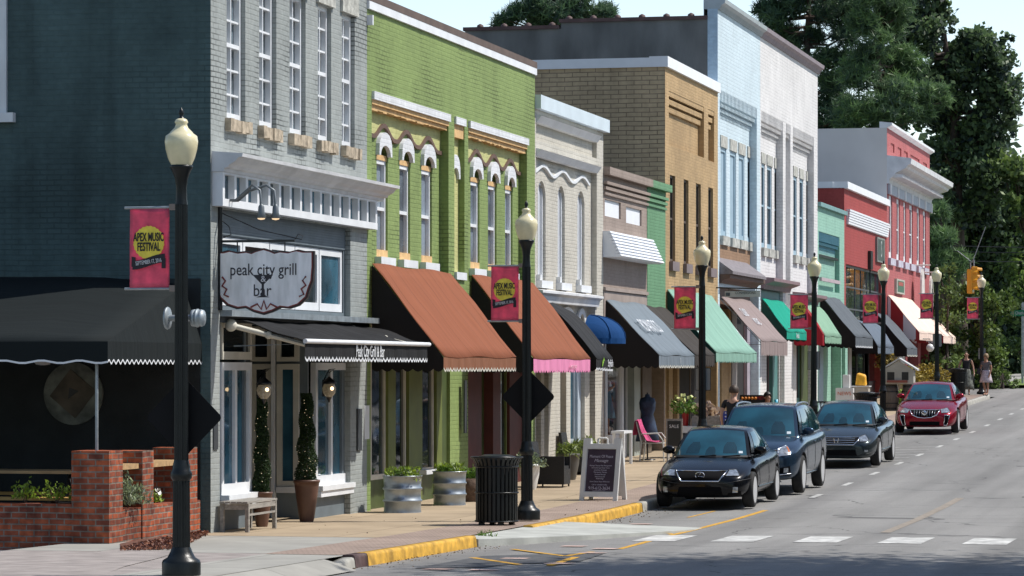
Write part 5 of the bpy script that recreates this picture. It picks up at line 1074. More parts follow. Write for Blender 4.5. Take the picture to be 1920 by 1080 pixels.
# patio awning
mb=MB(); zf_=Zp(190,640,XE) if False else CAM_H+(HOR-640)*dep(XE,yF-.05)/F_PX; zt_=zf_+.98; x0=-30
ya=yF-.05; yb=Y0-.04
n=24
P=[(x0,ya,zf_),(XE,ya,zf_),(XE-.55,yb-.5,zt_),(x0,yb-.5,zt_+.02)]
for i in range(n+1):
    u=i/n
    for j in range(7):
        v=j/6; a=Vector((x0+(XE-x0)*u,ya,zf_)); b=Vector((x0+(XE-.25-x0)*u,yb,zt_-.12*max(0,(u-.9)*10))); p=a.lerp(b,v); p.z+=.03*math.sin(u*50)*math.sin(v*3)-.09*math.sin(v*3.14)
        mb.v.append(tuple(p))
for i in range(n):
    for j in range(6): a=i*7+j; mb.f.append((a,a+7,a+8,a+1)); mb.m.append(0); mb.sm.append(True)
t=thing('patio_awning','large black canvas awning with white wavy edge over the brick patio','awning',(XE,ya,zf_-.3))
CV=fabric('patio_black_canvas',(.009,.013,.014),seams=False)
c=mb.build('canvas',CV,t); c.modifiers.new('t','SOLIDIFY').thickness=.01
mb=MB(); vb=zf_-.27
def wavy(a,b,nn,amp,m1,m2):
    for i in range(nn*6):
        u=i/(nn*6); v=(i+1)/(nn*6); A=Vector(a).lerp(Vector(b),u); B=Vector(a).lerp(Vector(b),v); sa=amp*math.sin(u*nn*2*math.pi); sb=amp*math.sin(v*nn*2*math.pi)
        mb.quad((A.x,A.y,A.z),(B.x,B.y,B.z),(B.x,B.y,vb+sb),(A.x,A.y,vb+sa),0)
        o=Vector((.004,-.004,0)); mb.quad((A.x+.004,A.y-.004,vb+sa+.012),(B.x+.004,B.y-.004,vb+sb+.012),(B.x+.004,B.y-.004,vb+sb-.014),(A.x+.004,A.y-.004,vb+sa-.014),1)
wavy((-22,ya,zf_),(XE,ya,zf_),13,.018,0,1); 
wavy((XE,ya,zf_),(XE,yb,zf_),22,.025,0,1)
part(mb,'valance',[CV,WHITE],t)
mb=MB(); mb.poly([(XE,ya,zf_),(XE,yb,zf_),(XE-.25,yb,zt_-.12)]); part(mb,'end_panel',CV,t)
mb=MB(); xp_=XE-.53+.26+.02; mb.tube([(XE-.27,yF+.26,1.13),(XE-.27,yF+.26,zf_-.02)],.022,10); part(mb,'pole',STEEL,t)
# picnic table and dark chair on the patio
t=thing('picnic_table','plank picnic table in the shade of the patio awning','table',(-16.6,yF+1.5,zs0))
mb=MB(); 
for i in range(4): mb.box(-18.6,-15.75,yF+1.2+.19*i,yF+1.37+.19*i,.78,.82)
part(mb,'table_top',PLK,t)
for o_ in (.55,2.4-.1):
    mb=MB(); mb.box(-18.6,-15.6,yF+o_,yF+o_+.28,.44,.48); part(mb,'bench',mat('yellow_plank',(.55,.33,.10),.6,var=.2,scale=3),t)
for X in (-18.2,-16.1):
    mb=MB(); mb.tube([(X,yF+.75,zs0),(X,yF+1.45,.78)],.04,6); mb.tube([(X,yF+2.4,zs0),(X,yF+1.7,.78)],.04,6); mb.tube([(X,yF+.6,.42),(X,yF+2.5,.42)],.03,6); part(mb,'leg',BLACK,t)
t=thing('patio_chair','dark metal chair behind the front brick pillar on the patio','chair',(-15.75,yF+1.0,zs0))
mb=MB(); mb.box(-16.1,-15.7,yF+.75,yF+1.2,.36,.40); part(mb,'seat',BLACK,t); mb=MB(); mb.prism([(-15.70,.4),(-15.66,.4),(-15.58,.85),(-15.62,.85)],yF+.75,yF+1.2); part(mb,'backrest',BLACK,t)
for X in (-16.08,-15.72):
    for yy in (yF+.77,yF+1.17): mb=MB(); mb.tube([(X,yy,zs0),(X,yy,.38)],.018,6); part(mb,'leg',BLACK,t)
# ---------------------------------------------------------------- leaves / plants helper
LEAFM={}
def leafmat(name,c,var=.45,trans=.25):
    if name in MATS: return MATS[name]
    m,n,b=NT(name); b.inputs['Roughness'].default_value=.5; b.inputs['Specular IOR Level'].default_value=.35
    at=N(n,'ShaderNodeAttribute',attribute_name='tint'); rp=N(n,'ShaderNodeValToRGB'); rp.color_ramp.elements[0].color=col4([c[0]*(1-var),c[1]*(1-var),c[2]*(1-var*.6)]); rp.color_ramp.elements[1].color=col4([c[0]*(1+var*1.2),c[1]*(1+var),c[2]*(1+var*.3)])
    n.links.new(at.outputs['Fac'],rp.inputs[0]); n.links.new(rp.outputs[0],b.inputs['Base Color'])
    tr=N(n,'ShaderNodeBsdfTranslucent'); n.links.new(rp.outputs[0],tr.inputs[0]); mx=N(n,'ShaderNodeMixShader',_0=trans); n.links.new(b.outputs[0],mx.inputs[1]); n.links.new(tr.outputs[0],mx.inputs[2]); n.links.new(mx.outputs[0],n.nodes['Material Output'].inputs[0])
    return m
def leafmesh(name,cent,size,m,parent,aspect=.5,up=0,tint=None,dirs=None,tri=False):
    """many leaf-sized faces at the given centres"""
    n=len(cent); cent=np.asarray(cent,float); size=np.asarray(size,float)*np.ones(n)
    d=rng.normal(size=(n,3)) if dirs is None else np.asarray(dirs,float)+rng.normal(size=(n,3))*.15
    d[:,2]+=up; d/=np.linalg.norm(d,axis=1)[:,None]; q=rng.normal(size=(n,3)); q-= (q*d).sum(1)[:,None]*d; q/=np.linalg.norm(q,axis=1)[:,None]
    a=d*size[:,None]; b=q*size[:,None]*aspect
    if tri: V=np.stack([cent-b*.5,cent+b*.5,cent+a],1); kk=3
    else: V=np.stack([cent-a*.5,cent+b*.5,cent+a*.5,cent-b*.5],1); kk=4
    off=ORG.get(parent.name,Vector((0,0,0))) if parent else Vector((0,0,0)); V=V.reshape(-1,3)-np.array(off)
    me=bpy.data.meshes.new(name); me.vertices.add(n*kk); me.vertices.foreach_set('co',V.ravel()); me.loops.add(n*kk); me.loops.foreach_set('vertex_index',np.arange(n*kk,dtype=np.int32)); me.polygons.add(n)
    me.polygons.foreach_set('loop_start',np.arange(0,n*kk,kk,dtype=np.int32)); me.polygons.foreach_set('loop_total',np.full(n,kk,dtype=np.int32)); me.update(calc_edges=True)
    t=rng.random(n) if tint is None else np.clip(tint,0,1); at=me.attributes.new('tint','FLOAT','FACE'); at.data.foreach_set('value',t.astype(np.float32)); me.materials.append(m)
    o=bpy.data.objects.new(name,me); C.objects.link(o); o.parent=parent; ORG[o.name]=off; return o
def bush(parent,c,r,n,size,m,name='foliage',sz=1.0,up=.3,aspect=.5,tri=False):
    d=rng.normal(size=(n,3)); d/=np.linalg.norm(d,axis=1)[:,None]; d[:,2]=np.abs(d[:,2])*sz; rad=r*rng.random(n)**.4*(1+.25*np.sin(d[:,0]*7+d[:,1]*5)); P=np.array(c)+d*rad[:,None]
    return leafmesh(name,P,size*(.6+.8*rng.random(n)),m,parent,aspect=aspect,up=up,dirs=None,tri=tri)
GL=leafmat('plant_green',(.10,.20,.03)); GLY=leafmat('bright_plant_green',(.22,.33,.04)); GLG=leafmat('grey_green_leaf',(.22,.28,.17)); GLD=leafmat('dark_plant_green',(.03,.06,.02))
SOIL=mat('soil',(.04,.028,.02),.95,var=.3)
# lavender bush on the patio wall, patio plants
c=(XE-.3,yF+.95,.35); t=thing('patio_plant','grey-green lavender bush between the front two patio pillars','plant',(c[0],c[1],.33))
mb=MB(); mb.tube([(c[0],c[1],.3),(c[0],c[1],.5)],.02,5); part(mb,'stem',BRN,t); bush(t,(c[0]+.08,c[1],.4),.38,1500,.09,GLG,aspect=.22,up=.7)
c=(XE-.22,yF+2.1,.33); t=thing('patio_plant','small white flowering plant by the second patio pillar','plant',(c[0],c[1],.3)); mb=MB(); mb.tube([(c[0],c[1],.3),(c[0],c[1],.45)],.015,5); part(mb,'stem',BRN,t); bush(t,(c[0]+.06,c[1],.38),.16,200,.06,GLY)
tag(leafmesh('flowers',[(c[0]+.1+random.uniform(-.1,.1),c[1]+random.uniform(-.1,.1),.5+random.uniform(-.06,.06)) for _ in range(14)],.06,mat('petal_white',(.7,.7,.66)),t,aspect=1),kind='stuff')
for (dx,lb,nn) in ((-.75,'thin leafy seedling in the shaded patio bed, right one',160),(-1.2,'thin leafy seedling in the shaded patio bed, left one',200)):
    c=(XE+dx-.1,yF+.3,.42); t=thing('patio_plant',lb,'plant',c); mb=MB(); 
    for k in range(4): a=k*1.6; mb.tube([(c[0],c[1],.4),(c[0]+.1*math.cos(a),c[1]+.1*math.sin(a),.62)],.006,5)
    part(mb,'stem',BRN,t); bush(t,(c[0],c[1],.48),.24,nn,.06,GLY)
X,Yv=XG(310,1013,-.1); t=thing('weed','small bright weed in the mulch by the patio wall','plant',(X,Yv,S(Yv)-.1)); bush(t,(X-.1,Yv,S(Yv)-.08),.22,260,.09,GLY,up=1); mb=MB(); mb.lathe([(.26,-.02),(.22,.04),(.04,.06)],(X-.1,Yv,S(Yv)-.1),12); part(mb,'clod',SOIL,t)
mb=MB(); mb.poly([(x,y,S(y)+.006) for x,y in [XG(a,b,0) for a,b in ((226,1029),(300,1031),(335,1020),(384,995),(384,985),(225,1020))]][::-1]); mb.build('soil_bed',mat('mulch_bed',(.13,.055,.035),.95,var=.5,scale=30,bump=.9,bscale=50))['kind']='structure'
pp=[]
while len(pp)<2600:
    a_,b_=random.uniform(226,390),random.uniform(985,1034)
    if 1029-(a_-226)*.22<b_<1034-(a_-226)*.02-max(0,a_-330)*.45: x_,y_=XG(a_,b_,0); pp.append((x_,y_,S(y_)+.015+random.random()*.02))
o=leafmesh('mulch',pp,.05*(.5+rng.random(len(pp))),leafmat('bark_chip',(.17,.07,.045),.6,0),None,aspect=.4); tag(o,'red-brown mulch strip at the foot of the brick patio wall','mulch',kind='stuff')
X,Yv=XG(938,1018,-.12); X=KX-.02; t=thing('weed','grassy weed growing in the gutter gap between the yellow kerbs','plant',(X,Yv,S(Yv)-.12)); bush(t,(X,Yv,S(Yv)-.12),.16,160,.12,GL,up=1.5,aspect=.15); mb=MB(); mb.lathe([(.1,-.02),(.08,.02),(.02,.03)],(X,Yv,S(Yv)-.13),10); part(mb,'clod',SOIL,t)
# ---------------------------------------------------------------- bench by the corner building
X1_,Y1_=-14.42,45.05; s=S(45.5); t=thing('wooden_bench','weathered grey backless wooden bench under the corner shop window','bench',(-14.64,45.7,s)); GW=mat('weathered_wood',(.30,.28,.25),.8,var=.25,scale=4,stretch=(6,1,6),bump=.3,bscale=20)
mb=MB()
for i in range(5): mb.box(-14.85+.088*i,-14.85+.088*i+.075,Y1_,Y1_+1.45,s+.42,s+.45)
part(mb,'seat',GW,t)
for (X,yy) in ((-14.83,Y1_+.04),(-14.45,Y1_+.04),(-14.83,Y1_+1.36),(-14.45,Y1_+1.36)): mb=MB(); mb.box(X-.025,X+.03,yy,yy+.06,s,s+.419); part(mb,'leg',GW,t)
mb=MB(); mb.box(-14.79,-14.48,Y1_+.05,Y1_+.08,s+.33,s+.41); mb.box(-14.44,-14.425,Y1_+.1,Y1_+1.36,s+.34,s+.41); mb.box(-14.44,-14.425,Y1_+.1,Y1_+1.36,s+.24,s+.27); part(mb,'rail',GW,t)
# topiaries
FAIRY=mat('fairy_light',(.9,.8,.6),.4,var=0,emit=((1,.8,.5),.8))
def topiary(X,Yv,sc,lb,hh):
    s=S(Yv); t=thing('topiary_pot',lb,'potted shrub',(X,Yv,s),group='spiral topiaries at the restaurant door')
    mb=MB(); mb.lathe([(.105*sc,0),(.12*sc,.05),(.19*sc,.55*sc),(.2*sc,.62*sc),(.21*sc,.62*sc),(.21*sc,.66*sc),(.18*sc,.66*sc),(.17*sc,.6*sc)],(X,Yv,s),22); part(mb,'pot',mat('brown_pot',(.13,.065,.045),.45,var=.2,scale=3),t)
    mb=MB(); mb.tube([(X,Yv,s+.6*sc),(X,Yv,s+.6*sc+hh)],.015,6); part(mb,'trunk',BRN,t)
    n=11000; u=rng.random(n); a=rng.random(n)*6.283; spiral=.86+.14*np.sin(a-u*6.283*3.2); r=(.205*(1-.5*u))*spiral*rng.random(n)**.3*sc; P=np.stack([X+r*np.cos(a),Yv+r*np.sin(a),s+.62*sc+hh*u],1)
    leafmesh('foliage',P,.03,GLD,t,aspect=.6); k=rng.integers(0,n,60); Q=P[k].copy(); Q[:,0]=X+(Q[:,0]-X)*1.15; Q[:,1]=Yv+(Q[:,1]-Yv)*1.15
    mb=MB()
    for q in Q: mb.ball(tuple(q),.005,n=4)
    o=part(mb,'string_lights',FAIRY,t); o['kind']='stuff'
topiary(-14.85,Yp(491,-14.85),.80,'spiral topiary with tiny lights in a brown pot, behind the bench',1.5)
topiary(-14.75,Yp(575,-14.75),1.0,'spiral topiary with tiny lights in a tall brown pot, right of the door',1.4)
# galvanised planters
def tub(px,py,w_,h_,lb,first=True):
    X,Yv=XG(px,py); Yv+=w_/2; s=S(Yv); t=thing('tub_planter',lb,'planter',(X,Yv,s),group='galvanised tubs before the green building'); r=w_/2
    mb=MB(); mb.lathe([(r*.97,0),(r*.95,h_*.05),(r*.95,h_*.27),(r*1.02,h_*.30),(r*1.02,h_*.34),(r*.95,h_*.37),(r*.95,h_*.60),(r*1.02,h_*.63),(r*1.02,h_*.67),(r*.95,h_*.70),(r*.99,h_*.97),(r*1.03,h_*.98),(r*1.03,h_),(r*.96,h_),(r*.95,h_*.9)],(X,Yv,s),32); part(mb,'tub',mat('tub_zinc',(.34,.38,.41),.38,metal=.75,var=.2,scale=5),t)
    mb=MB(); mb.lathe([(r*.95,0),(.02,.02)],(X,Yv,s+h_*.88),24); part(mb,'soil',SOIL,t)
    for k in range(3): bush(t,(X+random.uniform(-.5,.5)*r,Yv+random.uniform(-.4,.4)*r,s+h_*.88),.17,260,.06,[GLY,GLG,GL][k],up=.6)
    leafmesh('foliage',[(X+random.uniform(-.8,.8)*r,Yv+random.uniform(-.6,.6)*r,s+h_*.9+random.uniform(0,.2)) for _ in range(200)],.11,GLY,t,aspect=.25,up=1.4)
tub(745,962,.66,.62,'galvanised tub of herbs, the nearer one by the green shopfront'); tub(835,948,.60,.60,'galvanised tub of herbs, the farther one by the green shopfront')
# small round basket planter behind the bin
X,Yv=-14.1,Yp(884,-14.1); s=S(Yv); t=thing('basket_planter','woven basket planter half hidden behind the litter bin','planter',(X,Yv,s)); mb=MB(); mb.lathe([(.2,0),(.25,.2),(.27,.42),(.25,.42)],(X,Yv,s),18); part(mb,'basket',mat('basket_brown',(.12,.075,.05),.8,var=.3,scale=20,bump=.6,bscale=60),t); bush(t,(X,Yv,s+.4),.22,350,.08,GL)
# litter bins
def make_bin():
    t=thing('litter_bin','x','bin',(0,0,0),local=True,group='black slatted litter bins'); n=30
    mb=MB(); mb.lathe([(.27,.05),(.27,1.0)],n=24); mb.build('liner',mat('liner_black',(.01,.01,.01),.8),t)
    mb=MB()
    for k in range(n):
        a=2*math.pi*k/n; c,s_=math.cos(a),math.sin(a); q=Vector((-s_,c,0))*.021
        prof=[(.315,.06),(.315,.88),(.335,.95),(.385,1.04)]
        for (r0,z0),(r1,z1) in zip(prof,prof[1:]):
            A=Vector((c*r0,s_*r0,z0));B=Vector((c*r1,s_*r1,z1)); rr=Vector((c,s_,0))*.008
            mb.add([A-q-rr,A+q-rr,B+q-rr,B-q-rr,A-q+rr,A+q+rr,B+q+rr,B-q+rr],[(0,1,2,3),(4,7,6,5),(0,3,7,4),(1,5,6,2),(0,4,5,1),(3,2,6,7)])
    mb.build('slats',LAMPB,t)
    m=24
    for (r,z) in ((.33,.06),(.395,1.04),(.33,.5),(.33,.9)):
        mb=MB(); mb.tube([(r*math.cos(2*math.pi*i/m),r*math.sin(2*math.pi*i/m),z) for i in range(m+1)],.014,6,cap=False); mb.build('hoop',LAMPB,t)
    mb=MB(); mb.lathe([(.30,1.0),(.29,1.05),(.2,1.08),(.15,1.06)],n=24); mb.build('lid',LAMPB,t)
    for k in range(4):
        a=k*math.pi/2+.5; mb=MB(); mb.box(.24*math.cos(a)-.04,.24*math.cos(a)+.04,.24*math.sin(a)-.04,.24*math.sin(a)+.04,0,.06); mb.build('foot',LAMPB,t)
    return t
b0_=make_bin(); X,Yv=XG(922,986); b0_.location=(X,Yv+.33,S(Yv)); b0_['label']='black slatted litter bin in front of the second street lamp'
for px,X,lb in ((1624,-11.7,'black slatted litter bin behind the dark grey sedan'),(1795,-12.2,'black slatted litter bin beside the walking woman')):
    b=copy_tree(b0_); Yv=Yp(px,X); b.location=(X,Yv,S(Yv)); b['label']=lb
# A-board
X,Yv=-11.86,58.3; s=S(Yv); t=thing('sandwich_board','white plastic sandwich board with dark massage notice near the kerb','sign',(X,Yv,s)); t.rotation_euler=(0,0,R(-6))
ORG[t.name]=Vector((X,Yv,s))
def lean(pts,sgn):   # panel leaning: local u (x), v (z), w (thickness) -> world
    L=[]; a=math.atan2(.27,1.08)
    for u,v,w_ in pts: L.append((X+u, Yv+sgn*(-.29+v*math.tan(a))+sgn*(-w_), s+v))
    return L
def lbox(mb,u0,u1,v0,v1,w0,w1,sg):
    P=lean([(u0,v0,w0),(u1,v0,w0),(u1,v0,w1),(u0,v0,w1),(u0,v1,w0),(u1,v1,w0),(u1,v1,w1),(u0,v1,w1)],sg); mb.add(P,[(0,3,2,1),(4,5,6,7),(0,1,5,4),(1,2,6,5),(2,3,7,6),(3,0,4,7)])
PLW=mat('white_plastic',(.70,.70,.68),.45,var=.06,scale=3)
for sg in (1,-1):
    mb=MB(); h=1.0
    lbox(mb,-.36,-.28,.0,1.13,-.03,.03,sg); lbox(mb,.28,.36,0,1.13,-.03,.03,sg); lbox(mb,-.28,.28,.07,.16,-.03,.03,sg); lbox(mb,-.28,.28,.94,1.03,-.03,.03,sg); lbox(mb,-.28,.28,.16,.94,-.03,.0,sg)
    lbox(mb,-.36,-.22,1.0,1.13,-.028,.028,sg); lbox(mb,.22,.36,1.0,1.13,-.028,.028,sg)
    fr=part(mb,'panel',PLW,t)
    if sg==1:
        mb=MB(); lbox(mb,-.265,.265,.17,.93,.0,.012,sg); part(mb,'poster',mat('plum_poster',(.045,.025,.045),.5,var=.3,scale=3),fr)
        aa=math.atan2(.27,1.08); RL=Euler((R(90)-aa,0,0))
        for txt,v,sz,sx in (('Moment Of Peace',.80,.078,.78),('Massage',.725,.085,.95),('Massage Therapy Pain Management',.635,.035,.85),('Aromatherapy Deep Tissue',.595,.034,.9),('Lymphatic Drainage',.555,.034,.9),('Therapeutic Massage',.515,.034,.9),('Prenatal Massage',.475,.034,.9),('Neuromuscular',.435,.034,.9),('Reflexology',.40,.034,.9),('New Clients Now Welcome',.345,.036,.9),('Call to schedule today',.29,.036,.9),('919-612-3634',.225,.085,.86),('momentofpeace.com',.182,.032,.9)):
            p=lean([(0,v,.016)],1)[0]; text(txt,'lettering',mat('poster_lilac',(.5,.47,.55),.6,var=0),fr,p,RL,size=sz,sx=sx,shear=.3 if txt=='Massage' else 0)
mb=MB(); mb.tube([(X-.09,Yv-.02,s+1.03),(X-.09,Yv-.02,s+1.12),(X-.06,Yv-.02,s+1.135),(X+.06,Yv-.02,s+1.135),(X+.09,Yv-.02,s+1.12),(X+.09,Yv-.02,s+1.03)],.018,8); part(mb,'handle',PLW,t)
# wicker chair + pots by the cream building
X,Yv=-13.9,Yp(1034,-13.9); s=S(Yv); WK=mat('black_wicker',(.018,.018,.018),.6,var=.4,scale=40,bump=.7,bscale=120)
def wicker(X,Yv,lb):
    s=S(Yv); t=thing('wicker_chair',lb,'chair',(X,Yv,s),group='black wicker armchairs')
    mb=MB(); mb.box(X-.25,X+.3,Yv-.25,Yv+.25,s+.36,s+.42); part(mb,'seat',WK,t)
    mb=MB(); mb.prism([(X-.3,s+.25),(X-.24,s+.25),(X-.34,s+.9),(X-.40,s+.9)],Yv-.28,Yv+.28); part(mb,'backrest',WK,t)
    for yy in (-.3,.26): mb=MB(); mb.box(X-.27,X+.32,Yv+yy,Yv+yy+.04,s+.06,s+.6); part(mb,'arm_panel',WK,t)
    mb=MB(); mb.box(X+.29,X+.32,Yv-.26,Yv+.26,s+.06,s+.36); part(mb,'apron',WK,t)
    for a in (-.24,.29):
        for b in (-.28,.28): mb=MB(); mb.tube([(X+a,Yv+b,s),(X+a,Yv+b,s+.1)],.018,6); part(mb,'leg',BLACK,t)
wicker(X,Yv,'black wicker armchair on the pavement left of the sandwich board'); wicker(-14.5,Yp(1075,-14.5)+.6,'black wicker armchair behind the grass pots, against the cream building')
def pot(px,X,r,h,m,plant,lb,name='plant_pot',prof=None,n=500,pr=.3,psz=.12,asp=.15,up=1.2,dz=0):
    Yv=Yp(px,X); s=S(Yv); t=thing(name,lb,'potted plant',(X,Yv,s)); 
    mb=MB(); mb.lathe(prof or [(r*.62,0),(r*.7,h*.1),(r*.95,h*.6),(r,h*.9),(r*1.05,h*.92),(r*1.05,h),(r*.9,h),(r*.88,h*.9)],(X,Yv,s),20); part(mb,'pot',m,t)
    mb=MB(); mb.lathe([(r*.9,0),(.02,.01)],(X,Yv,s+h*.9),16); part(mb,'soil',SOIL,t); bush(t,(X,Yv,s+h*.9),pr,n,psz,plant,up=up,aspect=asp); return t
PG=mat('grey_ribbed_pot',(.10,.095,.085),.5,var=.2); PD=mat('dark_pot',(.03,.032,.028),.5,var=.2)
GGR=leafmat('striped_grass',(.20,.27,.07))
pot(1066,-14.2,.23,.55,PG,GGR,'grey ribbed pot of arching striped grass beside the wicker chair',n=500,pr=.27,psz=.2)
pot(1097,-14.4,.28,.55,PD,GGR,'dark square pot of striped grass just left of the sandwich board',n=500,pr=.27,psz=.2)
pot(993,-14.1,.2,.5,PLW,GLG,'white pot of pale flowers behind the second lamp',n=400,pr=.3,psz=.08,asp=.7,up=.2)
# white side table / stand by the boutique
X,Yv=-14.45,Yp(1170,-14.45); s=S(Yv); t=thing('display_table','narrow white painted table in front of the boutique window','table',(X,Yv,s))
mb=MB(); mb.box(X-.2,X+.1,Yv-.5,Yv+.5,s+.72,s+.78); part(mb,'table_top',WHITE,t)
for a in (-.18,.04):
    for b in (-.46,.42): mb=MB(); mb.box(X+a,X+a+.06,Yv+b,Yv+b+.06,s,s+.72); part(mb,'leg',WHITE,t)
# pink draped white chairs, chalkboard, flower table by the olive wall
def mchair(X,Yv,lb):
    s=S(Yv); t=thing('metal_chair',lb,'chair',(X,Yv,s),group='white metal garden chairs'); WM=mat('white_tube_metal',(.55,.55,.52),.4,var=.1)
    mb=MB(); mb.box(X-.22,X+.25,Yv-.24,Yv+.24,s+.42,s+.44); part(mb,'seat',WM,t)
    mb=MB()
    for yy in (-.25,.25): mb.tube([(X-.28,Yv+yy,s),(X-.24,Yv+yy,s+.44),(X-.36,Yv+yy,s+.92)],.016,6); mb.tube([(X+.3,Yv+yy,s),(X+.27,Yv+yy,s+.5),(X+.15,Yv+yy,s+.66),(X-.25,Yv+yy,s+.64)],.016,6)
    mb.tube([(X-.36,Yv-.25,s+.92),(X-.36,Yv+.25,s+.92)],.016,6); part(mb,'frame',WM,t)
    mb=MB()
    for k in range(5): yy=Yv-.2+.1*k; mb.tube([(X-.25,yy,s+.46),(X-.35,yy,s+.91)],.008,5)
    part(mb,'backrest',WM,t); return t,s
X,Yv=-14.1,Yp(1225,-14.1); t,s=mchair(X,Yv,'white metal garden chair with a pink wrap by the olive wall')
t=thing('pink_wrap','bright pink cloth draped over the white garden chair','cloth',(X,Yv,s+.4)); mb=MB(); PK=mat('pink_cloth',(.42,.04,.14),.8,var=.4,scale=9,bump=.4,bscale=14)
n=8; P=[(X-.44,s+.62),(X-.40,s+.93),(X-.34,s+.97),(X-.25,s+.7),(X-.1,s+.47),(X+.12,s+.46)]
for i in range(n+1):
    for j,(a,b) in enumerate(P): mb.v.append((a+.02*math.sin(i*2+j),Yv-.27+.54*i/n,b+.015*math.sin(i*1.7+j*2)))
for i in range(n):
    for j in range(len(P)-1): a=i*len(P)+j; mb.f.append((a,a+len(P),a+len(P)+1,a+1)); mb.m.append(0); mb.sm.append(True)
mb.build('cloth',PK,t).modifiers.new('t','SOLIDIFY').thickness=.01
X,Yv=-13.6,Yp(1264,-13.6); s=S(Yv); t=thing('chalkboard','small framed chalkboard standing behind the black sedan','sign',(X,Yv,s)); mb=MB(); mb.box(X-.2,X+.2,Yv,Yv+.03,s+.3,s+1.0); part(mb,'frame',GW,t); mb=MB(); mb.box(X-.16,X+.16,Yv-.005,Yv-.0005,s+.36,s+.95); part(mb,'slate',BLACK,t)
for a in (-.18,.15): mb=MB(); mb.box(X+a,X+a+.03,Yv,Yv+.25,s,s+.299); part(mb,'leg',GW,t)
text('SALE','lettering',BWH,t,(X,Yv-.01,s+.82),ROT_CAM,size=.11)
X,Yv=-13.7,Yp(1285,-13.7); s=S(Yv); t=thing('flower_table','small table with white cloth behind the black sedan','table',(X,Yv,s)); mb=MB(); mb.box(X-.3,X+.3,Yv-.3,Yv+.3,s+.72,s+.75); part(mb,'table_top',GW,t)
for a in (-.27,.23):
    for b in (-.27,.23): mb=MB(); mb.box(X+a,X+a+.04,Yv+b,Yv+b+.04,s,s+.72); part(mb,'leg',GW,t)
mb=MB(); mb.box(X-.34,X+.34,Yv-.34,Yv-.325,s+.6,s+.756); mb.box(X-.34,X+.34,Yv-.325,Yv+.34,s+.7515,s+.757); o=mb.build('tablecloth',WHITE,loc=(X,Yv,s+.75)); tag(o,'white cloth lying over the small flower table','cloth')
zt_=s+.76; t=thing('flower_vase','red vase of yellow flowers on the small white table','vase',(X,Yv,zt_)); mb=MB(); mb.lathe([(.07,0),(.09,.3),(.1,.32)],(X,Yv,zt_),14); part(mb,'vase',mat('red_vase',(.5,.02,.02),.3),t); bush(t,(X,Yv,zt_+.3),.38,420,.09,GL,up=.3)
leafmesh('flower',[(X+random.uniform(-.3,.3),Yv+random.uniform(-.3,.3),zt_+.4+random.uniform(0,.35)) for _ in range(40)],.10,mat('petal_yellow',(.6,.62,.25)),t,aspect=1)
X,Yv=-13.0,Yp(1340,-13.0); s=S(Yv); t=thing('gift_stand','wooden stand of wrapped flowers behind the third lamp','stand',(X,Yv,s)); mb=MB(); mb.box(X-.5,X+.4,Yv-.3,Yv+.3,s,s+1.0); part(mb,'crate',GW,t); bush(t,(X-.2,Yv,s+1.0),.3,500,.12,leafmat('mixed_petals',(.45,.35,.28)),aspect=.8)
t=thing('small_flag','starry blue flag hanging at the flower stand beside the suv','flag',(X+.35,Yv-.35,s+1.0)); mb=MB(); mb.box(X+.2,X+.62,Yv-.36,Yv-.345,s+.78,s+1.12); fl_=part(mb,'cloth',mat('flag_blue',(.03,.05,.30),.7),t)
mb=MB()
for i in range(5):
    for j in range(4): xx=X+.24+.085*i; zz=s+.82+.085*j; mb.poly([(xx+.022*math.cos(a*1.2566+.3),Yv-.363,zz+.022*math.sin(a*1.2566+.3)) for a in range(5)][::-1])
part(mb,'stars',BWH,fl_); mb=MB(); mb.tube([(X+.2,Yv-.35,s+.7),(X+.2,Yv-.35,s+1.2)],.01,5); part(mb,'staff',GW,t)
# A framed case behind seated diner etc: cafe table
X,Yv=-13.5,Yp(1418,-13.5); s=S(Yv); t=thing('cafe_sign','low dark sign board with fruit picture on the far pavement','sign',(X,Yv,s)); mb=MB(); mb.box(X-.45,X+.4,Yv,Yv+.06,s+.3,s+1.25); part(mb,'board',BLACK,t)
for a in (-.42,.34): mb=MB(); mb.box(X+a,X+a+.05,Yv,Yv+.3,s,s+.299); part(mb,'leg',BLACK,t)
mb=MB()
for k in range(5): mb.ball((X-.38+.09*k,Yv-.02,s+1.16),.04,n=6,mi=0)
part(mb,'fruit_picture',mat('fruit_orange',(.6,.2,.02)),t); text('MENU','lettering',mat('red_ink',(.5,.03,.03)),t,(X+.18,Yv-.01,s+1.16),ROT_CAM,size=.13)
# ---------------------------------------------------------------- far clutter by the mint / red shops
X,Yv=-13.2,Yp(1585,-13.2); s=S(Yv); t=thing('newspaper_box','white metal newspaper box with orange lettering by the mint building','newspaper box',(X,Yv,s)); mb=MB(); mb.box(X-.28,X+.28,Yv-.25,Yv+.25,s+.3,s+1.0); part(mb,'body',PLW,t); mb=MB(); mb.box(X-.2,X+.2,Yv-.2,Yv+.2,s,s+.299); part(mb,'base',STEEL,t); text('NEWS','lettering',mat('orange_ink',(.6,.13,.04)),t,(X,Yv-.256,s+.82),ROT_CAM,size=.16)
mb=MB(); mb.box(X-.07,X+.15,Yv-.12,Yv+.12,s+1.0,s+1.42); o=mb.build('storage_tin',PLW,loc=(X,Yv,s+1.0),bevel=.015); tag(o,'plain white square tin on top of the newspaper box','tin')
X,Yv=X+.42,Yv+.35; s=S(Yv); t=thing('utility_crate','pale wooden crate beside the newspaper box','crate',(X,Yv,s)); mb=MB(); mb.box(X-.2,X+.3,Yv-.25,Yv+.25,s,s+1.03); part(mb,'body',mat('pale_crate',(.45,.40,.32)),t); mb=MB(); mb.box(X-.24,X+.34,Yv-.29,Yv+.29,s+1.031,s+1.06); part(mb,'lid',PLW,t)
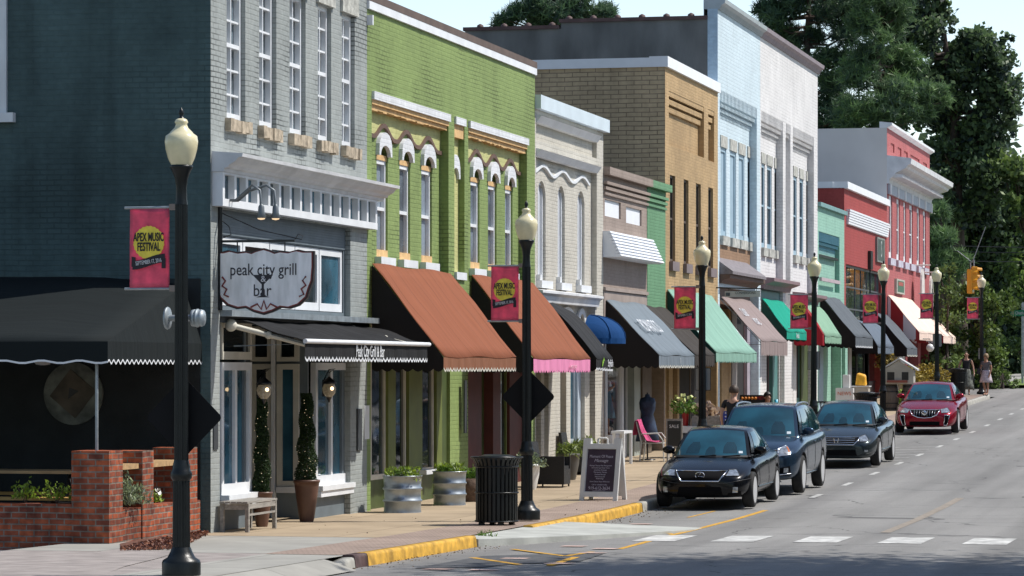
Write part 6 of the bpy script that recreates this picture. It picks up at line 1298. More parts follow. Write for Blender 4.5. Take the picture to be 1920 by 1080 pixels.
mb=MB(); mb.box(X-.14,X+.22,Yv-.15,Yv+.15,s+1.06,s+1.36); n=len(mb.v); mb.v[4:8]=[(X-.1,Yv-.1,s+1.46),(X+.18,Yv-.12,s+1.38),(X+.2,Yv+.12,s+1.42),(X-.05,Yv+.13,s+1.5)]; o=mb.build('plastic_bag',mat('yellow_bag',(.75,.38,.02),.4,var=.2,scale=8,bump=.6,bscale=12),loc=(X,Yv,s+1.06),bevel=.05); tag(o,'crumpled yellow plastic bag on the pale crate lid','bag')
# barrels, bird-house stall
def barrel(X,Yv,lb):
    s=S(Yv); t=thing('wine_barrel',lb,'barrel',(X,Yv,s),group='old wooden barrels'); mb=MB(); mb.lathe([(.25,0),(.31,.25),(.33,.45),(.31,.65),(.25,.9),(.24,.88)],(X,Yv,s),20); part(mb,'staves',mat('barrel_wood',(.13,.10,.08),.7,var=.3,scale=5,stretch=(8,8,.6)),t)
    for z,r in ((.08,.272),(.25,.316),(.65,.316),(.82,.272)): mb=MB(); mb.lathe([(r+.004,z-.02),(r+.006,z+.02)],(X,Yv,s),20); part(mb,'hoop',BLACK,t)
X,Yv=-12.7,Yp(1668,-12.7); barrel(X,Yv,'old wooden barrel left of its twin under the bird-house'); barrel(X+.72,Yv,'old wooden barrel right of its twin beside the red sedan'); s=S(Yv)+.9
t=thing('toy_house','white gabled toy house set on the old barrels','toy house',(X+.35,Yv,s)); mb=MB(); mb.box(X-.15,X+.85,Yv-.3,Yv+.3,s+.001,s+.5); part(mb,'wall',mat('toy_wall',(.40,.38,.33)),t); mb=MB(); mb.prism([(X-.28,s+.47),(X+.35,s+.85),(X+.98,s+.47),(X+.98,s+.52),(X+.35,s+.91),(X-.28,s+.52)],Yv-.36,Yv+.36); part(mb,'roof',mat('toy_roof',(.5,.5,.5)),t)
mb=MB(); mb.poly([(X-.15,Yv-.3,s+.501),(X+.85,Yv-.3,s+.501),(X+.35,Yv-.3,s+.80)]); part(mb,'gable',MATS['toy_wall'],t); mb=MB(); mb.box(X-.05,X+.2,Yv-.306,Yv-.3005,s+.15,s+.42); part(mb,'window',BLACK,t); mb=MB(); mb.box(X+.45,X+.68,Yv-.306,Yv-.3005,s+.15,s+.42); part(mb,'window',BLACK,t); mb=MB(); mb.box(X-.05,X+.65,Yv-.42,Yv-.307,s+.06,s+.14); part(mb,'window_box',mat('window_box_red',(.25,.07,.05)),t)
# hanging baskets
for px,py,X,lb,r in ((1661,672,-14.2,'large round hanging basket of trailing flowers under the dark grey awning',.42),):
    Yv=Yp(px,X); z=Zp(px,py,X); t=thing('hanging_basket',lb,'hanging basket',(X,Yv,z+.7)); mb=MB(); mb.lathe([(.02,-.5),(.2,-.42),(.26,-.25)],(X+.1,Yv,z),14); part(mb,'bowl',mat('teal_bowl',(.05,.30,.28)),t); bush(t,(X,Yv,z-.35),.42,900,.13,leafmat('basket_leaf',(.25,.20,.06),.7),sz=1.5,aspect=.6); mb=MB(); mb.tube([(X,Yv,z),(X,Yv,z+.75)],.01,5); part(mb,'chain',BLACK,t)
# globe light sign
X=-13.3; Yv=Yp(1744,X); z=Zp(1744,652,X); t=thing('globe_light','white globe light on an arm at the rose red corner','light',(X,Yv,z)); mb=MB(); mb.ball((X,Yv,z),.16,n=12); part(mb,'globe',mat('white_globe',(.75,.75,.72),.3),t); mb=MB(); mb.tube([(X,Yv,z+.15),(X,Yv,z+.35),(FX+.2,Yv-.3,z+.4)],.02,6); part(mb,'arm',BLACK,t)
# flower boxes
for px,lb in ((1712,'wide planter box of yellow and rust flowers left of the sixth lamp'),(1752,'wide planter box of yellow and rust flowers behind the sixth lamp')):
    X=-12.6; Yv=Yp(px,X); s=S(Yv); t=thing('planter_box',lb,'planter',(X,Yv,s),group='tall flower boxes at the far corner'); mb=MB(); mb.box(X-.5,X+.35,Yv-.3,Yv+.3,s,s+.75); part(mb,'box',mat('tan_planter',(.40,.30,.21),.8),t)
    bush(t,(X-.1,Yv,s+.7),.62,1500,.12,leafmat('rust_leaf',(.30,.24,.05),.6),aspect=.6); bush(t,(X+.3,Yv-.2,s+.45),.4,500,.12,GL,sz=.6)
X=-12.5; Yv=Yp(1704,X); s=S(Yv); t=thing('low_shrub','low yellow-green shrub beside the small white notice','plant',(X,Yv,s)); bush(t,(X,Yv,s),.6,900,.12,GLY); mb=MB(); mb.tube([(X,Yv,s),(X,Yv,s+.3)],.02,5); part(mb,'stem',BRN,t)
X=-12.2; Yv=Yp(1706,X); s=S(Yv); t=thing('notice_sign','small white notice on a thin black stake','sign',(X,Yv,s)); mb=MB(); mb.tube([(X,Yv,s),(X,Yv,s+1.0)],.012,5); part(mb,'stake',BLACK,t); mb=MB(); mb.box(X-.11,X+.11,Yv-.02,Yv-.012,s+1.0,s+1.28); part(mb,'plate',WHITE,t)
# black benches
def ibench(px,X,lb):
    Yv=Yp(px,X); s=S(Yv); t=thing('iron_bench',lb,'bench',(X,Yv,s),group='black iron benches'); mb=MB()
    for i in range(4): mb.box(X-.75,X+.75,Yv-.2+.11*i,Yv-.12+.11*i,s+.44,s+.46)
    part(mb,'seat',LAMPB,t); mb=MB()
    for i in range(15): mb.box(X-.75+.1*i,X-.72+.1*i,Yv+.24,Yv+.26,s+.46,s+.9)
    mb.box(X-.77,X+.77,Yv+.235,Yv+.265,s+.9,s+.94); part(mb,'backrest',LAMPB,t)
    for a in (-.72,.68):
        mb=MB(); mb.tube([(X+a,Yv-.2,s),(X+a,Yv-.2,s+.68),(X+a,Yv+.25,s+.66)],.02,6); mb.tube([(X+a,Yv+.25,s),(X+a,Yv+.25,s+.9)],.02,6); part(mb,'end_frame',LAMPB,t)
ibench(1795,-12.9,'black iron bench between the sixth lamp and the walking woman'); ibench(1572,-11.9,'black iron bench seen over the dark grey sedan')
# ---------------------------------------------------------------- traffic signals, wires, street name sign
AMB=mat('signal_yellow',(.62,.28,.01),.45,var=.1)
def signal(px,py,lb,rz,h=1.05):
    D=141.0; X=-CA*(VPX-px)*D/F_PX; Yv=(D+X*SA)/CA; z=CAM_H-(py-HOR)*D/F_PX
    t=thing('traffic_light',lb,'traffic light',(X,Yv,z),rz,group='amber traffic lights on the span wire',local=True)
    mb=MB(); mb.box(-.17,.17,-.12,.12,-h,0); mb.build('housing',AMB,t,bevel=.03)
    for k,c in enumerate(((.2,.01,.01),(.25,.12,.01),(.01,.12,.05))):
        zc=-h*(k+.5)/3; mb=MB(); n=10
        for i in range(n):
            a=math.pi*i/n; b=math.pi*(i+1)/n
            mb.quad((.14*math.cos(a),-.12,zc+.14*math.sin(a)),(.14*math.cos(b),-.12,zc+.14*math.sin(b)),(.14*math.cos(b),-.34,zc+.14*math.sin(b)-.03),(.14*math.cos(a),-.34,zc+.14*math.sin(a)-.03))
        v=mb.build('visor',AMB,t); v.modifiers.new('t','SOLIDIFY').thickness=.01
        mb=MB(); mb.poly([(.12*math.cos(a*math.pi/8),-.1225,zc+.12*math.sin(a*math.pi/8)) for a in range(16)][::-1]); mb.build('lens',mat('lens_%d'%k,c,.2,var=0),t)
    mb=MB(); mb.tube([(0,0,0),(0,0,.3)],.03,6); mb.build('hanger',STEEL,t); return X,Yv,z
A=signal(1820,505,'amber traffic light hanging on the left',R(75)); B=signal(1826,500,'amber traffic light hanging on the right, facing the street',R(110),.95)
mb=MB(); D=141.0
def pt(px,py,D=141.0): X=-CA*(VPX-px)*D/F_PX; return (X,(D+X*SA)/CA,CAM_H-(py-HOR)*D/F_PX)
mb.tube([pt(1823,492),pt(1848,425)],.018,5); mb.tube([pt(1823,492),pt(1795,470)],.015,5)
o=mb.build('span_wire',STEEL,loc=pt(1823,492)); tag(o,'steel span wire holding the traffic lights','cable')
for i,(a,b) in enumerate(((456,463),(468,472),(486,489))):
    mb=MB(); n=10; mb.tube([pt(1600+70*k,a+(b-a)*k/n*1.6+3*math.sin(k/n*math.pi),158) for k in range(n+1)],.022,5); o=mb.build('overhead_cable',BLACK,loc=pt(1760,a,158)); tag(o,'dark overhead cable crossing the trees, %s of three'%['highest','middle','lowest'][i],'cable','overhead cables at the far crossing')
X,Yv,z=pt(1917,750,150); z=S(Yv); mb=MB(); t=thing('street_name_sign','green street name sign on a galvanised post at the right edge','sign',(X,Yv,z)); mb.tube([(X,Yv,z),(X,Yv,z+3.75)],.05,8); part(mb,'post',STEEL,t); mb=MB(); mb.box(X-.55,X+.5,Yv-.06,Yv-.051,z+3.1,z+3.38); p_=part(mb,'plate',mat('sign_street_green',(.01,.20,.10),.4,var=0),t); text('E Chatham St','lettering',BWH,p_,(X-.02,Yv-.066,z+3.24),ROT_CAM,size=.2,sx=.8)

# dry leaves and grit lying along the gutter and between the slabs
pp=[]
for _ in range(900):
    y_=random.uniform(38,75); x_=KX+.03+abs(random.gauss(0,.22)); pp.append((x_,y_,zroad(x_,y_)+.012))
for _ in range(70):
    y_=random.uniform(44.5,75); x_=random.uniform(-14.8,-11.2); pp.append((x_,y_,S(y_)+.012))
lo=leafmesh('leaf_litter',pp,.022*(.5+rng.random(len(pp))),leafmat('dry_leaf',(.13,.085,.04),.6,0),None,aspect=.6,dirs=np.tile(np.array([[1.,0,0]]),(len(pp),1))); tag(lo,'dry leaves and grit scattered along the kerb and pavement','leaf litter',kind='stuff')
# ================================================================== CARS
from mathutils.bvhtree import BVHTree
def paint(name,c,metal=.4,rough=.2,flake=.0):
    if name in MATS: return MATS[name]
    m,n,b=NT(name); b.inputs['Base Color'].default_value=col4(c); b.inputs['Metallic'].default_value=metal; b.inputs['Roughness'].default_value=rough; b.inputs['Coat Weight'].default_value=.32 if metal==0 else .5; b.inputs['Specular IOR Level'].default_value=.15; b.inputs['Coat Roughness'].default_value=.02
    tc=N(n,'ShaderNodeTexCoord'); nz=N(n,'ShaderNodeTexNoise'); nz.inputs['Scale'].default_value=2.5; n.links.new(tc.outputs['Object'],nz.inputs['Vector'])
    mr=N(n,'ShaderNodeMapRange'); mr.inputs[3].default_value=rough*.8; mr.inputs[4].default_value=rough*1.3; n.links.new(nz.outputs[0],mr.inputs[0]); n.links.new(mr.outputs[0],b.inputs['Roughness']); return m
WSG=glass('windscreen_glass',(.008,.045,.068),.02,.7)
CHR=mat('chrome',(.75,.77,.8),.12,metal=1,var=.03); TYR=mat('tyre_rubber',(.018,.018,.018),.85,var=.3,scale=12); RIM=mat('alloy_rim',(.66,.67,.68),.3,metal=.35,var=.05); HLG=mat('headlight_lens',(.34,.37,.40),.06,metal=.5,var=.55,scale=14,coat=1); TRIM=mat('black_plastic',(.015,.015,.016),.5,var=.15); AMBR=mat('amber_lens',(.55,.15,.03),.15,var=0); HRES=mat('mesh_black',(.005,.005,.006),.8,var=.4,scale=60,spec=.1)
def eval_mesh(o):
    dg=bpy.context.evaluated_depsgraph_get(); me=bpy.data.meshes.new_from_object(o.evaluated_get(dg)); return me
def car(name,label,sp,loc,rz):
    W=sp['W']/2; t=thing(name,label,sp['cat'],loc,rz,local=True); P=paint(sp['pn'],sp['col'],sp.get('metal',.4))
    st=sp['st']; rings=[]
    for (y,w,zb,zs,zt) in st:
        w*=W; zm=zb+(zs-zb)*.5
        half=[(0,zb),(w*.80,zb),(w*.955,zb+.07),(w*1.0,zm),(w*.985,zs-.02),(w*.93,zs+(zt-zs)*.55),(w*.62,zt),(0,zt+sp.get('crown',.025))]
        rings.append([(x,y,z) for x,z in half]+[(-x,y,z) for x,z in half[::-1][1:-1]])
    n=len(rings[0]); vs=[v for r in rings for v in r]; fs=[(i*n+k,i*n+(k+1)%n,(i+1)*n+(k+1)%n,(i+1)*n+k) for i in range(len(rings)-1) for k in range(n)]
    h=n//2
    for base,flip in ((0,False),((len(rings)-1)*n,True)):
        # cap as a strip of quads between the two halves
        for k in range(1,h-0):
            a,b_,c,d=base+k,base+k+1,base+(n-k-1)%n,base+(n-k)%n
            if k+1<=h-0 and k+1!=(n-k-1): f=(a,b_,c,d)
            elif k+1==(n-k-1): f=(a,b_,d)
            fs.append(f if flip else f[::-1])
        fs.append((base,base+1,base+n-1) if flip else (base+n-1,base+1,base))
    me=bpy.data.meshes.new('body'); me.from_pydata(vs,[],fs); me.update(); bm=bmesh.new(); bm.from_mesh(me); bmesh.ops.recalc_face_normals(bm,faces=bm.faces); bm.to_mesh(me); bm.free()
    o=bpy.data.objects.new('body',me); C.objects.link(o); s=o.modifiers.new('s','SUBSURF'); s.levels=3; s.render_levels=3
    me.materials.append(P); me2=eval_mesh(o); o.modifiers.clear(); o.data=me2
    bm=bmesh.new(); bm.from_mesh(me2); bvh=BVHTree.FromBMesh(bm); bm.free()
    # wheel arches
    R_=sp['r']; ax=sp['axles']
    for y in ax:
        for sx in (1,-1):
            cm=bpy.data.meshes.new('cut'); b2=bmesh.new(); bmesh.ops.create_cone(b2,cap_ends=True,segments=36,radius1=R_+.055,radius2=R_+.055,depth=.52,matrix=Matrix.Translation((sx*(W-.12),y,R_+.01))@Matrix.Rotation(R(90),4,'Y')); b2.to_mesh(cm); b2.free(); cm.materials.append(TRIM)
            co=bpy.data.objects.new('cut',cm); C.objects.link(co); md=o.modifiers.new('b','BOOLEAN'); md.object=co; md.solver='EXACT'; md.operation='DIFFERENCE'; md.material_mode='TRANSFER'
            me3=eval_mesh(o); o.modifiers.clear(); o.data=me3; bpy.data.objects.remove(co)
    for p_ in o.data.polygons: p_.use_smooth = (p_.material_index==0)
    try: o.data.set_sharp_from_angle(angle=R(40))
    except Exception: pass
    o.name='body'; o.parent=t
    def cast(x,z,dir=(0,1,0),y0=-2,off=.006):
        d=Vector(dir).normalized(); org=Vector((x,0,z))-d*2.0+Vector((0,0,0)); hit=bvh.ray_cast(org,d)
        if hit[0] is None: return Vector((x,.3,z))
        return hit[0]+hit[1]*off
    def decal(nm,poly,m,dir=(0,1,0),off=.006,parent=t,nu=8,nv=5):
        """poly: 4 corners (x,z) seen from the front; projected on the bodywork"""
        a,b_,c,d=[Vector(p) for p in poly]; mb=MB()
        for j in range(nv+1):
            for i in range(nu+1):
                u=i/nu; v=j/nv; p=(a*(1-u)+b_*u)*(1-v)+(d*(1-u)+c*u)*v; mb.v.append(tuple(cast(p.x,p.y,dir,off=off)))
        for j in range(nv):
            for i in range(nu): k=j*(nu+1)+i; mb.f.append((k,k+1,k+nu+2,k+nu+1)); mb.m.append(0); mb.sm.append(True)
        return mb.build(nm,m,parent)
    def outline(nm,pts,m,r=.012,dir=(0,1,0),parent=t,close=True):
        q=[]; pts=list(pts)+([pts[0]] if close else [])
        for (x0,z0),(x1,z1) in zip(pts,pts[1:]):
            for k in range(5): u=k/5; q.append(cast(x0+(x1-x0)*u,z0+(z1-z0)*u,dir,off=.008))
        q.append(cast(*pts[-1],dir,off=.008)); mb=MB(); mb.tube(q,r,6); return mb.build(nm,m,parent)
    # greenhouse -----------------------------------------------------
    g=sp['gh']; A0=Vector((g['wA']*W,g['yA0'],g['zA'])); A1=Vector((g['wr']*W,g['yA1'],g['zr'])); C1=Vector((g['wr2']*W,g['yC1'],g['zr2'])); C0=Vector((g['wC']*W,g['yC0'],g['zC']))
    def side(u,v,sx=1,off=0):
        b_=A0.lerp(C0,u); b_.x+=.05*math.sin(math.pi*u); b_.z+=g.get('belt',.0)*math.sin(math.pi*u); tp=A1.lerp(C1,u); tp.x+=.025*math.sin(math.pi*u); tp.z+=g.get('arc',.05)*math.sin(math.pi*u)
        p=b_.lerp(tp,v); p.x+=.035*math.sin(math.pi*v)+off; p.x*=sx; return p
    def wsc(u,v,off=0,rear=False):
        a,b_=(A0,A1) if not rear else (C0,C1); s_=1 if rear else -1
        p=a.lerp(b_,v); x=p.x*(2*u-1); q=Vector((x,p.y+s_*(.20*(1-v)+.07*v)*(1-(2*u-1)**2)*(1 if not rear else .6)+s_*off,p.z+.04*v*(1-(2*u-1)**2)+off*.6+.03*math.sin(math.pi*v)))
        return q
    def roof(u,v):
        a=side(v,1,1); l=wsc(u,1) if v==0 else None
        f=wsc(u,1).lerp(wsc(u,1,rear=True),v); e=side(v,1,1); x=(2*u-1)*e.x; return Vector((x,f.y,e.z+(.045+.0)*(1-(2*u-1)**2)))
    def grid(fn,u0,u1,v0,v1,nu,nv,mb,smooth=True):
        b0=len(mb.v)
        for j in range(nv+1):
            for i in range(nu+1): mb.v.append(tuple(fn(u0+(u1-u0)*i/nu,v0+(v1-v0)*j/nv)))
        for j in range(nv):
            for i in range(nu): k=b0+j*(nu+1)+i; mb.f.append((k,k+1,k+nu+2,k+nu+1)); mb.m.append(0); mb.sm.append(smooth)
    mb=MB(); grid(lambda u,v:wsc(u,v),0,1,0,1,16,8,mb); grid(lambda u,v:wsc(u,v,rear=True),0,1,0,1,16,8,mb)
    for sx in (1,-1): grid(lambda u,v:side(u,v,sx),0,1,0,1,16,8,mb)
    grid(roof,0,1,0,1,16,16,mb)
    o2=mb.build('cabin',P,t); bm=bmesh.new(); bm.from_mesh(o2.data); bmesh.ops.remove_doubles(bm,verts=bm.verts,dist=.012); bmesh.ops.recalc_face_normals(bm,faces=bm.faces); bm.to_mesh(o2.data); bm.free()
    mb=MB(); grid(lambda u,v:wsc(u,v,.008),.045,.955,.03,.93,16,8,mb); ws=mb.build('windscreen',WSG,t)
    # seats and wheel seen dimly through the glass are shown as darker shapes on the dash line
    mb=MB(); grid(lambda u,v:wsc(u,v,.008,True),.06,.94,.08,.93,12,6,mb); mb.build('rear_window',WSG,t)
    mb=MB(); grid(lambda u,v:wsc(u,v,.009),.035,.965,-.02,.035,16,1,mb); mb.build('cowl',TRIM,t)
    for sx in (1,-1):
        for (ua,ub) in g['win']:
            mb=MB(); grid(lambda u,v:side(u,v,sx,.006),ua,ub,.10,.88,8,5,mb); mb.build('side_window',WSG,t)
        mb=MB(); mb.tube([side(.02+.96*k/12,.06,sx,.008) for k in range(13)],.008,5); mb.build('window_trim',CHR if sp.get('chrome_trim',True) else TRIM,t)
        if sp.get('rails'): mb=MB(); mb.tube([side(.06+.85*k/10,1,sx,-.04)+Vector((0,0,.05 if 0<k<10 else 0)) for k in range(11)],.022,6); mb.build('roof_rail',mat('rail_silver',(.35,.38,.42),.25,metal=.8),t)
        # mirror
        mp=side(g.get('mu',.10),.10,sx,0); mb=MB(); mb.ball((0,0,0),1,n=10); c=Vector((mp.x+sx*.13,mp.y-.03,mp.z+.06)); mb.v=[(c.x+x*.12,c.y+y*.06-abs(x)*.0,c.z+z*.075) for x,y,z in mb.v]; mb.tube([(mp.x-sx*.02,mp.y,mp.z-.02),(c.x-sx*.03,c.y,c.z-.03)],.03,6); mb.build('door_mirror',P if not sp.get('mirror_dark') else TRIM,t)
        # handles, sill
        for yh in sp['handles']:
            hit=bvh.ray_cast(Vector((sx*2,yh,sp['hz'])),Vector((-sx,0,0)))
            if hit[0] is not None: mb=MB(); p=hit[0]; mb.tube([p+Vector((0,-.09,0)),p+Vector((sx*.025,-.06,0)),p+Vector((sx*.025,.06,0)),p+Vector((0,.09,0))],.013,6); mb.build('door_handle',CHR if sp.get('chr_h') else P,t)
        for ys_ in sp['seams']:
            q=[]
            for k in range(9):
                z=.3+(sp['hz']+.05-.3)*k/8; hit=bvh.ray_cast(Vector((sx*2,ys_+.03*math.sin(k),z)),Vector((-sx,0,0)))
                if hit[0] is not None: q.append(hit[0]+Vector((sx*.0,0,0)))
            if len(q)>2: mb=MB(); mb.tube(q,.005,4); mb.build('door_seam',TRIM,t)
        q=[]
        for k in range(8):
            y=ax[0]+R_+.15+(ax[1]-ax[0]-2*R_-.3)*k/7; hit=bvh.ray_cast(Vector((sx*2,y,.36)),Vector((-sx,0,0)))
            if hit[0] is not None: q.append(hit[0])
        if len(q)>2: mb=MB(); mb.tube(q,.018,6); mb.build('side_sill',P,t)
    # wheels
    ns=sp.get('spokes',5)
    for y in ax:
        for sx in (1,-1):
            mb=MB(); tw=.21; mb.lathe([(R_*.74,-tw/2),(R_*.9,-tw/2),(R_*.985,-tw/2+.02),(R_,-tw/2+.05),(R_,tw/2-.05),(R_*.985,tw/2-.02),(R_*.9,tw/2),(R_*.75,tw/2),(R_*.74,tw/2-.03)],(0,0,0),36)
            xc=sx*(W-tw/2-.012); mb.v=[(xc+sx*z,y+a,R_+b_) for a,b_,z in mb.v]; wh=mb.build('wheel',TYR,t)
            mb=MB(); rr=R_*.745; mb.lathe([(rr,tw/2-.005),(rr*.93,tw/2-.01),(rr*.9,tw/2-.06),(rr*.9,-.02)],(0,0,0),32); 
            mb.lathe([(.065,tw/2-.05),(.06,tw/2-.012),(.02,tw/2-.008)],(0,0,0),14)
            for k in range(ns):
                a=2*math.pi*k/ns+.3; wd=.9/ns*.42
                def pp(r,da,z): return (r*math.cos(a+da),r*math.sin(a+da),z)
                mb.add([pp(.05,-.35,tw/2-.03),pp(.05,.35,tw/2-.03),pp(rr*.94,wd,tw/2-.012),pp(rr*.94,-wd,tw/2-.012),pp(.05,-.35,tw/2-.055),pp(.05,.35,tw/2-.055),pp(rr*.92,wd,tw/2-.05),pp(rr*.92,-wd,tw/2-.05)],[(0,1,2,3),(4,7,6,5),(0,3,7,4),(1,5,6,2),(2,6,7,3)])
            mb.v=[(xc+sx*z,y+a,R_+b_) for a,b_,z in mb.v]; mb.build('rim',RIM,wh)
            mb=MB(); mb.lathe([(rr*.88,tw/2-.09),(.01,tw/2-.09)],(0,0,0),20); mb.v=[(xc+sx*z,y+a,R_+b_) for a,b_,z in mb.v]; mb.build('brake_disc',mat('brake_steel',(.10,.10,.10),.5,metal=.6),wh)
    sp['face'](t,decal,outline,cast,P,W)
    for wx in (-.28,.32):
        mb=MB(); mb.tube([wsc(.5+wx*.5,.0,.02),wsc(.5+wx*.5+.22,.035,.022)],.009,5); mb.build('wiper',TRIM,t)
    # inside mirror / sticker glimpsed behind the windscreen glass
    mb=MB(); grid(lambda u,v:wsc(u,v,.0105),.86,.91,.10,.17,2,2,mb); mb.build('windscreen_sticker',mat('sticker_white',(.55,.62,.68),.4,var=0),ws)
    for (ua,ub,va,vb_) in ((.16,.34,.10,.46),(.66,.84,.10,.46),(.43,.56,.06,.3)):
        mb=MB(); 
        def rr_(u,v,ua=ua,ub=ub,va=va,vb_=vb_): 
            c=(ua+ub)/2; k=1-.45*max(0,(v-va)/(vb_-va)-.55)/.45; return wsc(c+(u-c)*k,v,.0095)
        grid(rr_,ua,ub,va,vb_,5,5,mb); mb.build('headrest_shape',mat('seat_dark',(.007,.034,.05),.08,var=.2,scale=3,spec=.8),ws)
    return t
def sedan_st(L,h=1.0,nose=.0):
    return [(0.0,.60,.27,.44*h,.56*h),(.07,.78,.21,.50*h,.63*h),(.25,.90,.19,.58*h,.71*h),(.55,.965,.19,.66*h,.80*h),(1.0,.99,.20,.74*h,.90*h),(1.45,1.0,.20,.80*h,.955*h),(2.1,1.0,.20,.83*h,.95*h),(L-1.6,1.0,.20,.86*h,.97*h),(L-1.0,.99,.21,.90*h,1.01*h),(L-.4,.95,.24,.90*h,1.03*h),(L-.08,.86,.30,.80*h,.98*h),(L,.74,.40,.65*h,.80*h)]
def quadx(l): return l
# black sedan ---------------------------------------------------------
def face_lexus(t,decal,outline,cast,P,W):
    g=decal('grille',[(-.34,.515),(.34,.515),(.46,.665),(-.46,.665)],HRES,off=.004); outline('grille_surround',[(-.34,.50),(.34,.50),(.47,.675),(-.47,.675)],CHR,.013,parent=g)
    mb=MB(); c=cast(0,.59,off=.02); mb.tube([(c.x+.085*math.cos(a*math.pi/8),c.y,c.z+.058*math.sin(a*math.pi/8)) for a in range(17)],.008,6,cap=False); mb.tube([(c.x+.02,c.y-.004,c.z+.05),(c.x-.03,c.y-.004,c.z-.02),(c.x+.055,c.y-.004,c.z-.025)],.008,6); mb.build('emblem',CHR,g)
    for s in (1,-1):
        h=decal('headlight',[(s*.50,.60),(s*.80,.62),(s*.82,.76),(s*.66,.74)][::s],HLG,dir=(-s*.55,1,-.15),off=.006,nu=8,nv=6)
        outline('headlight_rim',[(s*.50,.60),(s*.80,.62),(s*.82,.76),(s*.66,.74)],TRIM,.006,dir=(-s*.55,1,-.15),parent=h)
        f=decal('fog_lamp',[(s*.60,.30),(s*.70,.30),(s*.70,.40),(s*.61,.40)],HLG,dir=(-s*.3,1,0))
        decal('bumper_recess',[(s*.50,.24),(s*.80,.24),(s*.76,.33),(s*.52,.29)][::s],HRES,dir=(-s*.3,1,0),off=.003)
    decal('lower_intake',[(-.42,.24),(.42,.24),(.38,.40),(-.38,.40)],HRES,off=.004)
    outline('bumper_line',[(-.85,.54),(-.5,.47),(-.35,.46),(.35,.46),(.5,.47),(.85,.54)],TRIM,.006,close=False,dir=(0,1,0))
SP1=dict(W=1.80,cat='car',pn='black_car_paint',col=(.003,.0035,.005),metal=.0,st=sedan_st(4.57,.97),r=.325,axles=(.80,3.53),handles=(2.35,3.15),hz=.80,seams=(1.35,2.45,3.35),spokes=9,face=face_lexus,mirror_dark=False,
   gh=dict(wA=.80,yA0=1.32,zA=.90,wr=.60,yA1=2.0,zr=1.36,wr2=.58,yC1=3.15,zr2=1.35,wC=.76,yC0=3.95,zC=.94,arc=.045,win=((.13,.47),(.50,.82))))
def face_suv(t,decal,outline,cast,P,W):
    g=decal('grille',[(-.50,.66),(.50,.66),(.56,.86),(-.56,.86)],HRES,off=.004); outline('grille_surround',[(-.5,.65),(.5,.65),(.57,.87),(-.57,.87)],CHR,.014,parent=g)
    for s in (1,-1):
        h=decal('headlight',[(s*.56,.76),(s*.88,.80),(s*.92,1.0),(s*.62,.90)][::s],HLG,dir=(-s*.6,1,-.1),nu=8,nv=6); decal('indicator',[(s*.84,.82),(s*.90,.84),(s*.92,.98),(s*.87,.95)][::s],AMBR,dir=(-s*.6,1,-.1),off=.010,parent=h)
        outline('headlight_rim',[(s*.56,.76),(s*.88,.80),(s*.92,1.0),(s*.62,.90)],CHR,.007,dir=(-s*.6,1,-.1),parent=h)
        f=decal('fog_lamp',[(s*.68,.44),(s*.78,.44),(s*.78,.53),(s*.69,.53)],HLG,dir=(-s*.3,1,0)); decal('bumper_recess',[(s*.55,.38),(s*.84,.38),(s*.82,.57),(s*.6,.53)][::s],HRES,dir=(-s*.3,1,0),off=.003)
        outline('bumper_strip',[(s*.6,.40),(s*.84,.42)],CHR,.01,close=False,dir=(-s*.3,1,0))
    decal('lower_intake',[(-.5,.33),(.5,.33),(.45,.56),(-.45,.56)],HRES,off=.004); decal('skid_plate',[(-.6,.24),(.6,.24),(.55,.30),(-.55,.30)],mat('skid_grey',(.2,.22,.24),.4),off=.005)
def suv_st(L): return [(0,.62,.36,.66,.80),(.07,.80,.29,.72,.87),(.25,.92,.27,.80,.95),(.55,.975,.27,.88,1.02),(1.0,1.0,.27,.95,1.10),(1.4,1.0,.27,.98,1.15),(2.1,1.0,.27,1.0,1.14),(L-1.6,1.0,.27,1.02,1.15),(L-.8,.985,.28,1.05,1.18),(L-.2,.95,.32,1.05,1.2),(L-.04,.9,.36,.98,1.16),(L,.82,.46,.85,1.05)]
SP2=dict(W=1.93,cat='car',pn='slate_blue_paint',col=(.025,.050,.085),metal=.6,st=suv_st(4.86),r=.375,axles=(.92,3.71),handles=(2.45,3.35),hz=.98,seams=(1.45,2.55,3.5),spokes=5,face=face_suv,rails=True,
   gh=dict(wA=.82,yA0=1.30,zA=1.08,wr=.66,yA1=1.98,zr=1.66,wr2=.64,yC1=4.35,zr2=1.62,wC=.80,yC0=4.72,zC=1.12,arc=.05,win=((.10,.36),(.39,.66),(.69,.90))))
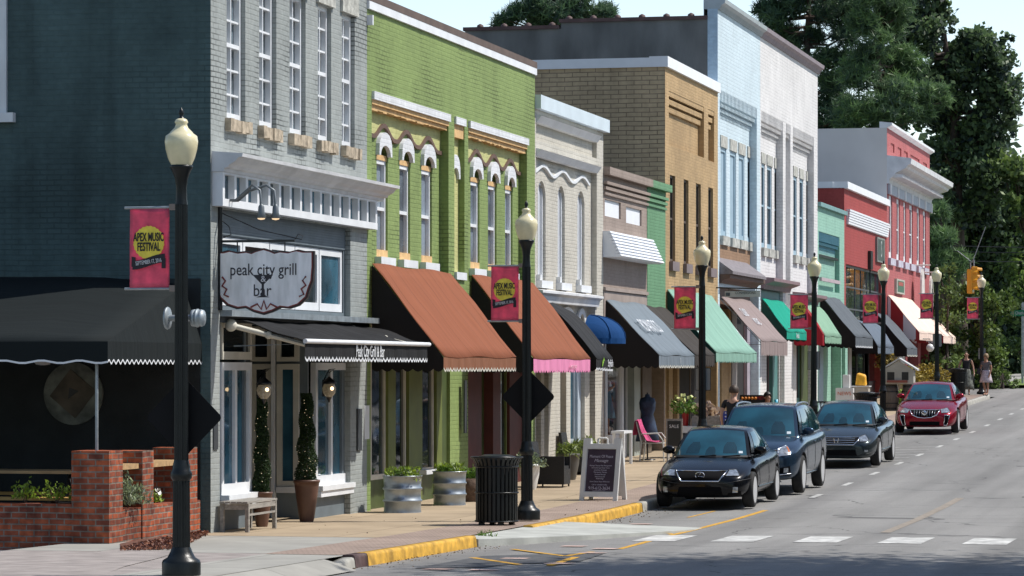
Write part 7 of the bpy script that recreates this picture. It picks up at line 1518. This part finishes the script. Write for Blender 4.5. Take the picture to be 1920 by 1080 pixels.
def face_honda(t,decal,outline,cast,P,W):
    g=decal('grille',[(-.42,.54),(.42,.54),(.50,.68),(-.50,.68)],HRES,off=.004); outline('grille_surround',[(-.40,.525),(.40,.525),(.50,.63),(.52,.69),(-.52,.69),(-.50,.63)],CHR,.013,parent=g)
    for z in (.575,.62,.655): outline('grille_bar',[(-.42,z),(0,z-.01),(.42,z)],CHR,.007,parent=g,close=False)
    c=cast(0,.60,off=.03); mb=MB()
    for x in (-.045,.045): mb.tube([(c.x+x*.7,c.y,c.z-.06),(c.x+x*1.2,c.y,c.z+.06)],.010,5)
    mb.tube([(c.x-.04,c.y,c.z),(c.x+.04,c.y,c.z)],.010,5); mb.build('emblem',CHR,g)
    for s in (1,-1):
        h=decal('headlight',[(s*.58,.60),(s*.84,.62),(s*.87,.79),(s*.64,.72)][::s],HLG,dir=(-s*.55,1,-.1),nu=8,nv=6); outline('headlight_rim',[(s*.58,.60),(s*.84,.62),(s*.87,.79),(s*.64,.72)],TRIM,.006,dir=(-s*.55,1,-.1),parent=h)
        decal('fog_lamp',[(s*.66,.36),(s*.75,.36),(s*.75,.41),(s*.66,.41)],HLG,dir=(-s*.3,1,0))
    decal('lower_intake',[(-.48,.27),(.48,.27),(.44,.41),(-.44,.41)],HRES,off=.004); outline('bumper_line',[(-.85,.36),(-.5,.27),(.5,.27),(.85,.36)],TRIM,.006,close=False)
SP3=dict(W=1.85,cat='car',pn='graphite_paint',col=(.04,.052,.057),metal=.6,st=sedan_st(4.93,1.0),r=.33,axles=(.93,3.73),handles=(2.5,3.4),hz=.85,seams=(1.45,2.6,3.6),spokes=7,face=face_honda,
   gh=dict(wA=.81,yA0=1.38,zA=.94,wr=.62,yA1=2.12,zr=1.41,wr2=.60,yC1=3.45,zr2=1.40,wC=.77,yC0=4.3,zC=.98,arc=.045,win=((.12,.46),(.49,.82))))
def face_buick(t,decal,outline,cast,P,W):
    pts=[(-.44,.70),(-.36,.56),(-.2,.49),(0,.47),(.2,.49),(.36,.56),(.44,.70)]
    g=decal('grille',[(-.24,.50),(.24,.50),(.43,.70),(-.43,.70)],HRES,off=.004); outline('grille_surround',pts,CHR,.014,parent=g)
    for k in range(9): x=-.3+.075*k; outline('grille_bar',[(x,.52),(x,.69)],CHR,.004,parent=g,close=False)
    c=cast(0,.60,off=.03); mb=MB(); mb.lathe([(.07,0),(.06,.012),(.01,.014)],(0,0,0),16); mb.v=[(c.x+a,c.y-z,c.z+b) for a,b,z in mb.v]; e=mb.build('emblem',CHR,g)
    for x in (-.03,0,.03): mb=MB(); mb.box(c.x+x-.009,c.x+x+.009,c.y-.022,c.y-.015,c.z-.025-x*.4,c.z+.03-x*.4); mb.build('shield',HRES,e)
    for s in (1,-1):
        h=decal('headlight',[(s*.53,.62),(s*.84,.64),(s*.87,.80),(s*.58,.74)][::s],HLG,dir=(-s*.55,1,-.1),nu=8,nv=6); outline('headlight_rim',[(s*.53,.62),(s*.84,.64),(s*.87,.80),(s*.58,.74)],TRIM,.006,dir=(-s*.55,1,-.1),parent=h)
        v=decal('air_vent',[(s*.58,.27),(s*.66,.27),(s*.74,.54),(s*.60,.54)][::s],HRES,dir=(-s*.3,1,0)); outline('vent_surround',[(s*.57,.27),(s*.66,.26),(s*.755,.55),(s*.60,.55)],CHR,.012,dir=(-s*.3,1,0),parent=v)
    decal('lower_intake',[(-.44,.25),(.44,.25),(.44,.37),(-.44,.37)],HRES,off=.004)
SP4=dict(W=1.86,cat='car',pn='ruby_paint',col=(.26,.005,.02),metal=.45,st=sedan_st(4.83,1.02),r=.35,axles=(.95,3.69),handles=(2.45,3.3),hz=.87,seams=(1.45,2.6,3.55),spokes=7,face=face_buick,
   gh=dict(wA=.80,yA0=1.40,zA=.96,wr=.61,yA1=2.15,zr=1.40,wr2=.58,yC1=3.2,zr2=1.38,wC=.76,yC0=4.4,zC=1.02,arc=.05,win=((.13,.47),(.50,.82))))
def park(sp,name,label,Xc,yw,rz=0):
    y=yw-sp['axles'][0]; slope=math.atan((RD(yw+2.7)-RD(yw))/2.7)
    t=car(name,label,sp,(Xc,y,RD(yw)+.035-slope*sp['axles'][0]+.0),rz); t.rotation_euler=(slope,0,rz); return t
park(SP1,'parked_sedan','glossy black sedan parked nearest the camera with chrome trapezoid grille',-9.97,58.5)
park(SP2,'parked_suv','slate blue suv with roof rails parked right behind the black sedan',-9.90,63.9)
park(SP3,'parked_sedan','dark graphite grey sedan with slatted chrome grille, between the suv and the red car',-9.78,76.1)
park(SP4,'parked_sedan','ruby red sedan with chrome-ringed grille, farthest parked car',-9.82,96.3)
# ================================================================== PEOPLE
def skin(name,nodes,edges,m,parent,root=0,sub=2):
    me=bpy.data.meshes.new(name); me.from_pydata([n[:3] for n in nodes],edges,[]); o=bpy.data.objects.new(name,me); C.objects.link(o)
    o.modifiers.new('skin','SKIN'); s=o.modifiers.new('sub','SUBSURF'); s.levels=sub; s.render_levels=sub
    for i,n in enumerate(nodes):
        sv=me.skin_vertices[0].data[i]; r=n[3]; sv.radius=r if isinstance(r,tuple) else (r,r); sv.use_root=(i==root)
    me2=eval_mesh(o); o.modifiers.clear(); o.data=me2; me2.name=name; me2.materials.clear(); me2.materials.append(m)
    for p in me2.polygons: p.use_smooth=True
    o.parent=parent; return o
def figure(name,label,cat,loc,rz,h,J,top,low,skinm,hairm,hair='short',skirt=None,legs=True,shoes=None,grp=None,sleeve=.5,seated=False):
    """J: joints in metres for a 1.75 m figure facing -Y (x to its left = +x)"""
    k=h/1.75; t=thing(name,label,cat,loc,rz,local=True,group=grp)
    d=dict(pel=(0,0,.95),wai=(0,.0,1.08),che=(0,0,1.30),nck=(0,.0,1.48),hea=(0,-.015,1.60),
       shL=(.18,0,1.42),elL=(.23,.02,1.14),wrL=(.24,-.05,.90),shR=(-.18,0,1.42),elR=(-.23,.02,1.14),wrR=(-.24,-.05,.90),
       hiL=(.09,0,.92),knL=(.10,-.02,.50),anL=(.10,.02,.09),toL=(.11,-.15,.04),hiR=(-.09,0,.92),knR=(-.10,-.02,.50),anR=(-.10,.02,.09),toR=(-.11,-.15,.04)); d.update(J)
    d={a:tuple(c*k for c in b) for a,b in d.items()}
    nodes=[];idx={}
    def nd(nm,p,r): idx[nm]=len(nodes); nodes.append((*p,tuple(x*k for x in r) if isinstance(r,tuple) else r*k)); return idx[nm]
    E_=[]
    nd('pel',d['pel'],(.14,.10)); nd('wai',d['wai'],(.125,.09)); nd('che',d['che'],(.15,.105)); nd('nck',d['nck'],.055)
    hx,hy,hz=d['hea']; nd('jaw',(hx,hy-.01*k,hz-.05*k),(.062,.075)); nd('sku',(hx,hy,hz+.05*k),(.078,.095)); nd('crn',(hx,hy+.01*k,hz+.11*k),(.055,.065))
    E_+=[('pel','wai'),('wai','che'),('che','nck'),('nck','jaw'),('jaw','sku'),('sku','crn')]
    nd('nos',(hx,hy-.105*k,hz+.005*k),.013); E_.append(('sku','nos'))
    for s in 'LR':
        nd('sh'+s,d['sh'+s],.052); nd('el'+s,d['el'+s],.040); nd('wr'+s,d['wr'+s],.027); E_+=[('che','sh'+s),('sh'+s,'el'+s),('el'+s,'wr'+s)]
        e=Vector(d['el'+s]);w_=Vector(d['wr'+s]); dr=(w_-e).normalized(); pal=w_+dr*.07*k; nd('pa'+s,pal,(.035,.018)); E_.append(('wr'+s,'pa'+s)); sd=dr.cross(Vector((1 if s=='L' else -1,0,0))).normalized(); 
        for f in range(4):
            o_=(f-1.5)*.02*k; L=(.075,.085,.08,.06)[f]*k; a=pal+dr*.03*k+sd*o_; b=a+dr*L*.55; c=b+dr*L*.4+Vector((-.02 if s=='L' else .02,0,0))*k
            nd('f%da'%f+s,a,.010); nd('f%db'%f+s,b,.009); nd('f%dc'%f+s,c,.008); E_+=[('pa'+s,'f%da'%f+s),('f%da'%f+s,'f%db'%f+s),('f%db'%f+s,'f%dc'%f+s)]
        a=w_+dr*.04*k-sd*.035*k; b=a+dr*.04*k-sd*.012*k; nd('tha'+s,a,.011); nd('thb'+s,b,.009); E_+=[('wr'+s,'tha'+s),('tha'+s,'thb'+s)]
        if legs: nd('hi'+s,d['hi'+s],.085); nd('kn'+s,d['kn'+s],.055); kn=Vector(d['kn'+s]); an=Vector(d['an'+s]); nd('ca'+s,kn.lerp(an,.35)+Vector((0,.015*k,0)),.05); nd('an'+s,an,.035); nd('to'+s,d['to'+s],.03); E_+=[('pel','hi'+s),('hi'+s,'kn'+s),('kn'+s,'ca'+s),('ca'+s,'an'+s),('an'+s,'to'+s)]
    skin('body',nodes,[(idx[a],idx[b]) for a,b in E_],skinm,t)
    # top
    def P(a): return d[a]
    N_=[(*P('wai'),(.145*k,.11*k)),(*P('che'),(.168*k,.122*k)),((P('nck')[0]+P('che')[0])/2,P('nck')[1],P('nck')[2]-.05*k,(.09*k,.075*k)),(*P('pel'),(.15*k,.112*k))]
    E2=[(0,1),(1,2),(0,3)]
    for s in 'LR':
        a=Vector(P('sh'+s));b=Vector(P('el'+s)); N_.append((*a,.066*k)); N_.append((*a.lerp(b,sleeve),.056*k)); E2+=[(1,len(N_)-2),(len(N_)-2,len(N_)-1)]
    skin('top',N_,E2,top,t)
    if skirt:
        zw,zh,r0,r1,m=skirt; mb=MB(); n=36
        px_,py_,_=d['pel']; prof=[(r0*.85,zw+.05),(r0,zw)]+[(r0+(r1-r0)*q,zw+(zh-zw)*q) for q in (.25,.5,.75,1)]
        vs=[]
        for q,(r,z) in enumerate(prof):
            for i in range(n): a=2*math.pi*i/n; rr=r*(1+.06*math.sin(i*math.pi/1.5)*(q/5)); vs.append(((px_+rr*math.cos(a)*1.0)*1,py_+rr*.85*math.sin(a)+0,z))
        vs=[(x,y,z*k) for x,y,z in vs]; mb.add(vs,[(i*n+j,i*n+(j+1)%n,(i+1)*n+(j+1)%n,(i+1)*n+j) for i in range(len(prof)-1) for j in range(n)],0,True); o=mb.build('skirt',m,t); o.modifiers.new('t','SOLIDIFY').thickness=.008
    elif low and legs:
        N_=[(*P('pel'),(.155*k,.118*k))]; E2=[]
        for s in 'LR':
            N_+=[(*P('hi'+s),.098*k),(*P('kn'+s),.072*k),(*P('an'+s),.058*k)]; b=len(N_)-3; E2+=[(0,b),(b,b+1),(b+1,b+2)]
        skin('trousers',N_,E2,low,t)
    # hair
    mb=MB(); n=14; hc=Vector((hx,hy+.012*k,hz+.055*k)); rx,ry,rz_=.092*k,.112*k,.118*k
    if hair!='bald':
        vs=[];rows=9
        for i in range(rows+1):
            for j in range(n):
                th=math.pi*.62*i/rows if hair=='short' else math.pi*.78*i/rows; a=2*math.pi*j/n; front=max(0,-math.sin(a)); th2=th*(1-.42*front); vs.append((hc.x+rx*math.sin(th2)*math.cos(a)*(1+.03*math.sin(j*3)),hc.y+ry*math.sin(th2)*math.sin(a),hc.z+rz_*math.cos(th2)))
        mb.add(vs,[(i*n+j,i*n+(j+1)%n,(i+1)*n+(j+1)%n,(i+1)*n+j) for i in range(rows) for j in range(n)],0,True); hm=mb.build('hair',hairm,t); hm.modifiers.new('t','SOLIDIFY').thickness=.012*k
    # face
    for sx in (-1,1):
        mb=MB(); mb.ball((hx+sx*.031*k,hy-.078*k,hz+.045*k),.011*k,n=6); mb.build('eye',mat('eye_dark',(.02,.015,.01),.3,var=0),t)
        mb=MB(); mb.ball((hx+sx*.082*k,hy+.005*k,hz+.02*k),.022*k,n=6); mb.build('ear',skinm,t)
    mb=MB(); mb.tube([(hx-.025*k,hy-.077*k,hz-.04*k),(hx,hy-.085*k,hz-.043*k),(hx+.025*k,hy-.077*k,hz-.04*k)],.005*k,5); mb.build('mouth',mat('lip',(.35,.12,.10),.5,var=0),t)
    if shoes and legs:
        for s in 'LR':
            a=Vector(d['an'+s]); b=Vector(d['to'+s]); skin('shoe',[(a.x,a.y+.03*k,.05*k+min(a.z-.09*k,.3) if a.z>.2*k else .045*k,.042*k),((a.x+b.x)/2,(a.y+b.y)/2,.04*k+max(0,a.z-.12*k),.042*k),(b.x,b.y,.035*k+max(0,a.z-.12*k),.036*k)],[(0,1),(1,2)],shoes,t)
    return t
SK=mat('skin_light',(.50,.29,.20),.55,var=.08); SK2=mat('skin_tan',(.42,.22,.14),.55,var=.08); HB=mat('hair_brown',(.045,.027,.016),.6,var=.3,scale=30); HD=mat('hair_dark',(.02,.015,.012),.5,var=.3,scale=30); HL=mat('hair_light',(.28,.19,.10),.6,var=.3,scale=30)
NAVY=mat('navy_cloth',(.012,.013,.018),.85,var=.2,scale=10); JEAN=mat('denim',(.05,.07,.11),.8,var=.2,scale=8); GRT=mat('grey_top_cloth',(.14,.13,.14),.85,var=.2,scale=12); BLT=mat('black_top_cloth',(.02,.02,.022),.85,var=.2); SHO=mat('shoe_dark',(.03,.025,.02),.6)
LIL=mat('white_print_skirt',(.55,.47,.50),.8,var=.35,scale=22); DPR=mat('dark_print_skirt',(.13,.14,.12),.85,var=.7,scale=14); BSK=mat('pale_blue_skirt',(.12,.20,.25),.8,var=.25,scale=25,stretch=(6,6,.3)); MWH=mat('cream_blouse',(.35,.30,.26),.8,var=.2)
# man in navy tee walking away, looking down
X=-11.6; Yv=Yp(1375,X); figure('person','man in a black t-shirt walking away behind the suv, head bowed','person',(X,Yv,S(Yv)),R(170),1.86,dict(hea=(0,-.06,1.585),nck=(0,-.015,1.48),elL=(.25,.06,1.15),wrL=(.24,.0,.92),elR=(-.25,-.03,1.15),wrR=(-.23,-.14,.94),knL=(.10,-.12,.5),anL=(.10,-.1,.10),toL=(.10,-.27,.05),knR=(-.10,.02,.5),anR=(-.10,.22,.14),toR=(-.10,.08,.05)),NAVY,JEAN,SK,HB,shoes=SHO,sleeve=.62)
# women at the far corner
X=-11.85; Yv=Yp(1812,X); figure('person','bald woman in black sleeveless top and long dark printed skirt walking','person',(X,Yv,S(Yv)),R(8),1.74,dict(elL=(.27,.04,1.16),wrL=(.30,-.04,.92),elR=(-.28,.05,1.16),wrR=(-.32,-.06,.94),anL=(.10,-.12,.09),toL=(.10,-.28,.04),knR=(-.1,.03,.5),anR=(-.1,.2,.13),toR=(-.1,.07,.05)),BLT,None,SK,HB,hair='bald',skirt=(.98,.22,.16,.30,DPR),shoes=SHO,sleeve=.12)
X=-10.95; Yv=Yp(1853,X)-1.0; figure('person','woman in grey tee and short white printed skirt with a dark shoulder bag','person',(X,Yv,S(Yv)),R(-28),1.66,dict(elL=(.24,.03,1.15),wrL=(.22,-.06,.92),elR=(-.25,-.02,1.16),wrR=(-.17,-.14,1.02),anL=(.09,-.06,.09),toL=(.10,-.22,.04),anR=(-.09,.08,.09),toR=(-.1,-.08,.04)),GRT,None,SK2,HL,hair='long',skirt=(1.02,.56,.155,.26,LIL),shoes=SHO,sleeve=.55)
s=S(Yv); mb=MB(); mb.box(X-.36,X-.22,Yv-.12,Yv+.12,s+.85,s+1.08); b_=mb.build('shoulder_bag',mat('dark_bag',(.02,.02,.025),.6),loc=(X-.29,Yv,s+.85),bevel=.03); tag(b_,'small dark shoulder bag held by the woman in the white skirt','bag')
m2=MB(); m2.tube([(X-.29,Yv-.08,s+1.08),(X-.2,Yv,s+1.36),(X-.29,Yv+.08,s+1.08)],.012,5); m2.build('strap',MATS['dark_bag'],b_)
# seated diner beyond the suv
X=-13.2; Yv=Yp(1436,X); s=S(Yv)
seat=dict(pel=(0,0,.52),wai=(0,-.02,.66),che=(0,-.05,.88),nck=(0,-.06,1.06),hea=(0,-.09,1.17),shL=(.18,-.05,1.0),elL=(.25,-.1,.75),wrL=(.15,-.3,.74),shR=(-.18,-.05,1.0),elR=(-.25,-.1,.75),wrR=(-.15,-.3,.8),hiL=(.1,0,.5),knL=(.12,-.42,.5),anL=(.12,-.42,.09),toL=(.12,-.57,.04),hiR=(-.1,0,.5),knR=(-.12,-.42,.5),anR=(-.12,-.42,.09),toR=(-.12,-.57,.04))
figure('person','dark-haired diner in black seated behind the fruit sign board','person',(X,Yv,s),R(40),1.75,seat,BLT,JEAN,SK2,HD,shoes=SHO)
t,_=mchair(X+.05,Yv+.05,'white metal chair under the seated diner')
t=thing('drinking_cup','turquoise plastic cup held up beside the seated diner','cup',(X+.33,Yv-.35,s+.86)); mb=MB(); mb.lathe([(.035,0),(.05,.28),(.048,.28)],(X+.33,Yv-.35,s+.86),12); part(mb,'cup',mat('turquoise_plastic',(.02,.38,.55),.3,var=0),t)
# mannequins in the boutique window and blue garment by the olive wall
X=FX-.22; y=Yp(1149); zz=S(y)+.62
figure('shop_mannequin','dressed window mannequin in cream blouse and long pale blue pleated skirt','mannequin',(X,y,zz),R(30),1.72,dict(elL=(.24,-.05,1.18),wrL=(.05,-.25,1.1),elR=(-.24,-.05,1.18),wrR=(-.05,-.26,1.15)),MWH,None,SK2,mat('auburn_wig',(.18,.03,.02),.6,var=.3),hair='long',skirt=(1.05,.42,.15,.27,BSK),sleeve=.6)
CLR=bpy.data.materials.new('clear_glass'); CLR.use_nodes=True; n=CLR.node_tree; b=n.nodes['Principled BSDF']; b.inputs['Base Color'].default_value=(.02,.03,.035,1); b.inputs['Roughness'].default_value=.03
tr=n.nodes.new('ShaderNodeBsdfTransparent'); mx=n.nodes.new('ShaderNodeMixShader'); mx.inputs[0].default_value=.30; n.links.new(tr.outputs[0],mx.inputs[1]); n.links.new(b.outputs[0],mx.inputs[2]); n.links.new(mx.outputs[0],n.nodes['Material Output'].inputs[0])
sash(t4,Yp(1134),Yp(1161),S(75)+.55,3.08,FX+.05,WHITE,CLR,rail=False,cols=1,rows=1,fw=.07)
X=-14.35; y=Yp(1214,-14.35); s=S(y); t=thing('dress_form','dark blue dress on a stand against the olive wall','dress form',(X,y,s)); mb=MB(); mb.lathe([(.05,1.56),(.06,1.50),(.17,1.46),(.20,1.36),(.19,1.22),(.14,1.08),(.19,.92),(.24,.7),(.29,.45),(.28,.44)],(X,y,s),20); mb.v=[(a,y+(b-y)*.7,c) for a,b,c in mb.v]; part(mb,'dress',mat('dark_blue_dress',(.025,.045,.085),.7,var=.6,scale=7),t); mb=MB(); mb.tube([(X,y,s+.02),(X,y,s+1.6)],.02,6); mb.lathe([(.2,0),(.19,.02),(.02,.03)],(X,y,s),14); part(mb,'stand',BLACK,t)
# ================================================================== TREES
BARK=mat('pine_bark',(.07,.05,.04),.9,var=.4,scale=3,bump=.6,bscale=12)
PINE=leafmat('pine_needles',(.085,.155,.095),.55,.35); PINE2=leafmat('pine_needles_light',(.12,.21,.10),.55,.35); OAK=leafmat('broad_leaf_dark',(.085,.14,.08),.7,.4); OAK2=leafmat('broad_leaf_light',(.115,.18,.06),.6,.35); HOL=leafmat('hedge_leaf',(.10,.16,.04),.6,.2)
def wpt(px,py,D): X=-CA*(VPX-px)*D/F_PX; return np.array([X,(D+X*SA)/CA,CAM_H-(py-HOR)*D/F_PX])
def tree(name,label,D,base,trunk,blobs,kind,m,lsize=.5,dens=1.0,cat='tree',tr=.35,group=None):
    """blobs: (px, py, radius px) seen in the photograph, spread in depth about D"""
    k=D/F_PX; bx=wpt(*base,D); g=S(bx[1]); t=thing(name,label,cat,(bx[0],bx[1],g),group=group)
    mb=MB(); pts=[(bx[0],bx[1],g-.2)]+[tuple(wpt(a,b,D)) for a,b in trunk]; rs=[tr*(1-.75*i/(len(pts)-1)) for i in range(len(pts))]; mb.tube(pts,rs,10)
    cs=[]
    for (px,py,r) in blobs:
        rm=r*k; nn=1 if rm<.5 else 3
        for _ in range(nn):
            c=wpt(px+random.uniform(-.25,.25)*r*(nn-1),py+random.uniform(-.2,.2)*r*(nn-1),D+random.uniform(-2.2,2.2)*min(rm,3)*.8); cs.append((c,rm*random.uniform(.75,1.0) if nn>1 else rm))
    for c,r in cs[:60]:
        # limb from trunk to clump
        zt=max(min(c[2]-r*.6,pts[-1][2]),g+1.5); i=max(j for j in range(len(pts)) if pts[j][2]<=zt+1e-3 or j==0); i=min(i,len(pts)-2); u=(zt-pts[i][2])/max(pts[i+1][2]-pts[i][2],.1); u=min(max(u,0),1)
        a=Vector(pts[i]).lerp(Vector(pts[i+1]),u); mid=a.lerp(Vector(c),.5)+Vector((0,0,-.3)); mb.tube([a,mid,Vector(c)],[tr*.28,tr*.16,.03],6)
    part(mb,'trunk',BARK,t)
    P=[];Z=[];T=[];Dr=[]
    for c,r in cs:
        area=r*r*r**.3
        if kind=='pine':
            # tufts arranged on many small sub-clumps
            ns=int(46*dens*area/lsize**2*.5)+12
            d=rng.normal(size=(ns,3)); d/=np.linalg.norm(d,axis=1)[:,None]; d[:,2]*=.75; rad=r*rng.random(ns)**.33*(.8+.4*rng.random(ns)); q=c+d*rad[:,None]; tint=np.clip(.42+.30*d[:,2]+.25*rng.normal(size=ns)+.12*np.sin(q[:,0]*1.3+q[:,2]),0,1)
            kk=9; dd=rng.normal(size=(ns,kk,3)); dd[:,:,2]+=.55; dd/=np.linalg.norm(dd,axis=2)[:,:,None]; P.append(np.repeat(q,kk,0)+rng.normal(size=(ns*kk,3))*.04); Dr.append(dd.reshape(-1,3)); Z.append(lsize*(.6+.6*rng.random(ns*kk))); T.append(np.repeat(tint,kk))
        else:
            ns=int(70*dens*area/lsize**2*.5)+40
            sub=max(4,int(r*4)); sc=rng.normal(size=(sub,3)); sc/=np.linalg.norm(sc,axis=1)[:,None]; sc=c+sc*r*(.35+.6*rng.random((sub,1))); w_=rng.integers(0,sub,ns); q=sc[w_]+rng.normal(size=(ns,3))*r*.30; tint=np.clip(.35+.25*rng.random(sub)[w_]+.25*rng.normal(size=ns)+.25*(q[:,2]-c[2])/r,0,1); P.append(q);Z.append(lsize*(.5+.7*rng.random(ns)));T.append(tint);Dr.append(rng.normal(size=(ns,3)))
    P=np.concatenate(P);Z=np.concatenate(Z);T=np.concatenate(T);Dr=np.concatenate(Dr)
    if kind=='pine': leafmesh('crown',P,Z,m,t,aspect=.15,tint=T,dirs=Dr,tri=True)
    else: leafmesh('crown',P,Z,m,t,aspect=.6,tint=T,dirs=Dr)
    return t
def scatter(poly,r0,r1,n):
    """random clumps inside a pixel polygon"""
    out=[]; xs_=[p[0] for p in poly]; ys_=[p[1] for p in poly]
    while len(out)<n:
        x=random.uniform(min(xs_),max(xs_)); y=random.uniform(min(ys_),max(ys_)); c=False; j=len(poly)-1
        for i in range(len(poly)):
            if (poly[i][1]>y)!=(poly[j][1]>y) and x<(poly[j][0]-poly[i][0])*(y-poly[i][1])/(poly[j][1]-poly[i][1])+poly[i][0]: c=not c
            j=i
        if c: out.append((x,y,random.uniform(r0,r1)))
    return out
# pine peeping over the dark roof
tree('pine_tree','round-topped pine rising behind the dark stucco roof parapet',175,(1040,600),[(1040,100),(1045,-60)],[(942,42,18),(965,28,20),(985,14,26),(1010,0,30),(1012,35,28),(1045,-10,34),(1050,24,30),(1085,0,30),(1095,32,24),(1125,14,24),(1140,28,16),(1120,38,16),(930,48,10),(1060,-60,50),(1000,50,20)],'pine',PINE,.42,.9,tr=.3)
# big pines right of the white building
tree('pine_tree','tall pine with a visible trunk just right of the white building top',165,(1513,700),[(1513,300),(1512,120),(1520,-60)],
  [(1440,10,24),(1455,40,26),(1430,22,14),(1480,15,28),(1490,70,34),(1470,95,24),(1500,110,30),(1550,30,34),(1530,70,26),(1555,110,30),(1550,160,34),(1570,200,40),(1550,240,40),(1590,120,30),(1585,60,32),(1510,-30,50),(1460,-30,30),(1600,20,36),(1560,-40,50),(1575,290,44),(1560,340,40)],'pine',PINE,.42,1.0,tr=.36)
tree('pine_tree','broad pine whose bright needled boughs hang over the grey gable wall',160,(1660,700),[(1655,300),(1645,120),(1640,-80)],
  [(1620,40,36),(1640,90,40),(1670,60,36),(1690,110,36),(1620,140,40),(1660,160,40),(1700,180,34),(1740,170,28),(1610,200,40),(1650,220,40),(1700,215,30),(1600,250,34),(1640,255,26),(1680,20,36),(1640,-20,50),(1700,-30,40),(1765,170,16),(1775,190,12),(1730,210,24)],'pine',PINE2,.42,1.0,tr=.36)
tree('broadleaf_tree','huge dark broadleaf tree filling the sky behind the rose red building',170,(1800,740),[(1798,500),(1790,250),(1770,60)],
  scatter([(1690,10),(1780,0),(1795,60),(1860,85),(1900,150),(1905,200),(1870,260),(1890,330),(1870,420),(1760,420),(1745,330),(1700,240),(1680,120)],15,34,70)+[(1770,15,14),(1782,45,16),(1805,70,14),(1820,68,14),(1835,75,10),(1893,68,7),(1880,78,9),(1868,90,12),(1855,100,14),(1888,110,14),(1903,160,16),(1908,185,14),(1895,205,18),(1862,240,14),(1720,-10,30),(1765,-15,20),(1878,245,24),(1868,285,26),(1885,315,22),(1860,340,26),(1850,200,28),(1835,150,26),(1875,180,22),(1845,260,30),(1700,10,34),(1740,20,34),(1720,60,34),(1760,60,30),(1775,110,32)],'broad',OAK,.38,1.0,tr=.5)
tree('broadleaf_tree','dark lower tree between the rose red building and the far crossing',178,(1800,740),[(1800,600),(1800,450)],scatter([(1700,330),(1920,330),(1940,560),(1930,740),(1700,740),(1680,500)],28,44,110),'broad',OAK,.42,.8,tr=.4)
tree('broadleaf_tree','lighter green tree at the right edge behind the street name sign',166,(1925,740),[(1925,600),(1925,450)],scatter([(1870,320),(1960,300),(1970,700),(1895,700),(1880,560),(1860,430)],16,32,34)+[(1885,312,14),(1905,310,18)],'broad',OAK2,.36,.9,tr=.3)
tree('pine_tree','soft green pine beside the rose red building, below its cornice',158,(1765,740),[(1765,600),(1765,420)],scatter([(1740,380),(1800,400),(1795,500),(1740,540)],18,30,16),'pine',PINE2,.45,1.0,tr=.25)
tree('large_shrub','large loose grey-green shrub behind the two women',147,(1840,735),[(1840,650)],scatter([(1770,590),(1810,545),(1850,540),(1888,590),(1882,680),(1870,738),(1760,738)],14,26,42),'broad',HOL,.24,1.0,cat='shrub',tr=.12)
tree('small_tree','small bright-leaved tree right behind the sixth street lamp',144,(1775,735),[(1775,650),(1778,560)],[(1762,510,12),(1780,505,14),(1790,530,16),(1765,540,16),(1780,560,18),(1800,590,20),(1760,600,20),(1775,640,24),(1750,680,24),(1790,690,24),(1755,560,10)],'broad',OAK2,.22,1.0,tr=.12)
tree('large_shrub','yellow-green shrub at the grass verge right of the women',146,(1880,735),[(1880,700)],[(1868,700,12),(1885,712,14),(1872,725,12),(1900,722,10)],'broad',OAK2,.2,1.0,cat='shrub',tr=.08)
# out-of-frame street tree that shades the crossing
def shade_tree(x,y,label,zc=11.5,r=6.0,n=26):
    g=S(y); t=thing('street_tree',label,'tree',(x,y,g)); mb=MB(); mb.tube([(x,y,g),(x+.1,y,g+3),(x,y+.1,g+7),(x,y,zc+3)],[.35,.28,.2,.06],10); P=[]
    for i in range(n):
        a=random.uniform(0,6.28); rr=r*random.random()**.5*.85; c=np.array([x+rr*math.cos(a),y+rr*math.sin(a),zc+random.uniform(-3.4,3.6)*(1-.5*rr/r)]); mb.tube([(x,y,max(g+4,c[2]-3)),tuple(c)],[.09,.02],5); k=2200; P.append(c+rng.normal(size=(k,3))*r*.17)
    part(mb,'trunk',BARK,t); P=np.concatenate(P); leafmesh('crown',P,.22*(.6+.8*rng.random(len(P))),OAK,t,aspect=.6)
random.seed(11)
shade_tree(5.6,41.6,'street tree on the opposite pavement shading the crossing, out of the picture')

# far woods closing the view beyond the crossing, one uncounted mass
P=[];T=[]
for _ in range(420):
    px=random.uniform(1560,3300); D=random.uniform(215,260); top=(300 if px<1880 else 350)+40*math.sin(px*.013)+25*math.sin(px*.041); py=random.uniform(top,735); r=random.uniform(1.6,3.0)
    c=wpt(px,py,D); n=230; P.append(c+rng.normal(size=(n,3))*r*.5); T.append(np.clip(rng.normal(size=n)*.2+random.uniform(.2,.8),0,1))
P=np.concatenate(P); T=np.concatenate(T)
fw=leafmesh('far_woods',P,.8*(.5+.8*rng.random(len(P))),OAK,None,aspect=.6,tint=T); tag(fw,'far dark green woods closing the street beyond the crossing','woods',kind='stuff')
